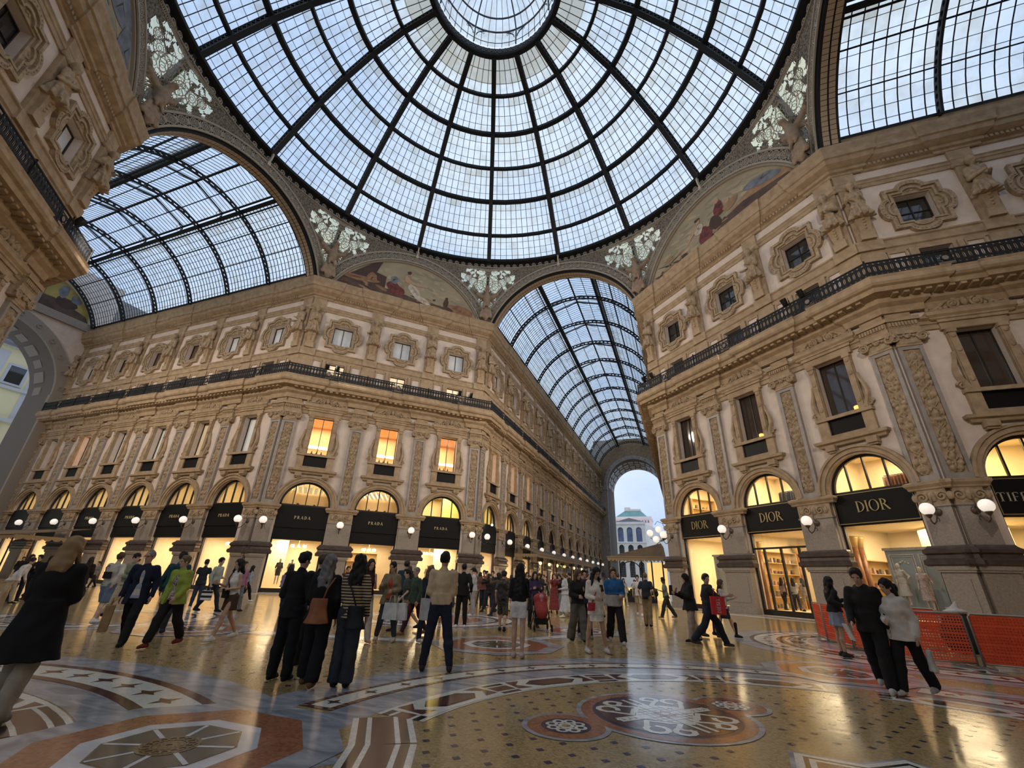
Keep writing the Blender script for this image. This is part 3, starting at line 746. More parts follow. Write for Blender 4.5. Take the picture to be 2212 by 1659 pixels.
for fc in ('A', 'B', 'C', 'L', 'R', 'N'):
    bs = BAYS[fc]; n = len(bs)
    for i, u in enumerate(bs):
        if fc == 'C' and i == 0: pass
        o = window(fc, u, i, n, ATT[fc][i], MZ[fc][i], TALL[LITF1[fc][i]])
        dark_arch = (fc == 'N' and i in (3, 4)) or fc == 'C'
        link('arched_fanlight', LUN['dark' if dark_arch else 'lit'], o)
        if fc == 'C': continue
        sign(fc, u, i, n, SIGN[fc][i])
        sk = 'P' if fc in 'ALN' else ('door' if fc == 'B' and i == 1 else 'W')
        if fc == 'N' and i > 3: sk = 'P'
        WN[0] += 1
        w_ = struct(link('window_%d' % WN[0], SW[sk], M=FR[fc] @ T(u)), 'tall lit shop front window')
    ps = PILS[fc]
    for i, u in enumerate(ps):
        pilaster(fc, u, i, len(ps))
    if fc != 'C':
        for i, u in enumerate(ps):
            if fc == 'N' and i > 11: continue
            lamp(fc, u, 'white globe lamp on pilaster, '+place(fc, i, len(ps)))
    a, b = EXT[fc]; lo, hi = a, b
    if fc in 'ABC': lo, hi = a-.49, b+.49
    elif fc == 'L': hi = .49
    else: lo = -.49
    cuts = sorted([lo]+[p for p in ps if abs(abs(p)-.52) > .1 and abs(abs(p)-7.83) > .1 and lo < p < hi]+[hi])
    if fc in 'LN' and True:
        cuts = [c for c in cuts if True]
    for k in range(len(cuts)-1):
        w = cuts[k+1]-cuts[k]
        if w < .4: continue
        idx = k if fc not in 'L' else len(cuts)-2-k
        railing(fc, (cuts[k]+cuts[k+1])/2, w, 'black iron balcony railing, '+place(fc, idx, len(cuts)-1))
# rooms
for i, u in enumerate(BAYS['A']):
    room('A', u, .25, 3.75, 4.2, 4.9, M_WARMW, M_CREAM, 'wall_shop_%d' % (10+i), 250, WARM)
    room('A', u, 4.6, 8.2, 4.0, 4.9, M_CREAM, M_DARKM, 'wall_shop_%d' % (20+i), 230, YEL if i == 2 else WARM)
    room('A', u, 9.6, 13.3, 3.4, 4.9, mat('peach_room_wall', (.80, .52, .30), .8) if i == 0 else bpy.data.materials['peach_room_wall'], M_CREAM, 'wall_shop_%d' % (30+i), 230, WARM)
for i, u in enumerate(BAYS['B']):
    room('B', u, .25, 4.5, 5.0, 5.0, M_WARMW, M_CREAM, 'wall_shop_%d' % (40+i), 270, WARM2)
    room('B', u, 5.2, 8.4, 4.0, 5.0, M_WARMW, M_CREAM, 'wall_shop_%d' % (50+i), 300, WARM2)
for i, u in enumerate(BAYS['L']):
    room('L', u, .25, 3.75, 3.6, 5.0, M_WARMW, M_CREAM, 'wall_shop_%d' % (60+i), 260, WARM)
    room('L', u, 4.6, 8.2, 3.2, 5.0, M_CREAM, M_DARKM, 'wall_shop_%d' % (70+i), 120, YEL)
for i, u in enumerate(BAYS['N'][:9]):
    room('N', u, .25, 3.75, 3.6, 5.0, M_WARMW, M_CREAM, 'wall_shop_%d' % (80+i), 240, WARM)
    if i < 3: room('N', u, 4.6, 8.2, 3.2, 5.0, mat('yellow_room', (.80, .70, .25), .8) if i == 0 else M_CREAM, M_DARKM, 'wall_shop_%d' % (100+i), 140, YEL)
    elif i > 4: room('N', u, 4.6, 8.2, 3.2, 5.0, M_CREAM, M_DARKM, 'wall_shop_%d' % (100+i), 50, YEL)
for i, u in enumerate(BAYS['R'][:1]):
    room('R', u, .25, 4.5, 5.0, 5.0, M_WARMW, M_CREAM, 'wall_shop_%d' % (120+i), 230, (1., .8, .42))
    room('R', u, 5.2, 8.4, 4.0, 5.0, M_WARMW, M_CREAM, 'wall_shop_%d' % (130+i), 300, (1., .8, .42))
FP = 4300
for fc, u, w, aim, pw in [('A', -6.0, 'first', (12, 10, 9), FP), ('A', -5.2, 'second', (0, 0, 33), 0), ('A', 5.6, 'third', (16, 12, 14), FP), ('A', 6.7, 'fourth', (0, 0, 33), 0),
                      ('B', -7.9, 'first', (-10, 16, 9), FP), ('B', -7.0, 'second', (0, 0, 33), 0), ('B', 4.6, 'third', (-14, 10, 14), FP), ('B', 5.6, 'fourth', (0, 0, 33), 0),
                      ('C', 6.6, 'first', (-24, 8, 12), FP), ('C', -4, 'second', (6, 14, 16), FP), ('D', 4, 'first', (-14, 14, 14), FP), ('D', -4, 'second', (10, 16, 12), FP),  # second near-left lamp and both behind are added to light the facades
                      ('LS', 9, 'first', (-30, 8, 10), FP*.8), ('LS', 20, 'second', (-42, 8, 14), FP*.8), ('NE', -10, 'first', (-8, 34, 12), FP*.5), ('NE', -34, 'second', (-8, 58, 12), FP*.5)]:  # unseen lamps added to light the left and middle arcade walls
    projector(fc, u, w+' floodlight'+' from left, balcony rail '+{'A': 'under the lion painting', 'B': 'under the palm painting', 'C': 'of near left wall', 'D': 'behind, unseen, added for light', 'LS': 'across, unseen, added for light', 'NE': 'across, unseen, added for light'}[fc], aim, pw)
# ------------------------------------------------------------------ glass barrel vaults over the arms
VZ, VR, VL = 23.7, 8.3, math.radians(21)
VS = math.radians(69.2)               # angle of the springing from the crown
def vp(x, th, r=VR): return (x, r*math.sin(th), VZ+r*math.cos(th))
def set_dirt(me, d):
    a = me.attributes.new('dirt', 'FLOAT', 'FACE'); a.data.foreach_set('value', d)
def rib_mesh():
    m = MB(); n = 40
    # local: polygon in (y, z) drawn as (x, z) of plate, thickness along plate-y -> swapped afterwards
    hol = []
    for sgn in (-1, 1):
        for k in range(15):
            a0 = VL*1.0+(VS-VL)*(k+.16)/15; a1 = VL+(VS-VL)*(k+.84)/15
            q = [(sgn*r*math.sin(t), VZ+r*math.cos(t)) for r, t in [(8.05, a0), (7.98, a0+.012), (7.98, a1-.012), (8.05, a1), (8.12, a1), (8.19, a1-.012), (8.19, a0+.012), (8.12, a0)]]
            hol.append(q)
    for k in range(11):
        a0 = -VL+2*VL*(k+.16)/11; a1 = -VL+2*VL*(k+.84)/11
        hol.append([(r*math.sin(t), VZ+r*math.cos(t)) for r, t in [(7.98, a0), (7.98, a1), (8.19, a1), (8.19, a0)]])
    th = np.linspace(-VS, VS, n)
    out = [(8.30*math.sin(t), VZ+8.30*math.cos(t)) for t in th]; inn = [(7.86*math.sin(t), VZ+7.86*math.cos(t)) for t in th]
    m.plate(inn+out[::-1], hol, -.07, .07)
    for s in (-1, 1):
        m.box(s*7.9-.18, s*7.9+.18, -.16, .16, 26.1, 26.75); m.box(s*7.68-.12, s*7.68+.12, -.12, .12, 25.8, 26.2)
    m.v = [(y, x, z) for x, y, z in m.v]; m.f = [tuple(reversed(f)) for f in m.f]
    return m.mesh('rib', M_IRON)
RIB = rib_mesh()
LZ = VZ+VR*math.cos(VL); LY = VR*math.sin(VL); CL = .75; RIDGE = LZ+CL+.95
def truss_mesh():
    """gable truss of the raised ridge skylight with its arched brackets"""
    m = MB(); n = 12
    for s in (-1, 1):
        m.bar((0, s*LY, LZ+CL), (0, 0, RIDGE), .07, .12); m.bar((0, s*LY, LZ-.05), (0, s*LY, LZ+CL), .08)
        m.tube([(0, s*(LY-.05-.9*(1-math.cos(t))), LZ+.05+.95*math.sin(t)) for t in np.linspace(0, PI/2, 9)], .03, 4)
        m.tube([(0, s*(LY-.1-.2*(1-math.cos(t))), LZ+.3+.35*math.sin(t)) for t in np.linspace(0, 2*PI, 10)], .02, 4)
        m.bar((0, s*LY*.45, LZ+CL+.30), (0, 0, RIDGE-.1), .04)
    m.ball((0, 0, RIDGE-.12), (.1, .18, .12), 8)
    return m.mesh('skylight_truss', M_IRON)
TRS = truss_mesh()
def vault(name, label, M, xs, x_end, bars=.42, rows=12, seed=0):
    """xs: rib positions along the arm"""
    r = random.Random(seed)
    t = thing(name, label, 'glass roof', M, None)
    for x in xs: link('rib', RIB, t, (x, 0, 0))
    for a, b in zip(xs[:-1], xs[1:]): link('skylight_truss', TRS, t, ((a+b)/2, 0, 0))
    x0 = -.35
    m = MB()
    for s in (-1, 1):
        for th, w, h in ((VL, .30, .22), (VL+.045, .12, .12), (.60, .10, .12), (.87, .07, .07), (VS-.02, .16, .12)):
            m.bar(vp(x0, s*th, 8.22), vp(x_end, s*th, 8.22), w, h, up=(0, math.sin(s*th), math.cos(th)))
        m.bar((x0, s*LY, LZ+CL), (x_end, s*LY, LZ+CL), .14, .12)
        m.bar((x0, s*LY*.5, LZ+CL+.52), (x_end, s*LY*.5, LZ+CL+.52), .06, .08)
        m.box(x0, x_end, s*LY-.22 if s > 0 else s*LY-.02, s*LY+.02 if s > 0 else s*LY+.22, LZ-.06, LZ-.02)
    m.bar((x0, 0, RIDGE), (x_end, 0, RIDGE), .16, .14)
    for p in xs: pass
    link('purlins', m.mesh('purlins', M_IRON), t)
    m = MB(); n = int((x_end-x0)/bars); th = np.linspace(VL, VS, 8)
    for k in range(n+1):
        x = x0+(x_end-x0)*k/n
        for s in (-1, 1):
            m.tube([vp(x, s*a, 8.31) for a in th], 0, 4, sq=(.028, .016), up=(1, 0, 0))
            m.bar((x, s*LY, LZ+CL), (x, 0, RIDGE), .025, .04)
    link('glazing_bars', m.mesh('glazing_bars', M_IRON), t)
    m = MB(); me_d = []
    TH = np.linspace(VL, VS, rows+1)
    for k in range(n):
        xa = x0+(x_end-x0)*k/n; xb = x0+(x_end-x0)*(k+1)/n; col = r.random()
        for s in (-1, 1):
            for j in range(rows):
                ra, rb = 8.36, 8.42
                q = [vp(xa, s*TH[j], ra), vp(xb, s*TH[j], ra), vp(xb, s*(TH[j+1]+.003), rb), vp(xa, s*(TH[j+1]+.003), rb)]
                m.add(q if s > 0 else q[::-1], [(0, 1, 2, 3)]); me_d.append((.55 if j in (0, 1) else .12)*r.random()**1.5+(.25*r.random() if col > .82 else 0)+(.15 if j == 0 else 0))
            q = [(xa, s*(LY+.05), LZ+CL+.04), (xb, s*(LY+.05), LZ+CL+.04), (xb, 0, RIDGE+.09), (xa, 0, RIDGE+.09)]
            m.add(q if s < 0 else q[::-1], [(0, 1, 2, 3)]); me_d.append(.12*r.random())
    me = m.mesh('roof_panes', M_ROOF); set_dirt(me, me_d); link('roof_panes', me, t)
    m = MB()                                              # overlaps of the pane rows
    for s in (-1, 1):
        for j in range(1, rows):
            p = [vp(x0, s*TH[j], 8.35), vp(x_end, s*TH[j], 8.35)]
            m.bar(p[0], p[1], .035, .02, up=(0, math.sin(s*TH[j]), math.cos(TH[j])))
    link('pane_overlaps', m.mesh('pane_overlaps', mat('grey_overlap_strip', (.16, .17, .17), .6) if 'grey_overlap_strip' not in bpy.data.materials else bpy.data.materials['grey_overlap_strip']), t)
    return t
def armM(dx, dy): return Matrix(((dx, -dy, 0, dx*AP), (dy, dx, 0, dy*AP), (0, 0, 1, 0), (0, 0, 0, 1)))
vault('glass_vault', 'glass and iron barrel roof over the long middle arcade with the end arch', armM(0, 1), [6.0+P5*k for k in range(12)], LEN['N'], seed=1)
vault('glass_vault', 'glass and iron barrel roof over the left arcade', armM(-1, 0), [6.0+P5*k for k in range(6)], LEN['L'], seed=2)
vault('glass_vault', 'glass roof slope with rusty streaks at the upper right', armM(1, 0), [5.85+P5*k for k in range(4)], LEN['R'], bars=.62, rows=9, seed=3)
_v = vault('ceiling_south_arm', 'glass barrel roof over the arcade behind the viewer', armM(0, -1), [6.0+P5*k for k in range(3)], LEN['S'], bars=.9, rows=7, seed=4); _v['kind'] = 'structure'; del _v['category']

# ------------------------------------------------------------------ the dome
DP = [(19.55, 33.0), (17.95, 35.2), (15.85, 37.85), (13.6, 40.1), (11.2, 42.0), (8.35, 43.5), (5.3, 44.25)]
def dome_pt(r, z, a): return (r*math.cos(a), r*math.sin(a), z)
dome = thing('glass_dome', 'great glass dome of sixteen dark iron ribs over the octagon', 'dome', Matrix.Identity(4))
def dome_rib():
    m = MB(); n = len(DP)
    fine = []
    for (r0, z0), (r1, z1) in zip(DP[:-1], DP[1:]):
        for k in range(3): fine.append((r0+(r1-r0)*k/3, z0+(z1-z0)*k/3))
    fine.append(DP[-1])
    def off(d):
        out = []
        for i, (r, z) in enumerate(fine):
            a = fine[max(0, i-1)]; b = fine[min(len(fine)-1, i+1)]; tx, tz = b[0]-a[0], b[1]-a[1]; L = math.hypot(tx, tz)
            out.append((r-tz/L*d, z+tx/L*d))               # inward normal is (-tz, tx) turned to the inside
        return out
    inner = off(.50); outer = off(-.02)
    m.tube([(r, 0, z) for r, z in inner], 0, 4, sq=(.05, .20), up=(0, 0, 1))
    m.tube([(r, 0, z) for r, z in outer], 0, 4, sq=(.03, .2), up=(0, 0, 1))
    for s in (-.17, .17):                                    # lattice web
        k = 0
        for i in range(len(fine)-1):
            for h in range(3):
                f0, f1 = h/3, (h+1)/3
                A = [inner[i][j]+(inner[i+1][j]-inner[i][j])*f0 for j in (0, 1)]; B = [outer[i][j]+(outer[i+1][j]-outer[i][j])*f1 for j in (0, 1)]
                Cc = [inner[i][j]+(inner[i+1][j]-inner[i][j])*f1 for j in (0, 1)]; D = [outer[i][j]+(outer[i+1][j]-outer[i][j])*f0 for j in (0, 1)]
                m.bar((A[0], s, A[1]), (B[0], s, B[1]), .05, .03, up=(0, 1, 0)); m.bar((Cc[0], s, Cc[1]), (D[0], s, D[1]), .05, .03, up=(0, 1, 0))
    return m.mesh('rib', M_IRON)
DRIB = dome_rib()
for k in range(16):
    link('rib', DRIB, dome, M=Matrix.Rotation(2*PI*k/16, 4, 'Z'))
for i, (r, z) in enumerate(DP[1:-1]):
    m = MB(); w = .2 if i in (1, 3) else .13
    m.tube([dome_pt(r-.12, z-.12, 2*PI*k/64) for k in range(64)], 0, 4, closed=True, sq=(.15, w), up=(0, 0, 1)); link('ring_beam', m.mesh('ring_beam', M_IRON), dome)
def dome_glass():
    r = random.Random(5); m = MB(); d = []; bars = MB(); rows = MB()
    NB = [12, 12, 10, 8, 7, 5]; NR = [4, 4, 4, 4, 4, 3]
    for s in range(16):
        a0, a1 = 2*PI*s/16, 2*PI*(s+1)/16
        for b in range(6):
            (r0, z0), (r1, z1) = DP[b], DP[b+1]
            for k in range(NB[b]):
                b0, b1 = a0+(a1-a0)*k/NB[b], a0+(a1-a0)*(k+1)/NB[b]
                bars.bar(dome_pt(r0, z0, b0), dome_pt(r1, z1, b0), .022, .05, up=(-math.sin(b0), math.cos(b0), 0))
                for j in range(NR[b]):
                    f0, f1 = j/NR[b], (j+1)/NR[b]
                    R0, Z0, R1, Z1 = r0+(r1-r0)*f0, z0+(z1-z0)*f0, r0+(r1-r0)*f1, z0+(z1-z0)*f1
                    m.add([dome_pt(R0+.08, Z0+.06, b0), dome_pt(R0+.08, Z0+.06, b1), dome_pt(R1+.03, Z1+.03, b1), dome_pt(R1+.03, Z1+.03, b0)], [(0, 3, 2, 1)])
                    top = j == NR[b]-1
                    d.append(.10*r.random()+(.45*r.random() if top and b else 0)+((.55+.35*r.random()) if b == 5 and j > 0 else 0)+(.25*r.random() if b == 5 else 0)+(.25*r.random() if r.random() > .93 else 0))
            for j in range(1, NR[b]):
                f = j/NR[b]; R, Z = r0+(r1-r0)*f, z0+(z1-z0)*f
                rows.tube([dome_pt(R-.02, Z-.02, a0+(a1-a0)*k/6) for k in range(7)], 0, 4, sq=(.010, .016), up=(0, 0, 1))
    me = m.mesh('dome_panes', M_ROOF); set_dirt(me, d)
    link('dome_panes', me, dome); link('glazing_bars', bars.mesh('glazing_bars', M_IRON), dome); link('pane_overlaps', rows.mesh('pane_overlaps', bpy.data.materials['grey_overlap_strip']), dome)
dome_glass()
def ringprof(name, prof, n=96, mt=M_IRON, parent=dome):
    m = MB(); k = len(prof)
    for i in range(n):
        for r, z in prof: m.v.append(dome_pt(r, z, 2*PI*i/n))
    for i in range(n):
        for j in range(k): m.f.append((i*k+j, ((i+1) % n)*k+j, ((i+1) % n)*k+(j+1) % k, i*k+(j+1) % k)); m.m.append(0)
    return link(name, m.mesh(name, mt), parent)
ringprof('base_ring', [(19.12, 32.74), (19.12, 33.0), (19.2, 33.10), (19.75, 33.12), (19.75, 32.1), (19.62, 32.08), (19.62, 32.70)])
ringprof('oculus_ring', [(5.42, 44.05), (5.05, 44.08), (4.98, 44.2), (5.0, 44.95), (5.1, 45.0), (5.15, 44.3), (5.42, 44.4)])
m = MB()                                                  # filigree on the oculus ring
for k in range(64):
    a = 2*PI*k/64; M_ = Matrix.Rotation(a, 4, 'Z') @ T(4.97, 0, 44.58, -PI/2); m.M = M_
    for dz in (-.17, .17): m.plate(circle(0, dz, .14, 8), [circle(0, dz, .09, 8)], -.03, 0)
    m.plate(circle(.24, 0, .09, 8), [circle(.24, 0, .05, 8)], -.03, 0)
m.M = None; link('oculus_filigree', m.mesh('oculus_filigree', mat('faded_iron_paint', (.16, .16, .16), .6)), dome)
m = MB()
for k in range(48):
    a = 2*PI*k/48; m.bar(dome_pt(4.95, 45.0, a), dome_pt(4.95, 45.7, a), .03)
m.tube([dome_pt(4.95, 45.7, 2*PI*k/48) for k in range(48)], .03, 4, closed=True); link('gallery_rail', m.mesh('gallery_rail', M_IRON), dome)
# lantern above the oculus
LP = [(4.9, 45.1), (4.85, 47.2), (4.3, 48.3), (3.2, 49.3), (1.8, 50.0), (.4, 50.3)]
m = MB(); g = MB(); dl = []; rr = random.Random(8)
M_LANT = mat('lantern_iron', (.10, .105, .11), .6)
for k in range(48):
    a, b = 2*PI*k/48, 2*PI*(k+1)/48; big = k % 6 == 0
    for (r0, z0), (r1, z1) in zip(LP[:-1], LP[1:]):
        m.bar(dome_pt(r0, z0, a), dome_pt(r1, z1, a), .12 if big else .03, .10 if big else .04, up=(-math.sin(a), math.cos(a), 0))
        g.add([dome_pt(r0+.06, z0+.04, a), dome_pt(r0+.06, z0+.04, b), dome_pt(r1+.06, z1+.04, b), dome_pt(r1+.06, z1+.04, a)], [(0, 3, 2, 1)]); dl.append(.15*rr.random()+.05)
for r, z in LP[1:]: m.tube([dome_pt(r, z, 2*PI*k/48) for k in range(48)], 0, 4, closed=True, sq=(.06, .05), up=(0, 0, 1))
for k in range(8):                                        # pierced arch spandrels between the lantern posts
    a0 = 2*PI*k/8
    for s in (-1, 1):
        m.tube([dome_pt(4.8, 46.0+1.15*math.sin(t), a0+s*(.03+.33*(1-math.cos(t)))) for t in np.linspace(0, PI/2, 8)], .05, 4)
        for j in range(3): m.tube([dome_pt(4.8, 46.85+.13*math.sin(t)-.1*j, a0+s*(.06+.05*j+.02*math.cos(t))) for t in np.linspace(0, 2*PI, 8)], .02, 4)
link('lantern_frame', m.mesh('lantern_frame', M_LANT), dome)
me = g.mesh('lantern_panes', M_ROOF); set_dirt(me, dl); link('lantern_panes', me, dome)
# wave scroll frieze under the base ring
m = MB(); N_ = 176
for k in range(N_):
    m.M = Matrix.Rotation(2*PI*k/N_, 4, 'Z') @ T(19.58, 0, 32.44, -PI/2)
    m.tube(spiral(0, -.02, .25, 1.5, -.02, n=13, a0=-PI/2), .046, 4)
    m.box(-.36, .36, -.02, .02, -.27, -.22)
m.M = None; link('wave_scroll_frieze', m.mesh('wave_scroll_frieze', M_IRON2), dome)

# ------------------------------------------------------------------ pierced iron arches, pendentive glass, lunettes
LAZ = 22.95
def lace_mesh(seed=0):
    m = MB(); n = 56; a0 = math.radians(18.8); R0, R1 = 7.95, 8.80
    m.plate(arc(0, LAZ, R1+.06, a0, PI-a0, n)+arc(0, LAZ, R0-.04, a0, PI-a0, n)[::-1], [], -.40, -.14, 0)
    for r0, r1 in ((R1-.07, R1+.08), (R0-.05, R0+.08)):
        m.plate(arc(0, LAZ, r1, a0, PI-a0, n)+arc(0, LAZ, r0, a0, PI-a0, n)[::-1], [], -.50, -.40, 1)
    k = 25
    for i in range(k):
        a = a0+(PI-2*a0)*(i+.5)/k; cx, cz = 8.38*math.cos(a), LAZ+8.38*math.sin(a)
        m.plate(circle(cx, cz, .33, 14), [circle(cx, cz, .275, 14)], -.45, -.40, 1)
        m.plate(circle(cx, cz, .10, 8), [circle(cx, cz, .05, 8)], -.46, -.40, 1)
        for j in range(8):
            b = 2*PI*j/8; m.plate(circle(cx+.18*math.cos(b), cz+.18*math.sin(b), .072, 7), [circle(cx+.18*math.cos(b), cz+.18*math.sin(b), .04, 7)], -.44, -.40, 1)
        a = a0+(PI-2*a0)*(i+1)/k
        for rr_ in (8.16, 8.60):
            cx, cz = rr_*math.cos(a), LAZ+rr_*math.sin(a); m.plate(circle(cx, cz, .13, 8), [circle(cx, cz, .08, 8)], -.44, -.40, 1)
        m.plate([(8.2*math.cos(a-.008), LAZ+8.2*math.sin(a-.008)), (8.56*math.cos(a-.008), LAZ+8.56*math.sin(a-.008)), (8.56*math.cos(a+.008), LAZ+8.56*math.sin(a+.008)), (8.2*math.cos(a+.008), LAZ+8.2*math.sin(a+.008))][::-1], [], -.44, -.40, 1)
    return m.mesh('lace_band', [M_IRON, M_IRON2])
def soffit_mesh():
    """coffered inner face of the arches that open into the arms"""
    m = MB(); n = 60; a0 = math.radians(20.5)
    m.plate(arc(0, LAZ, 7.97, a0, PI-a0, n)+arc(0, LAZ, 7.72, a0, PI-a0, n)[::-1], [], -.3, .75, 0)
    for i in range(64):
        a = a0+(PI-2*a0)*(i+.5)/64; m.M = Matrix.Translation((7.72*math.cos(a), 0, LAZ+7.72*math.sin(a))) @ Matrix.Rotation(-(a-PI/2), 4, 'Y')
        m.box(-.13, .13, -.15, .18, -.05, .01, 1); m.box(-.13, .13, .28, .6, -.05, .01, 1)
    m.M = None
    return m.mesh('coffered_soffit', [M_IRON, mat('coffer_tile', (.40, .30, .20), .7)])
LACE = lace_mesh(); SOF = soffit_mesh()
OCT = {'A': 135, 'B': 45, 'C': 225, 'D': 315, 'n': 90, 'w': 180, 'e': 0, 's': 270}
ALAB = {'A': 'pierced iron arch band over the lion painting', 'B': 'pierced iron arch band over the palm tree painting', 'C': 'pierced iron arch band at the top left edge', 'D': 'pierced iron arch band behind the viewer',
        'n': 'pierced iron arch opening into the long middle arcade', 'w': 'pierced iron arch opening into the left arcade', 'e': 'pierced iron arch at the upper right opening', 's': 'pierced iron arch behind the viewer'}
def octM(deg):                                            # local y points away from the centre through the face
    a = math.radians(deg); return frame(AP*math.cos(a), AP*math.sin(a), math.sin(a), -math.cos(a))
def pend_mesh(side):
    """glass and tracery between arch and dome ring, one half face (side = +1 right, -1 left), in face coordinates"""
    g = MB(); tr = MB(); d = []
    n = 84; m_ = 26
    def S(u, v):
        a = PI/2-u*math.radians(69.5)                     # along the arch from the crown to the foot
        R1 = 8.86; px, pz = side*R1*math.cos(a), LAZ+R1*math.sin(a); P = Vector((px, -.28, pz))
        az = math.atan2(px, AP)
        Q = Vector((19.55*math.sin(az), 19.55*math.cos(az)-AP, 32.16))
        return P.lerp(Q, v)
    FL = ((.94, .28, .70), (.885, .66, .78), (.775, .48, .62), (.665, .48, .40), (.58, .5, .28), (.985, .70, .55), (.81, .88, .36), (.80, .1, .36))
    rq = random.Random(9); FL2 = FL+tuple((.50+.48*rq.random(), .08+.84*rq.random(), .15) for _ in range(46))
    vs = [S(i/n, j/m_) for i in range(n+1) for j in range(m_+1)]
    fs = []; fi = []
    for i in range(n):
        for j in range(m_):
            f = (i*(m_+1)+j, (i+1)*(m_+1)+j, (i+1)*(m_+1)+j+1, i*(m_+1)+j+1); c = S((i+.5)/n, (j+.5)/m_)
            op = any((c-S(u, v)).length < r*1.12 for u, v, r in FL2)
            (fs if op else fi).append(f if side > 0 else f[::-1])
            if op: d.append(.25*RND.random())
    g.add(vs, fs); lp = MB(); lp.add([v+Vector((0, -.01, 0)) for v in vs], fi)
    def ring(u, v, r, w=.028, k=12, lobes=0):
        c = S(u, v); du = (S(min(1, u+.02), v)-S(u-.02, v)).normalized(); nn = du.cross(S(u, min(1, v+.05))-S(u, max(0, v-.05))).normalized(); dv = nn.cross(du)
        off = Vector((0, -.05, 0))
        tr.tube([c+off+du*(r*math.cos(2*PI*i/k))+dv*(r*math.sin(2*PI*i/k)) for i in range(k)], w, 4, closed=True)
        for q in range(lobes):
            b = 2*PI*q/lobes; e = c+off+du*(1.46*r*math.cos(b))+dv*(1.46*r*math.sin(b)); rr_ = r*.44
            tr.tube([e+du*(rr_*math.cos(2*PI*i/8))+dv*(rr_*math.sin(2*PI*i/8)) for i in range(8)], w, 4, closed=True)
    for u, v, r in FL[:5]: ring(u, v, r*.60, .018, 14, 8); ring(u, v, r*1.12, .03, 16); ring(u, v, r*.3, .018, 8)
    for i in range(40):
        u = .44+.55*i/40; L = (S(u, 1)-S(u, 0)).length
        for v in (.06, .94): ring(u, v, .12, .022, 8)
    rr_ = random.Random(3)
    for i in range(26):
        u = .5+.5*rr_.random(); v = rr_.random(); ring(u, v, .15+.06*rr_.random(), .02, 8)
    for v in (0.0, 1.0): tr.tube([S(i/n, v)+Vector((0, -.06, 0)) for i in range(n+1)], .05, 4)
    return g.mesh('glass', M_PENDGL), d, tr.mesh('tracery', M_IRON2), lp.mesh('lace_plate', M_LACEP)
M_LACEP = mat('lace_plate_paint', (.26, .225, .175), .8, var=(.07, .062, .055), scale=9, detail=1)
PEN = {s: pend_mesh(s) for s in (1, -1)}
for s in PEN: set_dirt(PEN[s][0], PEN[s][1])
BRK = MB()
BRK.tube([(0, -.42, 31.75), (0, -.62, 32.1), (0, -.70, 32.5), (0, -.62, 32.95)], 0, 4, sq=(.06, .10), up=(1, 0, 0)); BRK.box(-.12, .12, -.62, -.2, 31.5, 31.85)
BRK = BRK.mesh('scroll_bracket', mat('pale_bracket_stone', (.52, .45, .36), .7))
for key, deg in OCT.items():
    if key in 'Ds': continue
    t = thing('pierced_arch', ALAB[key], 'arch', octM(deg), 'pierced iron arches round the octagon')
    link('lace_band', LACE, t)
    if key in 'nwes': link('coffered_soffit', SOF, t)
    link('scroll_bracket', BRK, t)
    for s in (-4.2, 4.2): link('scroll_bracket', BRK, t, (s, .35, -.62))
    for s, w in ((1, 'right'), (-1, 'left')):
        p = thing('pendentive_window', 'star traceried spandrel glass, %s half, %s' % (w, ALAB[key].replace('pierced iron ', '')), 'window', octM(deg), 'spandrel glass between arches and dome')
        link('glass', PEN[s][0], p); link('tracery', PEN[s][2], p); link('lace_plate', PEN[s][3], p)
m = MB(); m.box(-.17, .17, -.16, .16, -5.1, .3); LEG = m.mesh('corner_leg', M_IRON)
for k in range(8):
    a = 2*PI*(k+.5)/8; Rm = T(19.55*math.cos(a), 19.55*math.sin(a), 33, a) @ Matrix.Rotation(-.30, 4, 'Y'); link('corner_leg', LEG, dome, M=Rm)
# painted lunettes: plain generic scenes
LCOL = {'sky2': mat('fresco_sky_light', (.44, .36, .24), .9, var=(.36, .30, .2), scale=1), 'sky3': mat('fresco_sky_dim', (.30, .265, .18), .9, var=(.25, .22, .16), scale=1), 'sky': mat('fresco_ochre_sky', (.40, .33, .22), .9, var=(.27, .235, .165), scale=.35), 'earth': mat('fresco_brown_ground', (.13, .085, .06), .9, var=(.07, .05, .045), scale=1.2),
        'dark': mat('fresco_dark_wall', (.09, .055, .045), .9, var=(.06, .04, .035), scale=.8), 'red': mat('fresco_red_drape', (.20, .06, .055), .9, var=(.10, .03, .03), scale=3), 'white': mat('fresco_pale_cloth', (.62, .56, .46), .9, var=(.36, .31, .25), scale=3),
        'skin': mat('fresco_skin', (.45, .28, .18), .9), 'lion': mat('fresco_tawny', (.34, .19, .10), .9, var=(.2, .11, .07), scale=2), 'blue': mat('fresco_blue_grey', (.22, .24, .27), .9, var=(.13, .14, .17), scale=2), 'tan': mat('fresco_tan', (.38, .24, .14), .9, var=(.26, .15, .09), scale=1.5)}
LK = list(LCOL)
def blob(cx, cz, rx, rz, n=18, ang=0, wob=.12, seed=1):
    r = random.Random(seed); out = []
    ph = [r.random()*6 for _ in range(3)]
    for i in range(n):
        t = 2*PI*i/n; k = 1+wob*(math.sin(2*t+ph[0])+.6*math.sin(3*t+ph[1])+.5*math.sin(5*t+ph[2])); x, z = rx*k*math.cos(t), rz*k*math.sin(t)
        out.append((cx+x*math.cos(ang)-z*math.sin(ang), cz+x*math.sin(ang)+z*math.cos(ang)))
    return out
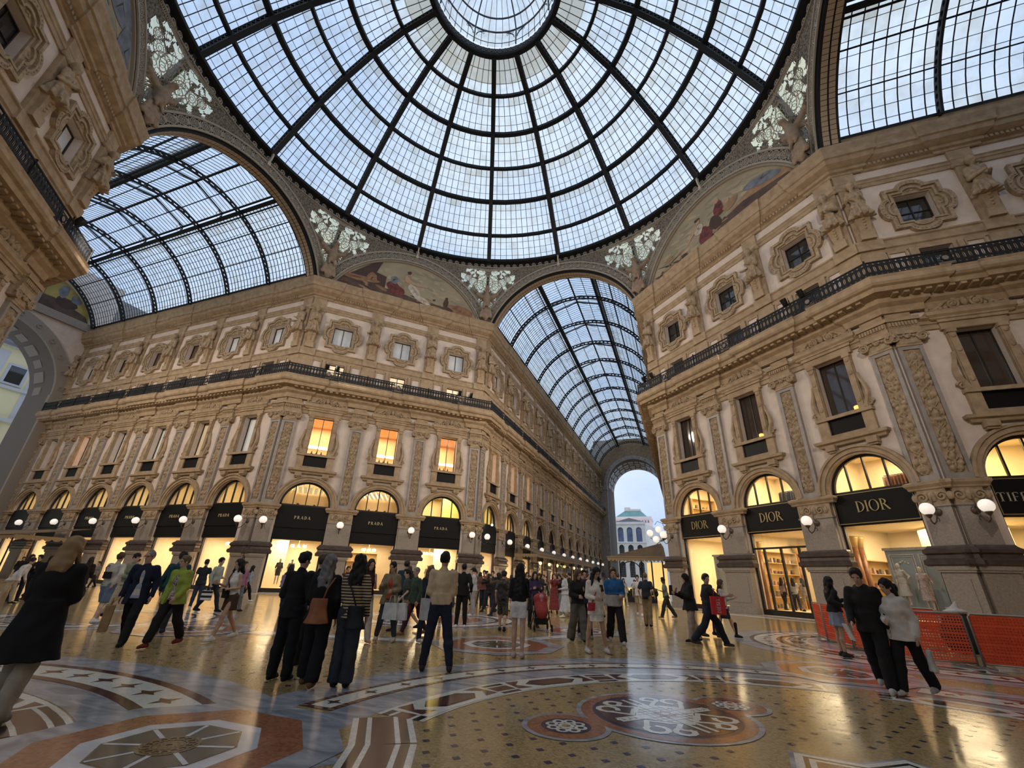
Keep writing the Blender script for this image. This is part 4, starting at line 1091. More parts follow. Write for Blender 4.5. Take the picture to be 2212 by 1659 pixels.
def lunette(fc, name, label, shapes, sky='sky'):
    t = thing(name, label, 'painting', FR[fc], 'painted lunettes over the octagon walls')
    a0 = math.asin((25.6-LAZ)/7.8); n = 40
    m = MB(); y = -.06
    def clip(P):
        return [(x, max(25.62, z)) if math.hypot(x, z-LAZ) < 7.76 else (7.76*x/math.hypot(x, z-LAZ), LAZ+7.76*(z-LAZ)/math.hypot(x, z-LAZ)) for x, z in P]
    m.plate(arc(0, LAZ, 7.8, a0, PI-a0, n), [], y, .1, LK.index(sky))
    r_ = random.Random(len(shapes)); br = []
    for k in range(150):                                  # brushwork
        x = r_.uniform(-7, 7); z = r_.uniform(25.8, 30.2)
        if math.hypot(x, z-LAZ) > 7.3: continue
        low = z < 27.0+.4*math.sin(x)
        br.append((r_.choice(['earth', 'dark', 'tan', 'earth']) if low else r_.choice(['sky2', 'sky3', 'sky2']), blob(x, z, r_.uniform(.15, .8), r_.uniform(.04, .14 if low else .22), 9, r_.uniform(-.5, .2), .2, k), not low))
    shapes = [q[:2] for q in br if q[2]]+list(shapes)[:2]+[q[:2] for q in br if not q[2]]+list(shapes)[2:]
    fold = []
    for c, P in list(shapes):
        if c in ('red', 'white', 'blue', 'lion') and len(P) == 18:
            cx = sum(p[0] for p in P)/18; cz = sum(p[1] for p in P)/18
            for k in range(4):
                q = P[r_.randrange(18)]; fold.append(({'red': 'dark', 'white': 'tan', 'blue': 'dark', 'lion': 'earth'}[c], [(cx+.03, cz), (q[0]*.9+cx*.1, q[1]*.9+cz*.1), (cx-.05, cz+.08)]))
    shapes = shapes+fold
    for i, (c, P) in enumerate(shapes):
        P = clip(P); sa = sum(P[k][0]*P[(k+1) % len(P)][1]-P[(k+1) % len(P)][0]*P[k][1] for k in range(len(P)))
        m.plate(P if sa > 0 else P[::-1], [], y-.0026-.0004*i, y-.0024-.0004*i, LK.index(c), back=False, rim=False)
    link('painted_panel', m.mesh('painted_panel', [LCOL[k] for k in LK]), t)
    m = MB()
    m.plate(arc(0, LAZ, 7.99, a0-.02, PI-a0+.02, n)+arc(0, LAZ, 7.74, a0-.02, PI-a0+.02, n)[::-1], [], -.22, 0)
    link('moulding', m.mesh('moulding', mat('lunette_moulding', (.30, .25, .20), .7) if 'lunette_moulding' not in bpy.data.materials else bpy.data.materials['lunette_moulding']), t)
ground = [(-8, 25.6), (8, 25.6), (7.6, 26.1), (5, 26.35), (3, 26.75), (1.2, 26.6), (-.5, 26.9), (-3, 27.1), (-5.2, 27.3), (-7, 27.2)]
shA = [('dark', [(-8, 25.6), (-2.6, 25.6), (-2.6, 28.4), (-3.6, 28.6), (-3.6, 31), (-5, 31), (-8, 28)]), ('earth', ground),
       ('lion', blob(-4.9, 27.45, 1.5, .34, ang=.05, seed=4)), ('lion', blob(-3.9, 27.85, .5, .55, seed=5)), ('lion', blob(-2.9, 26.95, .7, .14, ang=-.3, seed=6)),
       ('red', blob(-1.6, 27.3, .9, .7, ang=-.4, seed=7)), ('blue', blob(-1.8, 28.3, .35, .5, seed=8)), ('white', blob(.35, 27.5, 1.0, .45, ang=-.75, seed=9)), ('white', blob(1.3, 26.75, .8, .3, ang=-.3, seed=10)), ('skin', blob(-.55, 28.75, .26, .5, ang=.25, seed=11)), ('skin', blob(-.35, 29.5, .2, .25, wob=.04)), ('dark', blob(-.45, 29.62, .23, .2, seed=2)),
       ('skin', [(-.5, 28.9), (.5, 28.45), (1.3, 28.5), (1.3, 28.38), (.45, 28.28), (-.5, 28.6)]), ('lion', blob(5.3, 26.7, 1.3, .7, ang=-.25, seed=14)), ('dark', blob(3.6, 27.1, .28, .55, seed=15)), ('dark', blob(3.65, 27.75, .16, .2, wob=.03)), ('dark', blob(3.9, 26.6, .5, .2, ang=-.2, seed=16)), ('tan', blob(2.6, 26.3, .9, .2, seed=17))]
lunette('A', 'lunette_painting', 'half-round wall painting of a seated robed woman and a lion', shA)
def palm(x, z, s, c='tan'):
    out = [(c, [(x-.03*s, z), (x+.03*s, z), (x+.02*s, z+.8*s), (x-.02*s, z+.8*s)])]
    for k in range(6):
        a = PI*(.05+.18*k); out.append((c, [(x, z+.8*s), (x+.3*s*math.cos(a+.2), z+.8*s+.26*s*math.sin(a+.2)), (x+.52*s*math.cos(a), z+.76*s+.3*s*math.sin(a)), (x+.28*s*math.cos(a-.2), z+.8*s+.18*s*math.sin(a-.2))]))
    return out
shB = [('tan', [(-8, 25.6), (8, 25.6), (6.5, 27.5), (4.5, 28.3), (3.1, 27.9), (1.5, 27.4), (0, 26.5), (-3, 26.3), (-7, 26.0)]), ('earth', [(-4, 25.6), (8, 25.6), (6.4, 26.9), (3, 27.5), (.8, 27.2), (-1, 26.4), (-4, 26.0)]),
       ('blue', blob(4.6, 28.0, 1.3, .45, ang=-.35, seed=3)), ('red', blob(-.55, 27.1, .6, 1.0, ang=-.3, seed=7)), ('white', blob(-1.1, 28.2, .42, .55, seed=8)), ('skin', blob(-1.05, 29.0, .2, .26, wob=.03)), ('dark', blob(-1.1, 29.2, .25, .16, seed=4)), ('skin', [(-1.2, 28.4), (-2.4, 27.5), (-2.5, 27.6), (-1.3, 28.7)]),
       ('dark', blob(.5, 27.6, .55, .7, seed=12)), ('red', blob(1.0, 28.6, .4, .8, seed=13)), ('skin', blob(.95, 29.45, .2, .24, wob=.03)), ('tan', blob(2.0, 28.2, .7, .4, seed=15)), ('skin', blob(1.8, 28.7, .2, .2, wob=.04)), ('dark', blob(-3.4, 26.4, .5, .4, seed=19)), ('dark', blob(-5.6, 26.35, .25, .5, ang=.5, seed=21)), ('dark', blob(-5.45, 26.85, .15, .16, wob=.03))]+palm(-4.6, 26.3, 1.5)+palm(-3.2, 26.5, 1.0)+palm(-5.2, 26.1, .8)
lunette('B', 'lunette_painting', 'half-round wall painting with palm trees and grouped figures', shB)
lunette('C', 'lunette_painting', 'dim wall painting with a grey cloud at the top left edge', [('tan', ground), ('blue', blob(3.2, 29.0, 1.6, .9, seed=2)), ('blue', blob(5.0, 27.6, .8, 1.3, ang=.4, seed=5)), ('dark', blob(2.2, 29.6, .7, .6, seed=6)), ('red', blob(-1, 27.4, 1, .8, seed=8)), ('skin', blob(-1, 28.5, .3, .5))])

# ------------------------------------------------------------------ end walls with their big arches
def end_wall(name, M, zc, ri, ro, painting, dp=11.0):
    """faces the octagon; local x across, y away"""
    m = MB(); n = 28
    out = [(-9.0, 0), (-ri, 0), (-ri, zc)]+arc(0, zc, ri, PI, 0, n)[1:-1]+[(ri, zc), (ri, 0), (9.0, 0), (9.0, 33), (-9.0, 33)]
    m.plate(out, [], 0, 2.0, 0, rim=False)
    m.plate([(-ro, zc)]+arc(0, zc, ro, PI, 0, n)[1:-1]+[(ro, zc)]+arc(0, zc, ri, 0, PI, n), [], -.35, 0, 1)
    for i in range(13):
        a = PI*(i+.5)/13; rm = (ri+ro)/2; m.plate(circle(rm*math.cos(a), zc+rm*math.sin(a), .26, 10), [circle(rm*math.cos(a), zc+rm*math.sin(a), .17, 10)], -.42, -.35, 1)
    for s in (-1, 1): m.box(s*ri if s > 0 else -9, 9 if s > 0 else s*ri, -.35, 0, 0, zc, 1); m.box(min(s*(ri-.1), s*9), max(s*(ri-.1), s*9), -.5, 0, zc-.9, zc, 1)
    # deep vaulted passage
    V = []
    for i, (x, z) in enumerate([(-ri, 0), (-ri, zc)]+arc(0, zc, ri, PI, 0, n)[1:-1]+[(ri, zc), (ri, 0)]): V.append((x, z))
    for (a, b) in zip(V[:-1], V[1:]): m.add([(a[0], 0, a[1]), (b[0], 0, b[1]), (b[0], dp, b[1]), (a[0], dp, a[1])], [(0, 1, 2, 3)], 2)
    for k in range(14):                                   # coffers
        for j in range(4 if dp > 8 else 1):
            a = PI*(k+.5)/14; x, z = ri*math.cos(a), zc+ri*math.sin(a)
            m.M = Matrix.Translation((x, 2.8+2.2*j, z)) @ Matrix.Rotation(-(a-PI/2), 4, 'Y')
            m.box(-.6, .6, -.9, .9, -.10, .02, 1) if (k+j) % 2 else m.box(-.45, .45, -.7, .7, -.06, .02, 1); m.M = None
    for s in (-1, 1): m.add([(s*ri, dp, 0), (s*40, dp, 0), (s*40, dp, 34), (s*ri, dp, 34)], [(0, 1, 2, 3)], 2)
    m.add([(-ri, dp, zc+ri), (ri, dp, zc+ri), (ri, dp, 34), (-ri, dp, 34)], [(0, 1, 2, 3)], 2)
    if painting: m.box(-8, 8, -.3, 0, 26.0, 26.9, 1); m.box(2.1, 2.4, -.25, 0, 26.9, 31, 1); m.box(-2.4, -2.1, -.25, 0, 26.9, 31, 1)
    return struct(m.build(name, [M_STUC if painting else mat('ochre_tympanum', (.30, .215, .13), .85, var=(.2, .14, .09), scale=2), M_GREY if not painting else M_PIER, mat('passage_stone' if not painting else 'passage_stone_west', (.16, .135, .115), .8)], M=M))
end_wall('wall_north_end', frame(0, AP+LEN['N'], 1, 0), 21.9, 6.1, 6.85, False)
end_wall('wall_west_end', frame(-AP-LEN['L'], 0, 0, 1), 17.9, 6.9, 8.0, True, 4.8)
t = thing('lunette_painting', 'small dark wall painting of a seated figure above the left end arch', 'painting', frame(-AP-LEN['L'], 0, 0, 1), 'painted lunettes over the octagon walls')
m = MB(); m.plate([(2.5, 27.0), (7.0, 27.0), (6.85, 27.8), (6.2, 28.8), (5.2, 29.7), (4, 30.4), (2.5, 30.9)], [], -.12, 0, 0)
for i, (c, P) in enumerate([(2, [(2.5, 27.0), (7.0, 27.0), (6.6, 27.6), (5, 28.0), (3.4, 28.3), (2.5, 28.2)]), (3, blob(4.5, 28.2, .9, .7, seed=4)), (4, blob(3.9, 29.4, .5, .7, seed=6)), (4, blob(5.2, 29.0, .5, .5, seed=9))]):
    m.plate(P, [], -.125-.002*i, -.122-.002*i, c, back=False, rim=False)
link('painted_panel', m.mesh('painted_panel', [mat('fresco_gold', (.45, .36, .12), .9, var=(.3, .26, .08), scale=1), M_STONE, LCOL['earth'], LCOL['dark'], LCOL['blue']]), t)
m = MB(); m.plate(rect(-8, 8, 0, 34), [], 0, .4); struct(m.build('wall_east_end', [M_STUC], M=frame(AP+LEN['R'], 0, 0, -1)))
# ------------------------------------------------------------------ floor: polished mosaic and marble inlay
def floor_mat(name, col, var, kind, scale, rough=.13):
    m = mat(name, col, rough, spec=.55); nt = m.node_tree; L = nt.links.new; b = nt.nodes['Principled BSDF']
    tc = nt.nodes.new('ShaderNodeTexCoord')
    rp = nt.nodes.new('ShaderNodeValToRGB'); rp.color_ramp.elements[0].color = (*var, 1); rp.color_ramp.elements[1].color = (*col, 1)
    if kind == 'tess':
        vo = nt.nodes.new('ShaderNodeTexVoronoi'); vo.inputs['Scale'].default_value = scale; L(tc.outputs['Object'], vo.inputs['Vector'])
        se = nt.nodes.new('ShaderNodeSeparateColor'); L(vo.outputs['Color'], se.inputs[0])
        no = nt.nodes.new('ShaderNodeTexNoise'); no.inputs['Scale'].default_value = .9; no.inputs['Detail'].default_value = 4; L(tc.outputs['Object'], no.inputs['Vector'])
        mx = nt.nodes.new('ShaderNodeMath'); mx.operation = 'MULTIPLY_ADD'; mx.inputs[1].default_value = .55; L(se.outputs[0], mx.inputs[0])
        m2 = nt.nodes.new('ShaderNodeMath'); m2.operation = 'MULTIPLY'; m2.inputs[1].default_value = .55; L(no.outputs[0], m2.inputs[0]); L(m2.outputs[0], mx.inputs[2])
        L(mx.outputs[0], rp.inputs[0]); rp.color_ramp.elements[0].position = .15; rp.color_ramp.elements[1].position = .75
    else:
        mp = nt.nodes.new('ShaderNodeMapping'); mp.inputs['Scale'].default_value = (1, 2.6, 1); mp.inputs['Rotation'].default_value = (0, 0, .6); L(tc.outputs['Object'], mp.inputs[0])
        no = nt.nodes.new('ShaderNodeTexNoise'); no.inputs['Scale'].default_value = scale; no.inputs['Detail'].default_value = 9; no.inputs['Distortion'].default_value = 1.2; L(mp.outputs[0], no.inputs['Vector'])
        L(no.outputs[0], rp.inputs[0]); rp.color_ramp.elements[0].position = .35; rp.color_ramp.elements[1].position = .65
    L(rp.outputs[0], b.inputs['Base Color'])
    n3 = nt.nodes.new('ShaderNodeTexNoise'); n3.inputs['Scale'].default_value = 1.3; n3.inputs['Detail'].default_value = 5; L(tc.outputs['Object'], n3.inputs['Vector'])
    mr = nt.nodes.new('ShaderNodeMapRange'); mr.inputs['To Min'].default_value = rough-.05; mr.inputs['To Max'].default_value = rough+.10; L(n3.outputs[0], mr.inputs[0]); L(mr.outputs[0], b.inputs['Roughness'])
    nb = nt.nodes.new('ShaderNodeTexNoise'); nb.inputs['Scale'].default_value = 5; nb.inputs['Detail'].default_value = 2; L(tc.outputs['Object'], nb.inputs['Vector'])
    bp = nt.nodes.new('ShaderNodeBump'); bp.inputs['Strength'].default_value = .06; bp.inputs['Distance'].default_value = .02; L(nb.outputs[0], bp.inputs['Height']); L(bp.outputs[0], b.inputs['Normal'])
    return m
FMATS = [floor_mat('floor_tan_mosaic', (.47, .335, .16), (.25, .17, .07), 'tess', 42), floor_mat('floor_grey_marble', (.50, .50, .515), (.24, .25, .28), 'vein', 1.6), floor_mat('floor_white_mosaic', (.82, .80, .71), (.64, .62, .54), 'tess', 40),
         floor_mat('floor_brown_mosaic', (.135, .055, .04), (.07, .03, .025), 'tess', 40), floor_mat('floor_black_mosaic', (.03, .026, .028), (.012, .011, .012), 'tess', 40), floor_mat('floor_red_terrazzo', (.40, .165, .085), (.24, .09, .045), 'tess', 30),
         floor_mat('floor_blue_mosaic', (.04, .04, .095), (.02, .02, .05), 'tess', 40), floor_mat('floor_pale_marble', (.72, .73, .75), (.54, .55, .58), 'vein', 1.5), floor_mat('floor_hatch_glass', (.065, .085, .083), (.04, .052, .05), 'vein', 2.0, .14), floor_mat('floor_bronze_line', (.20, .15, .07), (.11, .08, .04), 'tess', 60)]
TAN, GRY, WHT, BRN, BLK_, RED, BLU, PAL, HGL, BRZ = range(10)
fm = MB(); LV = [0]; NP = [0]
def ply(pts, mi, holes=(), lv=None):
    """flat inlay laid in the floor"""
    NP[0] += 1; z = .0010*(LV[0] if lv is None else lv)+.00003*(NP[0] % 31)
    loops = [pts]+list(holes); P = [p for l in loops for p in l]
    tri = tessellate_polygon([[Vector((p[0], p[1], 0)) for p in l] for l in loops]); fs = []
    for t in tri:
        a, b, c = (P[i] for i in t); ar = (b[0]-a[0])*(c[1]-a[1])-(b[1]-a[1])*(c[0]-a[0]); fs.append(tuple(t) if ar > 0 else tuple(reversed(t)))
    fm.add([(p[0], p[1], z) for p in P], fs, mi)
def band(c, r0, r1, a0, a1, mi, lv=None):
    n = max(6, int(abs(a1-a0)/3)); A = [math.radians(a0+(a1-a0)*i/n) for i in range(n+1)]; NP[0] += 1; z = .0010*(LV[0] if lv is None else lv)+.00003*(NP[0] % 31)
    vs = [(c[0]+r0*math.cos(a), c[1]+r0*math.sin(a), z) for a in A]+[(c[0]+r1*math.cos(a), c[1]+r1*math.sin(a), z) for a in A]
    fm.add(vs, [(i, n+1+i, n+2+i, i+1) for i in range(n)], mi)
def ngon(c, r, n=8, ph=22.5): return [(c[0]+r*math.cos(math.radians(ph+360*i/n)), c[1]+r*math.sin(math.radians(ph+360*i/n))) for i in range(n)]
def disc(c, r, mi, lv=None, n=40): ply(ngon(c, r, n, 0), mi, lv=lv)
def at(c, r, a, dx=0, dy=0):
    a = math.radians(a); return (c[0]+(r+dx)*math.cos(a)-dy*math.sin(a), c[1]+(r+dx)*math.sin(a)+dy*math.cos(a))
fm.add([(-62, -45, 0), (60, -45, 0), (60, 175, 0), (-62, 175, 0)], [(0, 1, 2, 3)], TAN)
fm.add([(-62, -45, -.4), (60, -45, -.4), (60, 175, -.4), (-62, 175, -.4)], [(0, 3, 2, 1)], TAN)
def star(c, s, rot, mi, lv):
    P = []
    for i in range(8):
        r = s*(1 if i % 2 else .38); a = rot+PI*i/4; P.append((c[0]+r*math.cos(a), c[1]+r*math.sin(a)))
    ply(P, mi, lv=lv)
def star_band(c, r0, r1, a0, a1, rope=.09, gray=(.0, .0), step=.62, lv=3, dash=0):
    if gray[0]: band(c, r1, r1+gray[0], a0-2, a1+2, GRY, lv-1)
    if gray[1]: band(c, r0-gray[1], r0, a0-1, a1+1, GRY, lv-1)
    band(c, r0, r1, a0, a1, WHT, lv)
    for ra in (r0, r1-rope): band(c, ra, ra+rope, a0, a1, BRN, lv+1)
    rm = (r0+r1)/2; da = math.degrees(rope/rm)
    for e in (a0, a1-da): band(c, r0, r1, e, e+da, BRN, lv+1)
    if dash:
        for ra in (r0, r1-rope):
            nd = int(math.radians(a1-a0)*ra/.10)
            for k in range(nd): a = a0+(a1-a0)*(k+.5)/nd; ply([at((c[0], c[1]), ra, a, rope*x, y) for x, y in ((.1, -.035), (.9, -.005), (.9, .035), (.1, .005))], RED if k % 2 else TAN, lv=lv+2)
    n = max(1, int(math.radians(a1-a0)*rm/step))
    for k in range(n):
        a = a0+(a1-a0)*(k+.5)/n; star(at(c, rm, a), (r1-r0)*.24, math.radians(a)+PI/8+.4, BRN, lv+2)
def guilloche(c, r0, r1, a0, a1, step=1.7, lv=3):
    w = r1-r0
    band(c, r0, r1, a0, a1, WHT, lv)
    band(c, r0+.10*w, r0+.24*w, a0, a1, BLK_, lv+1); band(c, r1-.24*w, r1-.10*w, a0, a1, BLK_, lv+1)
    band(c, r0+.32*w, r1-.32*w, a0, a1, BRN, lv+1)
    n = max(1, int(math.radians(a1-a0)*r0/step)); rm = (r0+r1)/2
    for k in range(n):
        a = a0+(a1-a0)*(k+.5)/n
        hx = [(.36, -.55), (.36, .55), (0, .95), (-.36, .55), (-.36, -.55), (0, -.95)]
        band(c, r0+.06*w, r1-.06*w, a-math.degrees(1.25*w/rm), a+math.degrees(1.25*w/rm), WHT, lv+2)
        for s in (-1, 1): ply([at(c, rm, a, w*x, w*y*s) for x, y in [(.33, .75), (.33, 1.15), (-.33, 1.15), (-.33, .75), (0, 1.02)]], BRN, lv=lv+3)
        ply([at(c, rm, a, w*x*.8, w*y*.8) for x, y in hx], BLK_, lv=lv+3); ply([at(c, rm, a, w*x*.62, w*y*.62) for x, y in hx], BRN, lv=lv+4)
C1 = (10.4, -11.22); C2 = (.86, -18.4)
# near circle with the rosettes
band(C1, 5.98, 6.55, -80, 260, GRY, 1); band(C1, 5.0, 5.5, -80, 260, GRY, 1)
star_band(C1, 5.5, 5.98, 86, 179, dash=1); star_band(C1, 5.5, 5.98, -20, 70)
guilloche(C1, 4.38, 5.0, 84, 177); guilloche(C1, 4.38, 5.0, -60, 78)
# the band breaks outwards round the hatch: straight return pieces
def strip(P, w, lv):
    for k in range(len(P)-1):
        a, b = Vector(P[k]), Vector(P[k+1]); d = (b-a).normalized(); n_ = Vector((-d.y, d.x))
        for f0, f1, mi, l in ((-.5, .5, WHT, 0), (-.40, -.26, BLK_, 1), (.26, .40, BLK_, 1), (-.18, .18, BRN, 1)):
            q = [a+n_*w*f0, b+n_*w*f0, b+n_*w*f1, a+n_*w*f1]; ply([(p.x, p.y) for p in q], mi, lv=lv+l)
strip([(5.55, -11.05), (6.05, -11.75), (6.35, -12.35), (6.6, -13.4)], .62, 3)
# field diamonds
for i in range(-60, 60):
    for j in range(-60, 60):
        x, y = C1[0]+.30*i+(.15 if j % 2 else 0), C1[1]+.26*j
        d = math.hypot(x-C1[0], y-C1[1])
        if 1.5 < d < 4.3 and y > -13.5 and all(math.hypot(x-a, y-b) > r for a, b, r in ((8.42, -9.42, 1.15), (7.45, -10.42, .5), (9.2, -8.55, .5))): ply([(x-.045, y), (x, y-.045), (x+.045, y), (x, y+.045)], BLU, lv=1)
for i in range(-30, 30):
    for j in range(-30, 30):
        x, y = .42*i+(.21 if j % 2 else 0), .36*j
        if -9 < x < 9.3 and -10.8 < y < 4.5 and math.hypot(x-C1[0], y-C1[1]) > 6.7 and math.hypot(x-C2[0], y-C2[1]) > 8.1 and math.hypot(x-4.45, y+5) > 2 and math.hypot(x, y) > 3.6: ply([(x-.05, y), (x, y-.05), (x+.05, y), (x, y+.05)], BLU, lv=1)
# rosette with two satellites
RC = (8.42, -9.42)
for c, r in ((RC, 1.0), ((7.45, -10.42), .42), ((9.2, -8.55), .42)):
    disc(c, r+.06, GRY, 4)
for c, r in ((RC, 1.0), ((7.45, -10.42), .42), ((9.2, -8.55), .42)): disc(c, r, RED, 5)
disc(RC, .86, BLU, 6); disc(RC, .80, BRN, 7)
ra = math.atan2(1.87, 1.75)
def rl(x, y, c=RC, a=ra): return (c[0]+x*math.cos(a)-y*math.sin(a), c[1]+x*math.sin(a)+y*math.cos(a))
def rline(P, w, mi, lv):
    for a, b in zip(P[:-1], P[1:]):
        dx, dy = b[0]-a[0], b[1]-a[1]; L_ = math.hypot(dx, dy); nx, ny = -dy/L_*w/2, dx/L_*w/2; ex, ey = dx/L_*w*.3, dy/L_*w*.3
        ply([rl(*q) for q in [(a[0]-nx-ex, a[1]-ny-ey), (b[0]-nx+ex, b[1]-ny+ey), (b[0]+nx+ex, b[1]+ny+ey), (a[0]+nx-ex, a[1]+ny-ey)]], mi, lv=lv)
for s in (-1, 1):
    for q in (-1, 1):
        rline([(s*x, q*y) for x, y in [(.12, .05), (.30, .20), (.12, .36), (.30, .50), (.18, .62)]], .06, WHT, 8)
        rline([(s*x, q*y) for x, y in [(.05, .12), (.22, .30), (.40, .12), (.56, .30)]], .06, WHT, 8)
        rline([(s*(.52+.12*math.cos(t)), q*(.42+.12*math.sin(t))) for t in np.linspace(-1.4, 4, 10)], .065, WHT, 8)
        rline([(s*(.30+.1*math.cos(t)), q*(.60+.1*math.sin(t))) for t in np.linspace(-2, 3.4, 10)], .065, WHT, 8)
        rline([(s*x, q*.05) for x in (.12, .68)], .05, WHT, 8); rline([(s*.06, q*y) for y in (.1, .70)], .05, WHT, 8)
        for k in range(3): ply([rl(s*(.50+.09*k)+.05*a_, q*.0+(.05*b_)) for a_, b_ in ((-1, 0), (0, -1), (1, 0), (0, 1))], WHT, lv=9)
ply([rl(x, y) for x, y in ((.46, 0), (0, .46), (-.46, 0), (0, -.46))], WHT, lv=9)
for q in (-1, 1):
    for e in (.08, .16, .24): rline([(q*e-.0, -(.44-e)), (q*e, .44-e)], .012, BRN, 10); rline([(-(.44-e), q*e), (.44-e, q*e)], .012, BRN, 10)
ply([rl(.15*math.cos(2*PI*i/16)*(1 if i % 2 else .6), .15*math.sin(2*PI*i/16)*(1 if i % 2 else .6)) for i in range(16)], RED, lv=11); disc(RC, .05, WHT, 12, 10)
for c in ((7.45, -10.42), (9.2, -8.55)):
    disc(c, .27, BLU, 6); disc(c, .09, WHT, 7, 14); disc(c, .05, TAN, 8, 12)
    for k in range(8):
        b = 2*PI*k/8; e = (c[0]+.16*math.cos(b), c[1]+.16*math.sin(b)); disc(e, .07, WHT, 7, 12); disc(e, .035, BLU, 8, 10)
# small star at the middle of the near circle
P = [(C1[0]+(1.25 if i % 2 else .95)*math.cos(math.radians(15+22.5*i)), C1[1]+(1.25 if i % 2 else .95)*math.sin(math.radians(15+22.5*i))) for i in range(16)]
for k, (s, mi) in enumerate([(1.08, GRY), (1.03, WHT), (.95, BLK_), (.90, WHT), (.84, BRN), (.55, TAN)]): ply([(C1[0]+(x-C1[0])*s, C1[1]+(y-C1[1])*s) for x, y in P], mi, lv=3+k)
# left circle
band(C2, 7.42, 8.0, 50, 135, GRY, 1); band(C2, 6.22, 6.66, 50, 135, GRY, 1)
star_band(C2, 6.66, 7.42, 65.5, 135, rope=.13, step=.55); band(C2, 6.66, 7.5, 64.2, 65.4, WHT, 4)
guilloche(C2, 5.62, 6.2, 68, 135, step=2.2); band(C2, 4.0, 5.62, 60, 135, BRN, 1)
# octagonal glass hatches with bronze grilles
def hatch(c, rw, tilt=0):
    k = rw/.75
    ply(ngon(c, 1.52*k), GRY, lv=6); ply(ngon(c, 1.16*k), RED, lv=7); ply(ngon(c, .76*k), PAL, lv=8); ply(ngon(c, .585*k), BRZ, lv=9); ply(ngon(c, .57*k), HGL, lv=10)
    for i in range(8):
        a = math.radians(22.5+45*i); w = .020
        ply([(c[0]+x*math.cos(a)-y*math.sin(a), c[1]+x*math.sin(a)+y*math.cos(a)) for x, y in ((.2*k, -w), (.56*k, -w), (.56*k, w), (.2*k, w))], PAL, lv=11)
    disc(c, .235*k, BLK_, 11); 
HATCH = [((4.45, -12.62), .75), ((4.45, -5.0), .80), ((5.6, -.7), .7), ((11.35, -4.75), .68), ((-3.2, -7.0), .8)]
for c, r in HATCH: hatch(c, r)
for c in ((4.45, -12.62), (4.45, -5.0)):
    band(c, .215, .245, 0, 359.9, BRZ, 12); band(c, .10, .12, 0, 359.9, BRZ, 12)
    for k in range(16):
        b = 2*PI*k/16
        for rr_, s in ((.17, .045), (.065, .04)): band((c[0]+rr_*math.cos(b+(rr_ < .1)*.2), c[1]+rr_*math.sin(b+(rr_ < .1)*.2)), s*.6, s, 0, 359.9, BRZ, 13)
# star bands and rings further out
def star_strip(p, q, w, lv=3):
    a, b = Vector(p), Vector(q); d = (b-a).normalized(); n_ = Vector((-d.y, d.x))
    for s, mi, l in ((1.5, GRY, -1), (1.0, BRN, 0), (.8, WHT, 1)):
        ply([tuple((a-d*.05*s+n_*w/2*s)[:]), tuple((a-d*.05*s-n_*w/2*s)[:]), tuple((b+d*.05*s-n_*w/2*s)[:]), tuple((b+d*.05*s+n_*w/2*s)[:])], mi, lv=lv+l)
    n = max(1, int((b-a).length/.62))
    for k in range(n): star(a.lerp(b, (k+.5)/n)[:], w*.2, math.atan2(d.y, d.x)+PI/8, BRN, lv+2)
star_strip((4.75, -3.75), (5.6, -2.05), .5); star_strip((3.0, -5.5), (-1.6, -6.6), .55); star_strip((4.55, -6.5), (4.6, -9.5), .5) if False else None
C0 = (0, 0)
for r0, r1, mi in ((3.0, 3.4, GRY), (2.86, 3.0, BRN), (2.3, 2.86, WHT), (2.2, 2.3, BRN), (1.7, 2.2, GRY), (0.01, 1.7, RED)): band(C0, r0, r1, 0, 359.9, mi, 2)
star_band(C0, 2.3, 2.86, 0, 359.9, rope=.05, step=.8)
C3 = (15.2, .6)
for r0, r1, mi in ((4.75, 5.3, GRY), (2.6, 3.2, GRY)): band(C3, r0, r1, 90, 270, mi, 2)
star_band(C3, 3.9, 4.75, 95, 262, rope=.12); guilloche(C3, 3.2, 3.8, 95, 262); 
C4 = (-7.5, -6.5)
star_band(C4, 2.2, 2.9, -160, 160, rope=.12, gray=(.5, .4))
for y in (-5.9,): star_strip((12.2, y), (19, y-3.4), .6)
# arcade runs
for fc, u0, u1 in (('N', 4, 66), ('L', -33, -3)):
    for o, w, mi in ((1.2, .5, GRY), (2.2, .35, BRN), (3.0, .7, WHT), (3.8, .35, BRN)):
        q = [FR[fc] @ Vector(v) for v in ((u0, -o-w/2, 0), (u1, -o-w/2, 0), (u1, -o+w/2, 0), (u0, -o+w/2, 0))]; ply([(p.x, p.y) for p in q], mi, lv=2)
for fc in 'AB':
    q = [FR[fc] @ Vector(v) for v in ((-8, -1.4, 0), (8, -1.4, 0), (8, -.5, 0), (-8, -.5, 0))]; ply([(p.x, p.y) for p in q], GRY, lv=2)
    q = [FR[fc] @ Vector(v) for v in ((-7.6, -2.3, 0), (7.6, -2.3, 0), (7.6, -1.6, 0), (-7.6, -1.6, 0))]; ply([(p.x, p.y) for p in q], WHT, lv=2)
struct(fm.build('floor', FMATS))

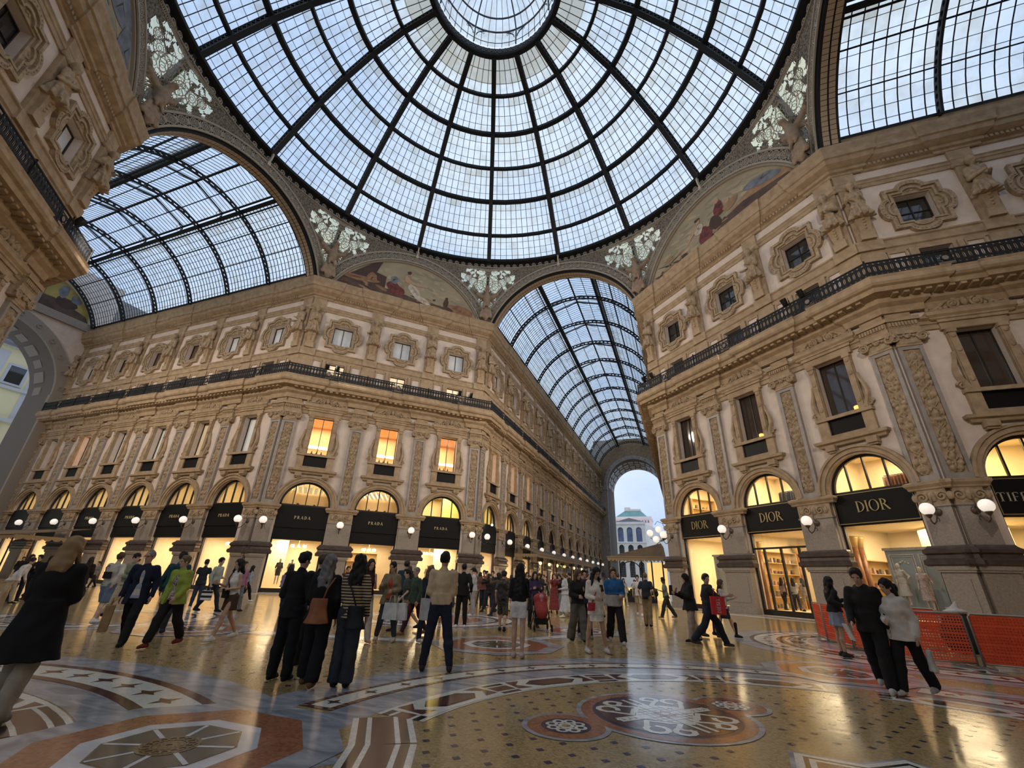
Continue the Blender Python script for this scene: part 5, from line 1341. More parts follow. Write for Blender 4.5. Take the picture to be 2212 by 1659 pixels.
# ------------------------------------------------------------------ outside the arches
M_PAL = mat('palazzo_stone', (.84, .82, .80), .9, var=(.74, .72, .71), scale=.4)
M_PINK = mat('tower_pink', (.86, .68, .64), .9, var=(.76, .60, .57), scale=.2)
M_COPPER = mat('green_copper_roof', (.22, .38, .36), .7, var=(.16, .30, .29), scale=.3)
M_BGL = mat('blue_window_glass', (.10, .17, .36), .08, spec=.8, var=(.22, .32, .55), scale=.5)
M_SLATE = mat('grey_slate', (.24, .25, .28), .8)
t = thing('palazzo', 'white stone building with tall blue arched windows seen through the end arch', 'building', T(-7.85, 150, 0))
m = MB()
def archp(cx, w, z0, z1, n=10): return [(cx-w/2, z0), (cx+w/2, z0)]+arc(cx, z1-w/2, w/2, 0, PI, n)
hl = [archp(x, 2.0, 14.7, 19.6) for x in (-3.6, -.45, 2.75)]+[archp(x, 1.8, 9.2, 13.7) for x in (-3.55, -.4, 2.7)]+[archp(x, 1.8, 3.2, 8.2) for x in (-3.5, -.35, 2.75)]
m.plate([(-5.2, -.1), (5.0, -.1), (5.0, 20.7), (-5.2, 20.7)], hl, 0, .8); m.box(-5.2, 5, .8, 30, 0, 20.6); m.add([(5, 0, -.1), (14, 26, -.1), (14, 26, 19), (5, 0, 20.7)], [(0, 1, 2, 3)])
m.box(-5.4, 5.2, -.3, 0, 20.5, 21.4); m.box(-5.3, 5.1, -.2, 0, 14.2, 14.6); m.box(-5.3, 5.1, -.2, 0, 8.5, 8.8)
link('facade', m.mesh('facade', M_PAL), t)
m = MB(); m.add([(-5.3, -.2, 21.4), (4.8, -.2, 21.4), (-.3, -.2, 22.75), (-5.3, 25, 21.4), (4.8, 25, 21.4), (-.3, 25, 22.75)], [(0, 1, 2), (0, 2, 5, 3), (1, 4, 5, 2)]); link('gable_roof', m.mesh('gable_roof', M_SLATE), t)
for i, h in enumerate(hl):
    xs = [p[0] for p in h]; zs = [p[1] for p in h]; cx = (min(xs)+max(xs))/2
    m = MB(); m.plate(h, [], .55, .6, 0)
    for x in (-.5, 0, .5): m.box(cx+x-.04, cx+x+.04, .45, .56, min(zs), max(zs)-.3-.2*abs(x), 1)
    k = 6
    for j in range(1, k): m.box(min(xs), max(xs), .45, .56, min(zs)+(max(zs)-min(zs)-1)*j/k-.03, min(zs)+(max(zs)-min(zs)-1)*j/k+.03, 1)
    link('arched_window', m.mesh('arched_window', [M_BGL if i < 3 else M_DGLASS, M_SLATE]), t)
t = thing('tower_block', 'tall pink tower with green copper roof far beyond the white building', 'building', T(-18, 260, 0))
m = MB(); m.box(-9.5, 11, 0, 18, -.1, 37.5); m.box(-10, 11.5, -.4, 18, 36.2, 37.6)
for k in range(9):
    for j in range(12): m.box(-9.0+1.65*j, -8.1+1.65*j, -.08, .05, 33.6-3.0*k+.4, 35.0-3.0*k+.4, 1)
link('walls', m.mesh('walls', [M_PINK, mat('tower_window', (.25, .20, .22), .4)]), t)
m = MB(); m.add([(-9, -.2, 37.6), (9, -.2, 37.6), (9, 18, 37.6), (-9, 18, 37.6), (-4, 5, 41.7), (5.2, 5, 41.7), (5.2, 13, 41.7), (-4, 13, 41.7)], [(0, 1, 5, 4), (1, 2, 6, 5), (2, 3, 7, 6), (3, 0, 4, 7), (4, 5, 6, 7)]); link('copper_roof', m.mesh('copper_roof', M_COPPER), t)
m = MB(); m.box(-4.3, -1, 5, 11, 41.6, 43.8); m.box(-1, 5.2, 5, 11, 41.6, 42.7); link('roof_box', m.mesh('roof_box', M_PINK), t)
# house beyond the left arch
t = thing('town_house', 'cream and grey painted house seen through the left end arch', 'building', Matrix(((0, -1, 0, -82), (1, 0, 0, 0), (0, 0, 1, 0), (0, 0, 0, 1))))
m = MB(); cream = 0
m.box(-30, 22, 0, 10, -.1, 31, 0)
for x in np.arange(-29, 22, 4.4):
    m.box(x-.6, x+.6, -.05, .1, 20.5, 30, 1); m.box(x-2.2, x+2.2, -.3, .1, 24.6, 25.0, 1)
for z in (31.0, 20.3, 15.0): m.box(-30, 22, -.4, .1, z-.3, z+.15, 1)
m.box(-30, 22, -1.2, .1, 31, 31.5, 2)
link('walls', m.mesh('walls', [mat('cream_plaster', (.86, .76, .46), .9), mat('grey_plaster', (.60, .59, .60), .9), M_SLATE]), t)
m = MB(); m.add([(-30, -1.3, 31.4), (22, -1.3, 31.4), (22, 6, 34.6), (-30, 6, 34.6)], [(0, 1, 2, 3)]); link('tiled_roof', m.mesh('tiled_roof', mat('purple_grey_tiles', (.22, .19, .22), .8, var=(.15, .13, .16), scale=2)), t)
for x in np.arange(-26.8, 22, 4.4):
    m = MB(); m.plate(rect(x-1.2, x+1.2, 25.2, 28.4), [rect(x-.9, x+.9, 25.5, 28.1)], -.16, 0, 1); m.box(x-.9, x+.9, -.03, .03, 25.5, 28.1, 0); link('window', m.mesh('window', [M_DGLASS, mat('window_surround_grey', (.55, .56, .60), .9) if 'window_surround_grey' not in bpy.data.materials else bpy.data.materials['window_surround_grey']]), t)
    m = MB(); m.plate(archp(x, 2.6, 16.4, 20.0), [archp(x, 2.0, 16.5, 19.6)], -.16, 0, 1); m.plate(archp(x, 2.0, 16.5, 19.6), [], -.03, .03, 0)
    for k in range(7): m.box(x-1.2+.4*k-.05, x-1.2+.4*k+.05, -.5, -.4, 15.1, 16.3, 1)
    m.box(x-1.4, x+1.4, -.6, 0, 16.25, 16.4, 1); link('arched_window', m.mesh('arched_window', [M_DGLASS, bpy.data.materials['window_surround_grey']]), t)
# ------------------------------------------------------------------ smooth solid bodies: distance field + surface nets
class Field:
    def __init__(s, lo, hi, vox):
        s.lo = np.array(lo, float); s.v = vox; n = np.ceil((np.array(hi)-s.lo)/vox).astype(int)+1; s.n = n
        s.ax = [s.lo[i]+vox*np.arange(n[i]) for i in range(3)]; s.d = np.full(n, 1.0, np.float32)
    def reg(s, lo, hi):
        sl = []
        for i in range(3):
            a = int(max(0, math.floor((lo[i]-s.lo[i])/s.v))); b = int(min(s.n[i], math.ceil((hi[i]-s.lo[i])/s.v)+1))
            if b <= a: return None, None
            sl.append(slice(a, b))
        g = np.meshgrid(*[s.ax[i][sl[i]] for i in range(3)], indexing='ij', sparse=True); return tuple(sl), g
    def join(s, sl, d, k):
        o = s.d[sl]
        if k <= 0: s.d[sl] = np.minimum(o, d)
        else:
            h = np.clip(.5+.5*(o-d)/k, 0, 1); s.d[sl] = o*(1-h)+d*h-k*h*(1-h)
    def cap(s, a, b, ra, rb=None, k=.02, sub=False, fl=None):
        rb = ra if rb is None else rb; a = np.array(a, float); b = np.array(b, float); pad = max(ra, rb)+k*1.5+2*s.v
        sl, g = s.reg(np.minimum(a, b)-pad, np.maximum(a, b)+pad)
        if sl is None: return s
        ba = b-a; L = ba@ba+1e-9; px, py, pz = g[0]-a[0], g[1]-a[1], g[2]-a[2]
        h = np.clip((px*ba[0]+py*ba[1]+pz*ba[2])/L, 0, 1)
        d = np.sqrt((px-ba[0]*h)**2+(py-ba[1]*h)**2+(pz-ba[2]*h)**2)-(ra+(rb-ra)*h)
        if sub: s.d[sl] = np.maximum(s.d[sl], -d)
        else: s.join(sl, d, k)
        return s
    def ell(s, c, r, k=.03, R=None, sub=False):
        c = np.array(c, float); r = np.array(r, float); pad = max(r)+k*1.5+2*s.v
        sl, g = s.reg(c-pad, c+pad)
        if sl is None: return s
        p = [g[0]-c[0], g[1]-c[1], g[2]-c[2]]
        if R is not None: p = [R[0][i]*p[0]+R[1][i]*p[1]+R[2][i]*p[2] for i in range(3)]
        k0 = np.sqrt((p[0]/r[0])**2+(p[1]/r[1])**2+(p[2]/r[2])**2); k1 = np.sqrt((p[0]/r[0]**2)**2+(p[1]/r[1]**2)**2+(p[2]/r[2]**2)**2)+1e-6
        d = k0*(k0-1)/k1
        if sub: s.d[sl] = np.maximum(s.d[sl], -d)
        else: s.join(sl, d, k)
        return s
    def cone(s, c0, c1, r0, r1, k=.03, wave=None):
        """elliptical frustum along z between centres, radii (x, y)"""
        z0, z1 = c0[2], c1[2]; mr = max(*r0, *r1)+.06
        lo = (min(c0[0], c1[0])-mr, min(c0[1], c1[1])-mr, min(z0, z1)-.05); hi = (max(c0[0], c1[0])+mr, max(c0[1], c1[1])+mr, max(z0, z1)+.05)
        sl, g = s.reg(lo, hi)
        if sl is None: return s
        t = np.clip((g[2]-z0)/(z1-z0), 0, 1); cx = c0[0]+(c1[0]-c0[0])*t; cy = c0[1]+(c1[1]-c0[1])*t; a = r0[0]+(r1[0]-r0[0])*t; b = r0[1]+(r1[1]-r0[1])*t
        x, y = g[0]-cx, g[1]-cy
        d = (np.sqrt((x/a)**2+(y/b)**2)-1)*np.minimum(a, b)
        if wave: d = d+wave[0]*(1-t)*np.sin(wave[1]*np.arctan2(y, x)+wave[2])
        d = np.maximum(d, np.maximum(min(z0, z1)-g[2], g[2]-max(z0, z1)))
        s.join(sl, d.astype(np.float32), k); return s
    def clipz(s, zmin=None, zmax=None):
        z = s.ax[2][None, None, :]
        if zmin is not None: s.d = np.maximum(s.d, zmin-z)
        if zmax is not None: s.d = np.maximum(s.d, z-zmax)
        return s
    def wrinkle(s, amp, f, seed):
        r = random.Random(seed); X, Y, Z = np.meshgrid(*s.ax, indexing='ij', sparse=True)
        n = 0
        for i in range(3):
            n = n+np.sin(f*(r.uniform(-1, 1)*X+r.uniform(-1, 1)*Y+r.uniform(.2, 1.2)*Z)+r.random()*6)*np.sin(f*.6*(r.uniform(-1, 1)*X+r.uniform(-1, 1)*Y)+r.random()*6)
        s.d = (s.d+amp*n).astype(np.float32); return s
    def mesh(s):
        d = s.d; d[0] = d[-1] = 1; d[:, 0] = d[:, -1] = 1; d[:, :, 0] = d[:, :, -1] = 1
        ins = d < 0; n = np.array(d.shape)-1
        cnt = sum(ins[i:n[0]+i, j:n[1]+j, k:n[2]+k].astype(np.int8) for i in (0, 1) for j in (0, 1) for k in (0, 1))
        cell = np.argwhere((cnt > 0) & (cnt < 8))
        if not len(cell): return np.zeros((0, 3)), np.zeros((0, 4), int)
        idx = np.full(tuple(n), -1, np.int64); idx[tuple(cell.T)] = np.arange(len(cell))
        acc = np.zeros((len(cell), 3)); num = np.zeros(len(cell))
        C = [(i, j, k) for i in (0, 1) for j in (0, 1) for k in (0, 1)]
        for a in range(8):
            for b in range(a+1, 8):
                df = np.abs(np.array(C[a])-np.array(C[b]))
                if df.sum() != 1: continue
                va = d[tuple((cell+C[a]).T)]; vb = d[tuple((cell+C[b]).T)]; m = (va < 0) != (vb < 0)
                t = np.where(m, va/(va-vb+1e-12), 0)[:, None]; acc += np.where(m[:, None], np.array(C[a])+t*(np.array(C[b])-np.array(C[a])), 0); num += m
        V = s.lo+s.v*(cell+acc/num[:, None]); F = []
        for ax in range(3):
            o = [0, 0, 0]; o[ax] = 1; A = ins[:n[0], :n[1], :n[2]]; B = ins[o[0]:n[0]+o[0], o[1]:n[1]+o[1], o[2]:n[2]+o[2]]
            e = np.argwhere(A != B); u, v = [(1, 2), (2, 0), (0, 1)][ax]
            e = e[(e[:, u] > 0) & (e[:, v] > 0)]
            if not len(e): continue
            du = np.zeros(3, int); du[u] = 1; dv = np.zeros(3, int); dv[v] = 1
            q = np.stack([idx[tuple((e-du-dv).T)], idx[tuple((e-dv).T)], idx[tuple(e.T)], idx[tuple((e-du).T)]], 1)
            fl = ~A[tuple(e.T)]; q[fl] = q[fl][:, ::-1]; F.append(q)
        F = np.concatenate(F); F = F[(F >= 0).all(1)]
        return V, F
    def obj(s, name, mt, parent=None, M=None):
        V, F = s.mesh(); return np_obj(name, V, F, mt, parent, M)
def np_obj(name, V, F, mt, parent=None, M=None, smooth=True):
    me = np_mesh(name, V, F, mt, smooth); return link(name, me, parent, None, M)
def np_mesh(name, V, F, mt, smooth=True):
    me = bpy.data.meshes.new(name); me.vertices.add(len(V)); me.vertices.foreach_set('co', np.asarray(V, np.float32).ravel())
    me.loops.add(F.size); me.loops.foreach_set('vertex_index', F.astype(np.int32).ravel()); k = F.shape[1]
    me.polygons.add(len(F)); me.polygons.foreach_set('loop_start', np.arange(len(F), dtype=np.int32)*k)
    me.polygons.foreach_set('use_smooth', np.full(len(F), smooth)); me.materials.append(mt); me.update(calc_edges=True); me.validate(); return me

# ------------------------------------------------------------------ people
MATS = {}
def cmat(col, rough=.85, kind='cloth'):
    k = (tuple(round(c, 3) for c in col), rough)
    if k not in MATS:
        MATS[k] = mat('%s_colour_%d' % (kind, len(MATS)), col, rough, var=tuple(c*.72 for c in col), scale=9, spec=.25)
    return MATS[k]
SKIN = [cmat((.56, .36, .26), .6, 'skin'), cmat((.46, .28, .19), .6, 'skin'), cmat((.13, .075, .05), .6, 'skin')]
HAIR = {'black': (.012, .010, .009), 'dark': (.03, .02, .014), 'brown': (.07, .04, .022), 'blond': (.36, .23, .105), 'grey': (.20, .18, .17), 'fair': (.15, .09, .045), 'ginger': (.22, .12, .06)}
def stripe_mat(name, a, b, period, axis=2):
    m = mat(name, a, .85, spec=.25); nt = m.node_tree; tc = nt.nodes.new('ShaderNodeTexCoord'); se = nt.nodes.new('ShaderNodeSeparateXYZ'); nt.links.new(tc.outputs['Object'], se.inputs[0])
    mu = nt.nodes.new('ShaderNodeMath'); mu.operation = 'MULTIPLY'; mu.inputs[1].default_value = 1/period; nt.links.new(se.outputs[axis], mu.inputs[0])
    fr = nt.nodes.new('ShaderNodeMath'); fr.operation = 'FRACT'; nt.links.new(mu.outputs[0], fr.inputs[0])
    gt = nt.nodes.new('ShaderNodeMath'); gt.operation = 'GREATER_THAN'; gt.inputs[1].default_value = .5; nt.links.new(fr.outputs[0], gt.inputs[0])
    mx = nt.nodes.new('ShaderNodeMix'); mx.data_type = 'RGBA'; mx.inputs[6].default_value = (*a, 1); mx.inputs[7].default_value = (*b, 1); nt.links.new(gt.outputs[0], mx.inputs[0]); nt.links.new(mx.outputs[2], nt.nodes['Principled BSDF'].inputs[0]); return m
def blotch_mat(name, a, b, scale=14):
    m = mat(name, a, .85, var=b, scale=scale, spec=.25, detail=1); return m
M_STRIPE = stripe_mat('cream_black_stripes', (.50, .38, .22), (.03, .025, .022), .042)
M_STRIPE2 = stripe_mat('pale_blue_stripes', (.50, .45, .40), (.28, .31, .38), .22)
M_LEO = blotch_mat('patterned_blouse', (.50, .40, .36), (.08, .05, .06), 28)
M_FLORAL = blotch_mat('red_floral_cloth', (.25, .04, .04), (.10, .03, .035), 22)
M_CAMO = blotch_mat('camouflage_cloth', (.10, .09, .07), (.025, .022, .02), 14)
M_EYE = mat('eye_dark', (.02, .015, .012), .3); M_LIP = mat('lip', (.33, .13, .11), .6)
def rotm(yaw, pitch, roll=0):
    return np.array(Matrix.Rotation(yaw, 3, 'Z') @ Matrix.Rotation(pitch, 3, 'Y') @ Matrix.Rotation(roll, 3, 'X'))
ARMS = {'down': (.03, .07, -.515), 'fwd': (.20, .03, -.46), 'back': (-.20, .07, -.45), 'phone': (.29, -.10, -.17), 'phoneup': (.36, -.12, .10), 'front': (.22, -.06, -.32), 'cross': (.21, -.12, -.30), 'front2': (.28, -.06, -.26), 'hip': (.03, .17, -.30),
        'pocket': (.07, .09, -.44), 'face': (.20, -.14, .16), 'hold': (.32, .0, -.20), 'strap': (.13, -.02, -.10), 'reach': (.42, .12, -.16), 'bag': (.05, .10, -.50)}
def ik(sh, tg, a, b, pole):
    d = tg-sh; L = np.linalg.norm(d); L = min(max(L, .05), a+b-.004); u = d/np.linalg.norm(d); x = (a*a-b*b+L*L)/(2*L); y = math.sqrt(max(0, a*a-x*x))
    p = pole-u*(pole@u); p = p/(np.linalg.norm(p)+1e-9); return sh+u*x+p*y, sh+u*L
def skeleton(P):
    fem = P.get('fem', 0); w = P.get('w', 1.0); J = {}
    lean = math.radians(P.get('lean', 2)); tw = math.radians(P.get('twist', 0))
    legs = P.get('legs', 'stand'); LG = {'stand': ((2, 4, 3), (-1, 3, 3)), 'wide': ((2, 3, 9), (-1, 3, 9)), 'walk': ((22, 6, 1), (-17, 16, 1)), 'walk2': ((-17, 16, 1), (22, 6, 1)), 'step': ((13, 6, 2), (-10, 12, 2)), 'step2': ((-10, 12, 2), (13, 6, 2)), 'close': ((1, 3, 0), (-1, 3, 0)), 'lunge': ((33, 14, 2), (-26, 18, 2))}[legs]
    pel = np.array([0, 0, .93]); an = []
    for i, s in enumerate((1, -1)):
        t, kn, sp = [math.radians(v) for v in LG[i]]
        hip = pel+[0, s*(.085 if not fem else .09), -.02]
        dirv = lambda a: np.array([math.sin(a)*1.0, s*math.sin(sp), -math.cos(a)*math.cos(sp)])
        k = hip+.43*dirv(t); a = k+.42*dirv(t-kn); J['hip%d' % s], J['knee%d' % s], J['ank%d' % s] = hip, k, a; an.append(a[2])
    dz = .085-min(an)
    for q in list(J): J[q] = J[q]+[0, 0, dz]
    pel = pel+[0, 0, dz]; J['pel'] = pel
    def up(z, x=0.0, y=0.0):                               # a point of the leaning, twisting trunk
        h = z-.93; c, s_ = math.cos(tw*h/.5), math.sin(tw*h/.5); xx, yy = x*c-y*s_, x*s_+y*c
        return pel+np.array([math.sin(lean)*h+xx*math.cos(lean), yy, math.cos(lean)*h-xx*math.sin(lean)])
    J['up'] = up; sw = (.152 if fem else .178)*w; J['sw'] = sw
    arms = P.get('arms', ('down', 'down'))
    for i, s in enumerate((1, -1)):
        sh = up(1.405, 0, s*sw); tgt = ARMS[arms[i]] if isinstance(arms[i], str) else arms[i]
        c, s_ = math.cos(tw), math.sin(tw); x, y = tgt[0], tgt[1]*s
        t = sh+np.array([x*c-y*s_, x*s_+y*c, tgt[2]])
        pole = np.array([-.45, s*.30, -.8]) if tgt[2] < .1 else np.array([.1, s*.7, -.8])
        e, wv = ik(sh, t, .285, .255, pole); J['sh%d' % s], J['el%d' % s], J['wr%d' % s] = sh, e, wv
    J['R'] = rotm(math.radians(P.get('hy', 0))+tw, math.radians(P.get('hp', 4))+lean*.5)
    J['nk'] = up(1.50, .0); return J
def hd(J, x, y, z): return J['nk']+J['R'] @ np.array([x, y, z-1.50])
def body_field(P, J, vox, S):
    f = Field((-.75, -.62, -.02), (.8, .62, 1.95), vox); up = J['up']; fem = P.get('fem', 0); w = P.get('w', 1.0); th = .86
    f.ell(up(1.26), (.085, .125*w, .19), .04); f.ell(up(1.05), (.08, .11*w, .16), .05); f.ell(up(.94), (.085, .125*w, .12), .05)
    f.cap(up(1.40, 0, J['sw']*.75), up(1.40, 0, -J['sw']*.75), .043, k=.04)
    f.cap(up(1.40), hd(J, .008, 0, 1.57), .056 if not fem else .048, .048 if not fem else .042, .03)
    R = J['R']
    f.ell(hd(J, -.002, 0, 1.655), (.094, .074, .098), .02, R); f.ell(hd(J, .022, 0, 1.585), (.064, .053, .068), .03, R); f.ell(hd(J, .05, 0, 1.545), (.028, .030, .022), .02, R)
    f.cap(hd(J, .086, 0, 1.640), hd(J, .106, 0, 1.604), .009, .014, .012)
    for s in (1, -1):
        f.ell(hd(J, -.006, s*.076, 1.615), (.02, .012, .032), .008, R); f.ell(hd(J, .090, s*.030, 1.642), (.014, .014, .010), .0, R, sub=True); f.cap(hd(J, .083, s*.012, 1.662), hd(J, .074, s*.052, 1.660), .008, k=.012)
        sh, el, wr = J['sh%d' % s], J['el%d' % s], J['wr%d' % s]; bare = P.get('sleeve', 1.0)
        f.cap(sh, el, .042 if bare < .9 else .038, .034, .03); f.cap(el, wr, .034, .023, .02)
        u = (wr-el)/np.linalg.norm(wr-el); side = np.array([0, 0, 1.]) if abs(u[2]) < .8 else np.array([1., 0, 0]); v = np.cross(u, side); v /= np.linalg.norm(v); n = np.cross(v, u)
        # palm edge direction n (thumb side), v is the palm normal, turned to the body
        if v[1]*s > 0: v = -v
        pc = wr+u*.048
        f.cap(wr+u*.02-n*.016, wr+u*.085-n*.026, .020, .016, .012); f.cap(wr+u*.02+n*.016, wr+u*.085+n*.024, .020, .016, .012); f.cap(wr+u*.02, wr+u*.085, .02, .017, .012)
        cu = P.get('curl', .5)
        for q, ln in ((-1.5, .066), (-.5, .080), (.5, .084), (1.5, .074)):
            b = wr+u*.088+n*(-q*.0215); m1 = b+u*ln*.5+v*ln*.18*cu; m2 = m1+u*ln*.45*(1-.5*cu)+v*ln*.40*cu
            f.cap(b, m1, .0098, .009, .004); f.cap(m1, m2, .009, .0078, .003)
        tb = wr+u*.03+n*.03; f.cap(tb, tb+u*.035+n*.022+v*.01, .0125, .011, .008); f.cap(tb+u*.035+n*.022+v*.01, tb+u*.066+n*.026+v*.02, .0105, .0088, .004)
        hp, kn, ak = J['hip%d' % s], J['knee%d' % s], J['ank%d' % s]; bl = P.get('bareleg', 0); g = 1.0 if bl else .82
        f.cap(hp, kn, .078*g, .052*g, .04); cf = kn+(ak-kn)*.3+np.array([-.018, 0, 0]); f.cap(kn, cf, .049*g, .053*g, .03); f.cap(cf, ak, .053*g, .034*g, .02); f.cap(ak, ak+np.array([.0, 0, -.04]), .032, .030, .02); f.cap(ak+np.array([0, 0, -.045]), ak+np.array([.10, 0, -.055]), .028, .022, .02)
    return f
def top_field(P, J, vox, tp):
    kind = tp.get('k', 'tee'); t = tp.get('t', .02); up = J['up']; w = P.get('w', 1.0); fem = P.get('fem', 0); hem = tp.get('hem', .86)
    f = Field((-.6, -.62, min(hem-.9, .3) if kind != 'x' else 0), (.75, .62, 1.75), vox)
    f.ell(up(1.26), (.103+t, .142*w+t, .20), .05); f.ell(up(1.05), (.098+t, (.122 if fem else .135)*w+t, .17), .06)
    if fem: f.ell(up(1.25, .055), (.075+t*.6, .11*w+t*.4, .075), .05)
    f.cap(up(1.40, 0, J['sw']*.72), up(1.40, 0, -J['sw']*.72), .046+t*.45, k=.05); f.cap(up(1.40), up(1.475), .062+t*.3, .056+t*.3, .03)
    fl = tp.get('fl', .02); hz = up(hem); mid = up(1.08)
    f.cone((hz[0], hz[1], hz[2]), (mid[0], mid[1], mid[2]), (.115+t+fl, (.15 if not fem else .155)*w+t+fl), (.098+t, .128*w+t), .05, wave=(tp.get('wave', .006), 7, 1.3))
    sl = tp.get('sl', 1.0); st = tp.get('st', t*.62)
    if sl > 0:
        for s in (1, -1):
            sh, el, wr = J['sh%d' % s], J['el%d' % s], J['wr%d' % s]
            if sl >= .5:
                f.cap(sh, el, .052+st, .043+st, .04); e2 = el+(wr-el)*(min(1, (sl-.5)*2)*.97+.01); f.cap(el, e2, .043+st, .032+st*.8, .03)
            else: f.cap(sh, sh+(el-sh)*sl*1.7, .054+st, .05+st, .04)
    else:
        for s in (1, -1): f.ell(J['sh%d' % s]+np.array([0, s*.035, -.01]), (.07, .035, .085), 0, sub=True)
    if tp.get('hood'): f.ell(up(1.45, -.085), (.075, .12, .075), .04)
    if tp.get('open'):                                     # left unbuttoned down the front
        z0 = hem-.1; a = up(1.47, .12); b = up(hem, .16)
        for k in range(5): f.cap(up(1.44, .13), up(hem-.05, .17, (k-2)*.022), .028+.004*k, .05, sub=True)
    f.clipz(zmin=hz[2]); f.wrinkle(tp.get('wr', .0035), 26, P['seed']); return f
def bottom_field(P, J, vox, bt):
    kind = bt['k']; up = J['up']; w = P.get('w', 1.0); fem = P.get('fem', 0); t = bt.get('t', .014); wd = bt.get('wd', 0); f = Field((-.7, -.5, 0), (.75, .5, 1.2), vox)
    f.ell(up(.93), (.112+t, (.155 if not fem else .168)*w+t, .13), .05); f.ell(up(1.02), (.098+t*.7, .132*w+t*.7, .10), .04)
    if kind in ('skirt', 'longskirt'):
        hem = bt['hem']; hp = (J['knee1']+J['knee-1'])/2 if hem < .6 else (J['hip1']*.5+J['hip-1']*.5); c = up(.95)
        f.cone((hp[0]*.9, hp[1], hem), (c[0], c[1], c[2]), (.14+wd, .175+wd), (.112+t, .158*w+t), .04, wave=(bt.get('wave', .008), bt.get('nw', 8), .5)); f.clipz(zmin=hem)
    else:
        end = bt.get('end', 1.0)
        for s in (1, -1):
            hp, kn, ak = J['hip%d' % s], J['knee%d' % s], J['ank%d' % s]; f.cap(hp+np.array([-.01, 0, .0]), kn, .086+t+wd*.3, .060+t+wd*.6, .05)
            if kind == 'shorts': continue
            e = kn+(ak-kn)*end; c = kn+(ak-kn)*.32+np.array([-.015, 0, 0]); f.cap(kn, c, .060+t+wd*.6, .058+t+wd*.8, .03); f.cap(c, e, .058+t+wd*.8, .043+t+wd*bt.get('flare', 1.0), .02)
        if kind == 'shorts': f.clipz(zmin=bt.get('hem', .55))
        else: f.clipz(zmin=min(J['ank1'][2], J['ank-1'][2])-.035+.42*(1-end))
    f.clipz(zmax=up(1.08)[2]); f.wrinkle(.003, 30, P['seed']+5); return f
def hair_field(P, J, vox, kind, end=1.3):
    f = Field((-.45, -.35, .55), (.45, .35, 1.98), vox); R = J['R']; h = lambda x, y, z: hd(J, x, y, z)
    th = {'buzz': .006, 'short': .014, 'crop': .012}.get(kind, .02)
    f.ell(h(-.010, 0, 1.668), (.092+th, .074+th, .096+th), .02, R)
    if kind in ('short',): f.ell(h(.025, 0, 1.735), (.07, .065, .035), .03, R)
    # cut the face free
    f.ell(h(.115, 0, 1.618), (.072, .082, .100), 0, R, sub=True); f.ell(h(.05, 0, 1.53), (.12, .12, .085), 0, R, sub=True)
    if kind in ('short', 'buzz', 'crop'): f.ell(h(.0, 0, 1.50), (.16, .16, .085), 0, R, sub=True)
    if kind in ('long', 'bob', 'wavy', 'pony', 'bun'):
        f.ell(h(-.045, 0, 1.60), (.075, .085, .10), .03, R)
        if kind in ('long', 'wavy', 'bob'):
            e = end if kind != 'bob' else 1.47; up = J['up']; top = h(-.055, 0, 1.58)
            for yy in (-.055, -.018, .018, .055):
                m_ = up(min(1.46, e+.1), -.085, yy*1.15); b = up(e, -.105 if kind != 'bob' else -.07, yy*(1.25 if kind != 'bob' else 1.1))
                f.cap(h(-.05, yy, 1.60), m_, .045, .045, .03); f.cap(m_, b, .045, .028, .03)
            for s in (1, -1):
                fr = up(max(e, 1.28) if kind != 'bob' else 1.48, .055 if P.get('front_hair', 1) else -.04, s*.105); f.cap(h(-.005, s*.075, 1.62), fr, .034, .024, .02)
        if kind == 'pony': f.cap(h(-.10, 0, 1.66), h(-.14, 0, 1.60), .04, .045, .02); f.cap(h(-.14, 0, 1.60), J['up'](end, -.13, 0), .045, .02, .02)
        if kind == 'bun': f.ell(h(-.10, 0, 1.70), (.055, .055, .05), .02)
    if P.get('wrh', 1): f.wrinkle(.004 if kind not in ('wavy',) else .008, 60, P['seed']+9)
    return f
def shoe_field(P, J, s, vox, boot=0):
    ak = J['ank%d' % s]; f = Field(ak-np.array([.2, .12, .12]), ak+np.array([.3, .12, .1+boot]), vox)
    pit = max(0, min(.9, (ak[2]-.11)*3.2)); fw = np.array([math.cos(pit), 0, -math.sin(pit)]); up = np.array([math.sin(pit), 0, math.cos(pit)])
    z0 = ak-up*.045
    f.cap(z0-fw*.045, z0+fw*.05, .043, .045, .03); f.cap(z0+fw*.05-up*.006, z0+fw*.145-up*.012, .042, .034, .03); f.cap(z0-fw*.01, ak+up*(.015+boot), .042, .040+.012*(boot > 0), .02)
    f.cap(z0-fw*.05-up*.032, z0+fw*.16-up*.032, .022, .022, .02); f.clipz(zmin=.0 if pit < .05 else None); return f
PN = [0]
PBASE = {}
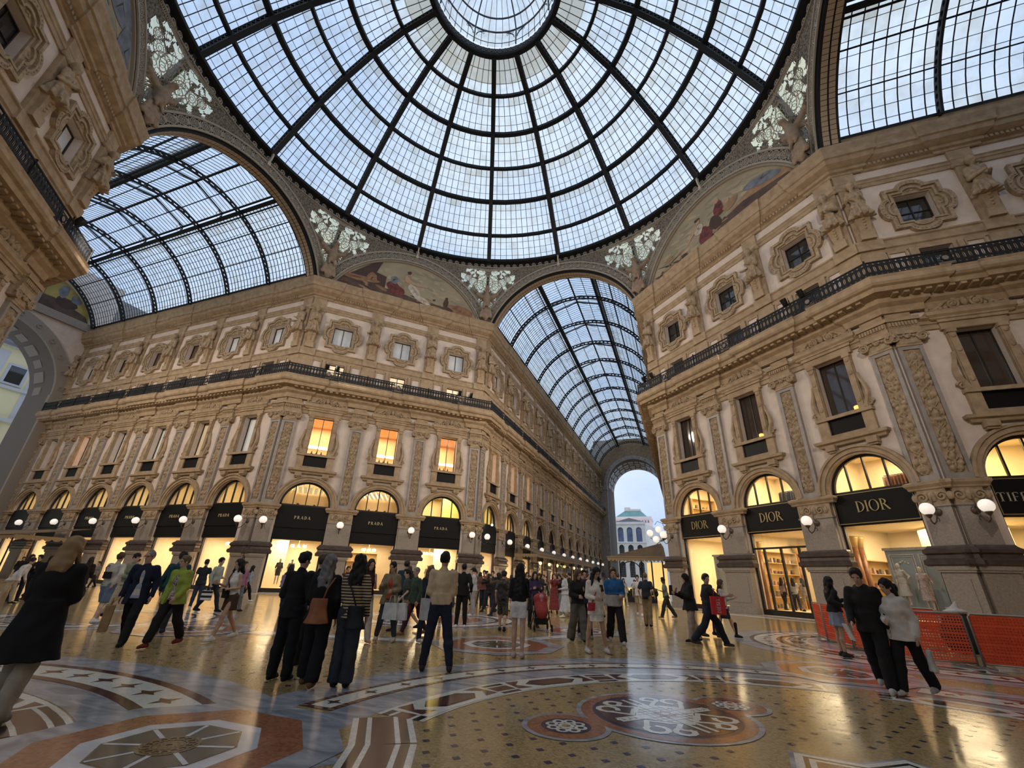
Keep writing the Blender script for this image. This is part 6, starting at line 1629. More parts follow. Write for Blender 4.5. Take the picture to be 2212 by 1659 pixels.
def person(label, x, y, off, P, D=None, group=None, dirworld=None):
    """off: 0 faces the camera, +90 to the picture's right, 180 away"""
    PN[0] += 1; P = dict(P); P['seed'] = PN[0]; h = P.get('h', 1.72)
    if 'top' in P and 'sleeve' not in P: P['sleeve'] = P['top'].get('sl', 1.0)
    bt = P.get('bot', {'k': 'trousers', 'c': (.02, .02, .022)}); P['bareleg'] = bt['k'] in ('shorts', 'skirt') or P.get('bare', 0)
    D = D or math.hypot(x-CAM.x, y-CAM.y); vox = min(.026, max(.0085, D*.00105))
    J = skeleton(P)
    a = math.atan2(CAM.y-y, CAM.x-x)+math.radians(off) if dirworld is None else math.radians(dirworld)
    M = Matrix.Translation((x, y, .012)) @ Matrix.Rotation(a, 4, 'Z') @ Matrix.Scale(h/1.75, 4)
    skin = SKIN[P.get('skin', 0)]
    root = body_field(P, J, vox, skin).obj('person', skin, None, M); tag(root, label, 'person', group)
    tp = P.get('top'); names = {'tee': 'shirt', 'sweater': 'sweater', 'jacket': 'jacket', 'coat': 'coat', 'dress': 'dress', 'shirt': 'shirt', 'blazer': 'blazer', 'cardigan': 'cardigan'}
    def cm(c): return cmat(c) if isinstance(c, tuple) else c
    if P.get('inner'):
        top_field(P, J, vox, dict(P['inner'], t=.008)).obj('shirt', cm(P['inner']['c']), root)
    if tp: top_field(P, J, vox, tp).obj(names.get(tp.get('k', 'tee'), 'shirt'), cm(tp['c']), root)
    if P.get('yoke'):                                      # second colour on the upper half of a jacket
        q = dict(tp, t=tp.get('t', .02)+.006, hem=P['yoke'][1]); top_field(P, J, vox, q).obj('jacket_yoke', cm(P['yoke'][0]), root)
    if bt['k'] != 'none': bottom_field(P, J, vox, bt).obj({'trousers': 'trousers', 'shorts': 'shorts', 'skirt': 'skirt', 'longskirt': 'skirt'}[bt['k']], cm(bt['c']), root)
    hk = P.get('hair', ('short', 'dark'))
    if hk: hair_field(P, J, min(vox, .016), hk[0], hk[2] if len(hk) > 2 else 1.3).obj('hair', cmat(HAIR[hk[1]], .55, 'hair'), root)
    if P.get('cap'):
        f = Field((-.4, -.4, 1.3), (.45, .4, 2.0), min(vox, .014)); f.ell(hd(J, -.006, 0, 1.685), (.106, .09, .09), .01, J['R']); f.cap(hd(J, .07, .0, 1.69), hd(J, .15, 0, 1.675), .045, .03, .01)
        g = hd(J, 0, 0, 1.672)[2]; f.clipz(zmin=g); f.obj('cap', cm(P['cap']), root)
    if P.get('scarf'):
        f = Field((-.4, -.4, 1.0), (.45, .4, 2.0), vox); f.ell(hd(J, -.015, 0, 1.66), (.112, .095, .118), .02, J['R']); f.cap(hd(J, -.03, 0, 1.55), J['up'](1.38, -.02), .085, .14, .05); f.ell(hd(J, .115, 0, 1.60), (.07, .062, .085), 0, J['R'], sub=True); f.obj('headscarf', cm(P['scarf']), root)
    sc = P.get('shoe', (.03, .03, .032))
    for s in (1, -1): shoe_field(P, J, s, min(vox, .016), P.get('boot', 0)).obj('shoe', cm(sc), root)
    if D < 15 and abs(((off+P.get('hy', 0)+180) % 360)-180) < 110 if dirworld is None else False:
        for s in (1, -1):
            o = hd(J, .083, s*.030, 1.641); link('eye', MB().ball(tuple(o), (.010, .014, .008), 8).mesh('eye', M_EYE, True), root)
        o = hd(J, .080, 0, 1.566); link('mouth', MB().ball(tuple(o), (.012, .022, .007), 8).mesh('mouth', M_LIP, True), root)
        if P.get('glasses'):
            m = MB()
            for s in (1, -1):
                c = hd(J, .100, s*.032, 1.642); m.tube([tuple(c+J['R'] @ np.array([0, .024*math.cos(t), .018*math.sin(t)])) for t in np.linspace(0, 2*PI, 12)[:-1]], .003, 4, closed=True); m.tube([tuple(hd(J, .1, s*.056, 1.645)), tuple(hd(J, 0, s*.082, 1.64))], .003, 4)
            link('glasses', m.mesh('glasses', M_BLACK), root)
    root_J[root.name] = (J, M); return root
root_J = {}
def world_pt(root, p): return root_J[root.name][1] @ Vector(p)
def bagmesh(w, d, h, taper=.9, r=.03, vox=.012):
    f = Field((-w, -d-.1, -h-.1), (w, d+.1, h+.1), vox); f.cone((0, 0, -h/2), (0, 0, h/2), (w/2, d/2), (w/2*taper, d/2*taper*.8), .0); f.wrinkle(.006, 22, 3); return f
def box_bag(w, d, h, taper=1.0):
    m = MB(); a, b, t = w/2, d/2, taper
    m.add([(-a, -b, -h/2), (a, -b, -h/2), (a, b, -h/2), (-a, b, -h/2), (-a*t, -b*t, h/2), (a*t, -b*t, h/2), (a*t, b*t, h/2), (-a*t, b*t, h/2)], [(0, 3, 2, 1), (0, 1, 5, 4), (1, 2, 6, 5), (2, 3, 7, 6), (3, 0, 4, 7), (4, 5, 6, 7)]); return m
def carried(root, name, label, cat, p, mesh, mt, yaw=0, strap=None, strap_mat=None, tilt=0, handles=None):
    """something a person carries: a thing of its own beside them"""
    M = root_J[root.name][1] @ Matrix.Translation(p) @ Matrix.Rotation(yaw, 4, 'Z') @ Matrix.Rotation(tilt, 4, 'X')
    t = thing(name, label, cat, M)
    if isinstance(mesh, Field): mesh.obj('bag_body', mt, t)
    else: mesh.build('bag_body', mt, t)
    inv = (Matrix.Translation(p) @ Matrix.Rotation(yaw, 4, 'Z') @ Matrix.Rotation(tilt, 4, 'X')).inverted()
    if strap: link('strap', MB().tube([tuple(inv @ Vector(q)) for q in strap], .012, 6).mesh('strap', strap_mat or mt, True), t)
    if handles:
        m = MB()
        for h in handles: m.tube(h, .009, 6)
        link('handle', m.mesh('handle', strap_mat or mt, True), t)
    return t
def phone(root, lab, s=-1):
    J = root_J[root.name][0]; w = J['wr%d' % s]; u = w-J['el%d' % s]; u = u/np.linalg.norm(u); p = w+u*.10+np.array([.015, 0, .02])
    M = root_J[root.name][1] @ Matrix.Translation(p) @ Matrix.Rotation(-.5, 4, 'Y'); o = MB().box(-.006, .006, -.037, .037, -.07, .08).build('phone', M_BLACK, M=M); return tag(o, lab, 'phone')
# ------------------------------------------------------------------ the visitors
BK = (.014, .013, .013); JEAN = (.035, .045, .075); DJEAN = (.022, .026, .042); WH = (.74, .71, .67); CREAM = (.52, .43, .31); BEI = (.36, .28, .19); GR = (.16, .155, .15); KH = (.22, .165, .09); NAVY = (.018, .022, .042)
LEATH = (.33, .12, .045)
def TR(c, **k): return dict(k='trousers', c=c, **k)
WS = (.74, .72, .69)
pr = person('person with blond hair in long black cardigan and cream trousers by the left edge', 2.41, -12.9, 150, dict(h=1.67, fem=1, w=1.03, arms=('front2', 'front2'), legs='step', lean=3, top=dict(k='cardigan', c=BK, t=.05, hem=.52, fl=.09), bot=TR((.42, .36, .27), wd=.02), hair=('long', 'blond', 1.40), shoe=(.3, .25, .2)))
p2 = person('person in cream sweater and denim shorts with black sling bag', -5.93, -7.64, 140, dict(h=1.72, arms=('fwd', 'back'), legs='step', top=dict(k='sweater', c=(.52, .47, .40), t=.03, hem=.88, fl=.0), bot=dict(k='shorts', c=(.13, .17, .24), hem=.50, wd=.03), hair=('short', 'brown'), shoe=WS))
carried(p2, 'sling_bag', 'black sling bag across the back of the cream sweater', 'bag', (-.17, .02, 1.18), bagmesh(.28, .10, .17, .8), cmat(BK), PI/2, strap=[(-.17, .1, 1.22), (-.13, .16, 1.38), (.02, .14, 1.47), (.13, .03, 1.36)])
person('person in sage green shirt and dark cap behind the cream sweater', -7.11, -6.53, 40, dict(h=1.78, arms=('down', 'front'), legs='walk', top=dict(k='shirt', c=(.20, .23, .17), t=.02, hem=.86), bot=TR(CREAM), cap=(.02, .02, .025), hair=('short', 'black'), shoe=BK))
p4 = person('grey haired person with glasses in open navy blazer and striped shirt', -1.73, -9.45, -18, dict(h=1.74, w=1.05, arms=('down', 'down'), legs='walk', hy=-25, inner=dict(c=M_STRIPE2, hem=.84, fl=.03, sl=1.0, t=.012), top=dict(k='blazer', c=(.012, .016, .035), t=.03, hem=.74, fl=.04, open=1), bot=TR(BK, wd=.015), hair=('buzz', 'grey'), glasses=1, shoe=BK))
carried(p4, 'paper_bag', 'brown paper carrier bag held by the person in the navy blazer', 'bag', (.06, -.36, .46), box_bag(.36, .14, .46), cmat((.34, .21, .10), .8), .3, handles=[[(-.08, 0, .22), (-.06, 0, .36), (.06, 0, .36), (.08, 0, .22)]])
person('person in lime green jacket over a patterned blouse, walking', -.95, -9.21, -38, dict(h=1.66, fem=1, w=1.06, arms=('fwd', 'down'), legs='walk2', hy=-30, inner=dict(c=M_LEO, hem=.88, fl=.02, sl=.9), top=dict(k='jacket', c=(.30, .36, .06), t=.035, hem=.80, fl=.05, open=1), bot=TR(BK, end=.9, wd=.02), hair=('crop', 'fair'), shoe=(.16, .03, .025)))
p6 = person('person in black cap half hidden behind the navy blazer', -2.95, -7.95, 165, dict(h=1.76, legs='step', top=dict(k='jacket', c=(.02, .05, .06), t=.03, hem=.84), cap=BK, hair=('short', 'dark')))
carried(p6, 'backpack', 'dark teal backpack behind the navy blazer', 'bag', (-.25, 0, 1.20), bagmesh(.3, .18, .46, .85), cmat((.012, .06, .065)), PI/2)
p7 = person('bearded person in pale green shirt and jeans walking by the shop piers', -7.36, -3.47, 55, dict(h=1.80, arms=('front', 'down'), legs='walk', top=dict(k='shirt', c=(.36, .39, .34), t=.022, hem=.90, sl=.75), bot=TR(DJEAN), hair=('short', 'black'), shoe=BK))
carried(p7, 'shopping_bag', 'white carrier bag with black stripes by the pale green shirt', 'bag', (.05, -.30, .52), box_bag(.30, .12, .30), stripe_mat('bag_stripes', (.6, .58, .55), (.02, .02, .02), .14), .2, handles=[[(-.06, 0, .15), (-.05, 0, .28), (.05, 0, .28), (.06, 0, .15)]])
p8 = person('person in white sleeveless top and brown miniskirt walking with black bag', -.81, -8.03, -60, dict(h=1.65, fem=1, skin=0, arms=('front', 'hold'), legs='walk', top=dict(k='tee', c=WH, t=.012, sl=0, hem=.92, fl=0), bot=dict(k='skirt', c=(.075, .045, .03), hem=.62, wd=.015), hair=('bob', 'black'), shoe=WS))
carried(p8, 'handbag', 'black shoulder bag on the white sleeveless top', 'bag', (.20, .05, .98), bagmesh(.28, .11, .2, .8), cmat(BK), .3, strap=[(.15, .05, 1.08), (.16, -.06, 1.3), (.05, -.15, 1.44), (-.08, -.14, 1.36)])
person('person in pink shirt behind the pale green shirt', -7.0, -2.7, 40, dict(h=1.68, top=dict(k='shirt', c=(.33, .15, .24), t=.02, hem=.88), bot=TR(GR), hair=('crop', 'dark'), legs='step'))
person('person in dark tee before the lit shop, seen from behind', -8.92, -2.84, 170, dict(h=1.70, arms=('down', 'bag'), top=dict(k='tee', c=(.018, .024, .03), t=.02, sl=.3, hem=.84), bot=TR(JEAN), hair=('short', 'black'), shoe=WS))
pg = person('person with pale grey backpack passing the corner pier', -11.36, 1.43, 100, dict(h=1.62, fem=1, top=dict(k='jacket', c=(.32, .36, .40), t=.02), bot=TR(BK), hair=('bob', 'black'), legs='walk', shoe=WS))
carried(pg, 'backpack', 'pale grey backpack by the corner pier', 'bag', (-.24, 0, 1.2), bagmesh(.28, .16, .4, .9), cmat((.3, .3, .31)), PI/2)
person('dark figure in a long tail coat alone by the left shops', -21.16, -.3, -60, dict(h=1.62, legs='walk', top=dict(k='coat', c=BK, t=.03, hem=.5, fl=.08), hair=('short', 'black')))
person('person in white blouse bending at the left picture edge', -14.6, -5.9, 70, dict(h=1.62, lean=28, legs='step', top=dict(k='shirt', c=WH, t=.03, hem=.8, fl=.05), bot=TR(CREAM), hair=('crop', 'dark')))
for k, (x, y, o, lab) in enumerate([(-15.7, -5.2, 30, 'person in black nearest the left cafe awning'), (-17.0, -4.3, -40, 'person in dark coat next to the cafe awning'), (-18.6, -3.2, 80, 'third dark figure under the cafe awning'), (-20.4, -4.4, 10, 'fourth dark figure under the cafe awning'), (-16.0, -3.0, 160, 'hooded dark figure by the cafe awning'), (-23.5, -3.5, 60, 'small dark figure deep in the left arcade')]):
    person(lab, x, y, o, dict(h=1.66+.03*(k % 3), legs=('stand', 'step', 'walk')[k % 3], arms=('front', 'down') if k % 2 else ('phone', 'down'), top=dict(k='jacket', c=(.016+.01*(k == 4), .014, .016), t=.03), bot=TR((.02, .02, .03)), hair=('short', 'black') if k % 2 else ('long', 'dark')))
# group in black with the orange bag
person('dark haired person all in black, seen from behind, beside the orange bag', 3.22, -10.28, 150, dict(h=1.67, hy=-25, arms=('front', 'down'), legs='stand', top=dict(k='tee', c=BK, t=.024, hem=.80, fl=.02, sl=.75), bot=TR((.012, .012, .013), wd=.02), hair=('short', 'black'), shoe=BK))
person('brown haired person in black tee behind the grey haired person', 2.74, -9.34, 150, dict(h=1.68, w=1.1, arms=('front', 'down'), top=dict(k='tee', c=(.012, .012, .014), t=.026, hem=.82, sl=.4), bot=TR(BK), hair=('short', 'brown'), shoe=BK))
pz = person('long grey haired person in loose black clothes with orange bag', 3.80, -10.34, 163, dict(h=1.64, fem=1, w=1.06, hy=-30, arms=('front', 'down'), legs='step', top=dict(k='sweater', c=(.013, .012, .012), t=.035, hem=.84, fl=.04), bot=TR((.012, .012, .013), wd=.035, flare=1.2, end=.93), hair=('wavy', 'grey', 1.30), shoe=(.20, .11, .045)))
carried(pz, 'shoulder_bag', 'tan orange leather shoulder bag on the back of the grey haired person', 'bag', (-.21, -.02, .98), bagmesh(.37, .16, .33, .55, vox=.010), cmat(LEATH, .5, 'leather'), PI/2, strap=[(-.21, -.06, 1.10), (-.20, -.10, 1.28), (-.10, -.155, 1.43), (.03, -.15, 1.44), (.09, -.13, 1.36)])
ps = person('dark haired person in striped long sleeve top and flared jeans', 4.21, -10.17, 168, dict(h=1.65, fem=1, hy=15, lean=4, arms=('front', 'down'), legs='close', top=dict(k='sweater', c=M_STRIPE, t=.02, hem=.86, fl=.01), bot=TR((.04, .042, .05), flare=1.9, wd=.02), hair=('wavy', 'black', 1.33), shoe=BK))
carried(ps, 'crossbody_bag', 'black slouchy crossbody bag over the striped top', 'bag', (-.17, -.10, .90), bagmesh(.36, .13, .30, .6, vox=.010), cmat(BK, .6), PI/2-.2, strap=[(-.17, -.10, 1.02), (-.155, .0, 1.24), (-.09, .12, 1.43), (.04, .13, 1.45), (.13, .02, 1.28), (.12, -.13, 1.06)])
pl_ = person('person with lilac backpack before the first lit shop window', -4.56, -2.83, 150, dict(h=1.62, fem=1, top=dict(k='jacket', c=(.05, .045, .06), t=.025), bot=TR(DJEAN), hair=('long', 'black', 1.35), legs='step'))
carried(pl_, 'backpack', 'lilac backpack before the first lit shop window', 'bag', (-.24, 0, 1.18), bagmesh(.3, .17, .42, .9), cmat((.22, .20, .32)), PI/2)
person('person in black partly hidden beside the lilac backpack', -3.65, -3.19, 120, dict(h=1.72, top=dict(k='jacket', c=BK, t=.025), hair=('short', 'black')))
person('person in black top and white trousers behind the striped top', 1.71, -6.58, 25, dict(h=1.72, fem=1, arms=('phone', 'down'), top=dict(k='tee', c=(.05, .015, .018), t=.018, sl=0, hem=.9), bot=TR((.5, .47, .42), wd=.015), hair=('long', 'dark', 1.32), legs='step', shoe=(.45, .3, .22)))
po = person('person in olive jacket over orange top looking aside', 2.07, -6.13, -15, dict(h=1.69, fem=1, hy=-20, hp=10, arms=('front', 'hold'), legs='wide', inner=dict(c=(.42, .08, .04), hem=.9, sl=.5), top=dict(k='jacket', c=(.24, .20, .12), t=.035, hem=.78, fl=.05, open=1), bot=TR((.05, .06, .08), end=.9), hair=('crop', 'black'), shoe=(.55, .5, .43)))
for q, nm in ((.13, 'nearer'), (.33, 'farther')):
    carried(po, 'tote_bag', 'white carrier bag with faint blue print, %s of two by the olive jacket' % nm, 'bag', (.22, q, .66), box_bag(.40, .12, .36, .86), blotch_mat('printed_white_plastic_%s' % nm, (.62, .62, .60), (.42, .48, .52), 7), 1.2+.5*q, handles=[[(-.08, 0, .17), (-.05, 0, .34), (.05, 0, .34), (.08, 0, .17)]])
pt = person('tall person with dark teal rucksack in mid crowd', .41, -3.0, 175, dict(h=1.82, top=dict(k='jacket', c=(.03, .04, .045), t=.03), bot=TR(DJEAN), hair=('short', 'dark')))
carried(pt, 'rucksack', 'large dark teal rucksack in the mid crowd', 'bag', (-.28, 0, 1.22), bagmesh(.36, .24, .55, .85), cmat((.02, .045, .055)), PI/2)
pb = person('person in khaki shorts with blue rucksack striding aside', 1.24, -4.06, -75, dict(h=1.64, lean=6, legs='lunge', arms=('fwd', 'back'), top=dict(k='tee', c=(.05, .06, .055), t=.025, sl=.4), bot=dict(k='shorts', c=(.22, .16, .10), hem=.48, wd=.03), hair=('short', 'black'), shoe=BK))
carried(pb, 'rucksack', 'blue rucksack on the striding person in shorts', 'bag', (-.26, 0, 1.2), bagmesh(.32, .22, .48, .85), cmat((.03, .07, .16)), PI/2)
person('person in green top and burgundy trousers striding behind beige sweater', 1.93, -4.71, -60, dict(h=1.64, lean=6, legs='walk2', top=dict(k='jacket', c=(.05, .08, .06), t=.03, hem=.8), bot=TR((.06, .02, .025)), hair=('buzz', 'grey'), shoe=(.25, .12, .06)))
person('fair haired person in dark jacket hidden by the beige sweater', 2.89, -5.74, 30, dict(h=1.62, fem=1, arms=('phone', 'phone'), top=dict(k='jacket', c=(.02, .025, .035), t=.03), bot=TR(DJEAN), hair=('wavy', 'fair', 1.35), shoe=(.5, .45, .4)))
pm_ = person('person in beige sweater and dark jeans standing with back turned', 4.79, -8.55, 178, dict(h=1.80, hy=-15, arms=('cross', 'cross'), legs='wide', w=1.02, top=dict(k='sweater', c=(.66, .49, .30), t=.03, hem=.93, fl=.0, wr=.002), bot=TR((.022, .028, .045), end=.97, wd=.004), hair=('short', 'black'), shoe=(.05, .035, .035)))
carried(pm_, 'tote_bag', 'flat white bag hanging beside the beige sweater', 'bag', (.10, .24, .86), box_bag(.26, .05, .33), cmat((.62, .60, .57)), .9, handles=[[(-.06, 0, .16), (-.03, 0, .36), (.03, 0, .36), (.06, 0, .16)]])
person('person in black shirt and trousers with white trainers, back turned', 2.11, -2.26, 176, dict(h=1.79, arms=('pocket', 'pocket'), top=dict(k='shirt', c=BK, t=.025, hem=.84), bot=TR(BK), hair=('short', 'black'), shoe=WS))
person('person in white jacket and grey trousers wearing a dark cap', .52, 1.99, -80, dict(h=1.76, arms=('phone', 'front'), top=dict(k='jacket', c=(.50, .50, .52), t=.04, hem=.88), bot=TR((.35, .34, .33), wd=.02), cap=BK, hair=('short', 'black'), shoe=WS))
person('person in black beside the striped awning, first of three', -1.72, 8.45, 40, dict(h=1.74, top=dict(k='jacket', c=BK), hair=('short', 'black')))
person('person in black and bomber jacket, second of three', -.98, 7.66, -20, dict(h=1.76, top=dict(k='jacket', c=(.018, .018, .024), hem=.9), hair=('short', 'dark'), legs='step'))
person('person in black tee and shorts, third of three', -.5, 7.87, 170, dict(h=1.78, top=dict(k='tee', c=(.02, .015, .02), sl=.4), bot=dict(k='shorts', c=BK, hem=.5), hair=('short', 'black'), shoe=WS))
pc = person('person in camouflage shorts with black rucksack', 3.55, -2.38, 168, dict(h=1.62, top=dict(k='tee', c=M_CAMO, sl=.4), bot=dict(k='shorts', c=M_CAMO, hem=.47, wd=.03), cap=BK, hair=('short', 'dark'), shoe=BK, legs='step'))
carried(pc, 'rucksack', 'black and white rucksack on the camouflage shorts', 'bag', (-.25, 0, 1.16), bagmesh(.3, .2, .44, .9), blotch_mat('rucksack_cloth', (.05, .045, .045), (.015, .015, .015), 9), PI/2)
pw = person('long dark haired person in black top and white shorts, back turned', 5.52, -6.53, 168, dict(h=1.69, fem=1, arms=('front', 'phone'), legs='close', top=dict(k='sweater', c=(.012, .012, .013), t=.018, hem=1.0, fl=-.01), bot=dict(k='shorts', c=(.74, .70, .66), hem=.72, wd=.012), hair=('long', 'black', 1.12), shoe=(.58, .46, .42)))
carried(pw, 'handbag', 'small black bag at the hip of the white shorts', 'bag', (-.02, -.24, .98), bagmesh(.16, .1, .22, .8), cmat((.03, .025, .02)), .2, strap=[(-.02, -.24, 1.08), (-.05, -.2, 1.3), (-.02, -.15, 1.44)])
person('person in purple top leaning over the pushchair', 4.0, -.75, 20, dict(h=1.64, fem=1, arms=('hold', 'hold'), top=dict(k='jacket', c=(.05, .03, .08)), hair=('bob', 'black'), lean=8))
person('person in red flowered dress raising a phone to face height', 2.85, 6.08, 8, dict(h=1.70, fem=1, arms=('phoneup', 'phoneup'), top=dict(k='dress', c=M_FLORAL, t=.02, hem=.86, sl=.8), bot=dict(k='longskirt', c=M_FLORAL, hem=.16, wd=.08), hair=('bob', 'brown'), shoe=(.04, .03, .03)))
person('person in long white dress walking with head bent', 3.83, 4.33, -70, dict(h=1.73, fem=1, arms=('front', 'down'), legs='step', hp=18, top=dict(k='dress', c=(.50, .52, .56), t=.03, hem=.86, fl=.04), bot=dict(k='longskirt', c=(.50, .52, .56), hem=.2, wd=.12, wave=.014), hair=('bun', 'fair'), shoe=WS))
person('person in dark green coat facing the viewer near red flowered dress', 1.6, 6.86, 5, dict(h=1.74, top=dict(k='coat', c=(.03, .035, .02), t=.035, hem=.6), hair=('bob', 'black')))
pq = person('long brown haired person in black sweater and grey trousers', 6.06, -3.36, 25, dict(h=1.68, fem=1, hy=15, hp=14, arms=('phone', 'front'), legs='step', top=dict(k='sweater', c=(.016, .014, .014), t=.04, hem=.9), bot=TR((.115, .105, .095), wd=.045, flare=1.3), hair=('long', 'brown', 1.15), shoe=BK))
person('person in navy hoodie behind the black sweater', 6.05, -2.43, 15, dict(h=1.70, top=dict(k='jacket', c=NAVY, t=.04, hood=1), bot=TR(BK), hair=('short', 'black'), legs='step', shoe=GR))
pd = person('dark haired person in short white dress looking at a phone', 6.82, -4.98, 22, dict(h=1.72, fem=1, skin=1, hy=18, hp=24, arms=('phone', 'front'), legs='wide', top=dict(k='dress', c=(.74, .68, .58), t=.018, hem=.74, fl=.02, wr=.0015), bot=dict(k='skirt', c=(.74, .68, .58), hem=.62, wd=.005), hair=('long', 'black', 1.22), shoe=(.50, .48, .45)))
phone(pd, 'dark phone held by the person in the white dress', 1)
carried(pd, 'handbag', 'small red handbag at the hip of the white dress', 'bag', (.16, -.16, .92), bagmesh(.19, .08, .17, .9, vox=.008), cmat((.36, .025, .04), .5), 1.2, strap=[(.16, -.14, 1.0), (.13, .0, 1.28), (.06, .13, 1.44), (-.06, .12, 1.44)])
person('person in blue and grey zip jacket facing the viewer', 6.98, -3.01, 12, dict(h=1.80, hy=-12, hp=12, arms=('front', 'down'), legs='walk', top=dict(k='jacket', c=(.34, .32, .30), t=.04, hem=.84, fl=.02), yoke=((.02, .10, .26), 1.12), bot=TR(BK, wd=.03), hair=('short', 'brown'), shoe=(.45, .43, .41)))
person('person in white tee and beige shorts walking from the arcade', 6.56, 8.02, 0, dict(h=1.80, arms=('down', 'down'), legs='walk', top=dict(k='tee', c=(.60, .58, .56), sl=.4), bot=dict(k='shorts', c=(.42, .34, .26), hem=.5, wd=.02), hair=('short', 'black'), shoe=WS))
pk = person('balding person in navy polo and khaki trousers, back turned', 7.37, 2.52, 165, dict(h=1.76, arms=('pocket', 'pocket'), legs='close', top=dict(k='tee', c=(.02, .025, .04), sl=.4), bot=TR(KH, wd=.012), hair=('buzz', 'fair'), shoe=BK))
carried(pk, 'rucksack', 'small dark rucksack on the navy polo', 'bag', (-.22, -.02, 1.12), bagmesh(.26, .14, .32, .9), cmat((.02, .022, .03)), PI/2)
person('person in cream shirt beside the pavilion, back turned', 6.57, 12.5, 160, dict(h=1.82, top=dict(k='shirt', c=(.48, .44, .38)), bot=TR((.05, .05, .055)), hair=('short', 'dark'), legs='step'))
pn = person('person in green tee with rucksack hurrying to the left arcade', 7.85, 7.58, -82, dict(h=1.72, skin=2, lean=6, arms=('hold', 'back'), legs='walk', top=dict(k='tee', c=(.16, .20, .15), sl=.4), bot=TR((.03, .03, .025), wd=.02), hair=('short', 'black'), shoe=(.3, .17, .09)))
carried(pn, 'rucksack', 'black rucksack on the green tee', 'bag', (-.25, 0, 1.2), bagmesh(.3, .2, .42, .9), cmat(BK), PI/2)
ph_ = person('person in black hooded top and beige trousers holding a phone', 8.85, -1.35, -62, dict(h=1.70, fem=1, hp=14, arms=('phone', 'hold'), legs='step', scarf=BK, top=dict(k='jacket', c=(.014, .013, .014), t=.045, hem=.78, fl=.05), bot=TR((.36, .29, .23), wd=.015), hair=None, shoe=BK))
phone(ph_, 'dark phone held by the black hooded top', 1)
pe = person('person in dark tee striding past with a red carrier bag', 9.30, -2.08, 105, dict(h=1.77, skin=1, hy=-60, arms=('strap', 'reach'), legs='lunge', top=dict(k='tee', c=(.02, .02, .024), t=.03, sl=.6, hem=.8), bot=TR((.018, .02, .032), wd=.02), hair=('short', 'dark'), shoe=(.06, .05, .05)))
tb = carried(pe, 'carrier_bag', 'red carrier bag with upright white letters', 'bag', (.16, -.32, .95), box_bag(.34, .10, .42), cmat((.50, .03, .035), .6), .0, handles=[[(-.08, 0, .2), (-.05, 0, .36), (.05, 0, .36), (.08, 0, .2)]])
lm_ = lettering('DIESEL', .085, .10, 0, .004); lm_.v = [(.045-z, -.0515+y, x) for x, y, z in lm_.v]; lm_.build('lettering', cmat((.62, .58, .55)), tb)
person('person in white top and knee boots behind the red bag', 9.82, .62, 75, dict(h=1.62, fem=1, arms=('hold', 'down'), legs='walk', top=dict(k='tee', c=(.52, .50, .47), t=.02), bot=dict(k='skirt', c=(.02, .02, .022), hem=.55, wd=.03), hair=('long', 'brown', 1.3), shoe=(.02, .018, .018), boot=.3))
person('person in dark coat behind the red bag', 9.4, .2, 60, dict(h=1.72, top=dict(k='coat', c=(.02, .018, .018), t=.03), hair=('short', 'black'), legs='step'))
person('person in cream trousers far down the arcade by the pavilion', 4.80, 16.78, 20, dict(h=1.70, top=dict(k='shirt', c=(.5, .47, .42)), bot=TR(CREAM), hair=('long', 'dark'), legs='walk', shoe=WS))
person('person in black top and denim miniskirt by the orange barrier', 12.14, -2.17, 120, dict(h=1.68, fem=1, skin=1, arms=('phone', 'hip'), legs='close', top=dict(k='jacket', c=(.016, .014, .014), t=.03, hem=.95), bot=dict(k='skirt', c=(.24, .28, .34), hem=.66, wd=.03, wave=.014), hair=('long', 'black', 1.28), shoe=(.03, .03, .03)))
pj_ = person('person in black hooded jacket walking beside the white jacket', 11.64, -6.24, -8, dict(h=1.80, hp=20, hy=-4, arms=('down', 'fwd'), legs='walk', top=dict(k='jacket', c=(.020, .018, .018), t=.032, hem=.80, fl=.02, hood=1), bot=TR(BK, wd=.028, flare=.9), hair=('short', 'dark'), shoe=(.55, .52, .48)))
carried(pj_, 'leaflet', 'folded white paper in the hand of the black hooded jacket', 'paper', (.10, -.30, .76), MB().box(-.10, .10, -.008, .008, -.12, .12), cmat((.62, .62, .62)), .5, tilt=.3)
pv = person('dark haired person in white jacket looking aside, walking arm in arm', 11.99, -6.39, -22, dict(h=1.63, fem=1, hy=-28, hp=10, lean=3, arms=('down', 'front'), legs='walk2', top=dict(k='jacket', c=(.70, .65, .58), t=.036, hem=.80, fl=.05), bot=TR(BK, wd=.02), hair=('pony', 'black', 1.10), shoe=(.57, .53, .47)))
carried(pv, 'paper_bag', 'crumpled white bag carried by the white jacket', 'bag', (.02, .30, .52), bagmesh(.2, .12, .3, .8), cmat((.58, .56, .53)), .4)
# the crowd down the long arcade
rc = random.Random(21)
for k in range(44):
    x, y = (rc.uniform(-5.2, 4.8), rc.uniform(10, 44)) if k < 28 else (rc.uniform(-4.6, 6.2), rc.uniform(4.5, 14))
    c = rc.choice([(.02, .02, .022), (.03, .03, .05), (.10, .09, .085), (.35, .33, .30), (.16, .06, .05), (.05, .07, .06), (.4, .34, .25)])
    person('small distant visitor in the crowd of the long middle arcade', x, y, rc.uniform(-180, 180), dict(h=rc.uniform(1.6, 1.82), fem=k % 2, legs=rc.choice(['stand', 'walk', 'step']), arms=rc.choice([('down', 'down'), ('phone', 'down'), ('fwd', 'back')]), top=dict(k='jacket', c=c, t=.03), bot=TR(rc.choice([BK, DJEAN, GR, KH])), hair=(rc.choice(['short', 'long', 'bob']), rc.choice(['black', 'dark', 'brown']))), group='distant crowd in the long arcade')
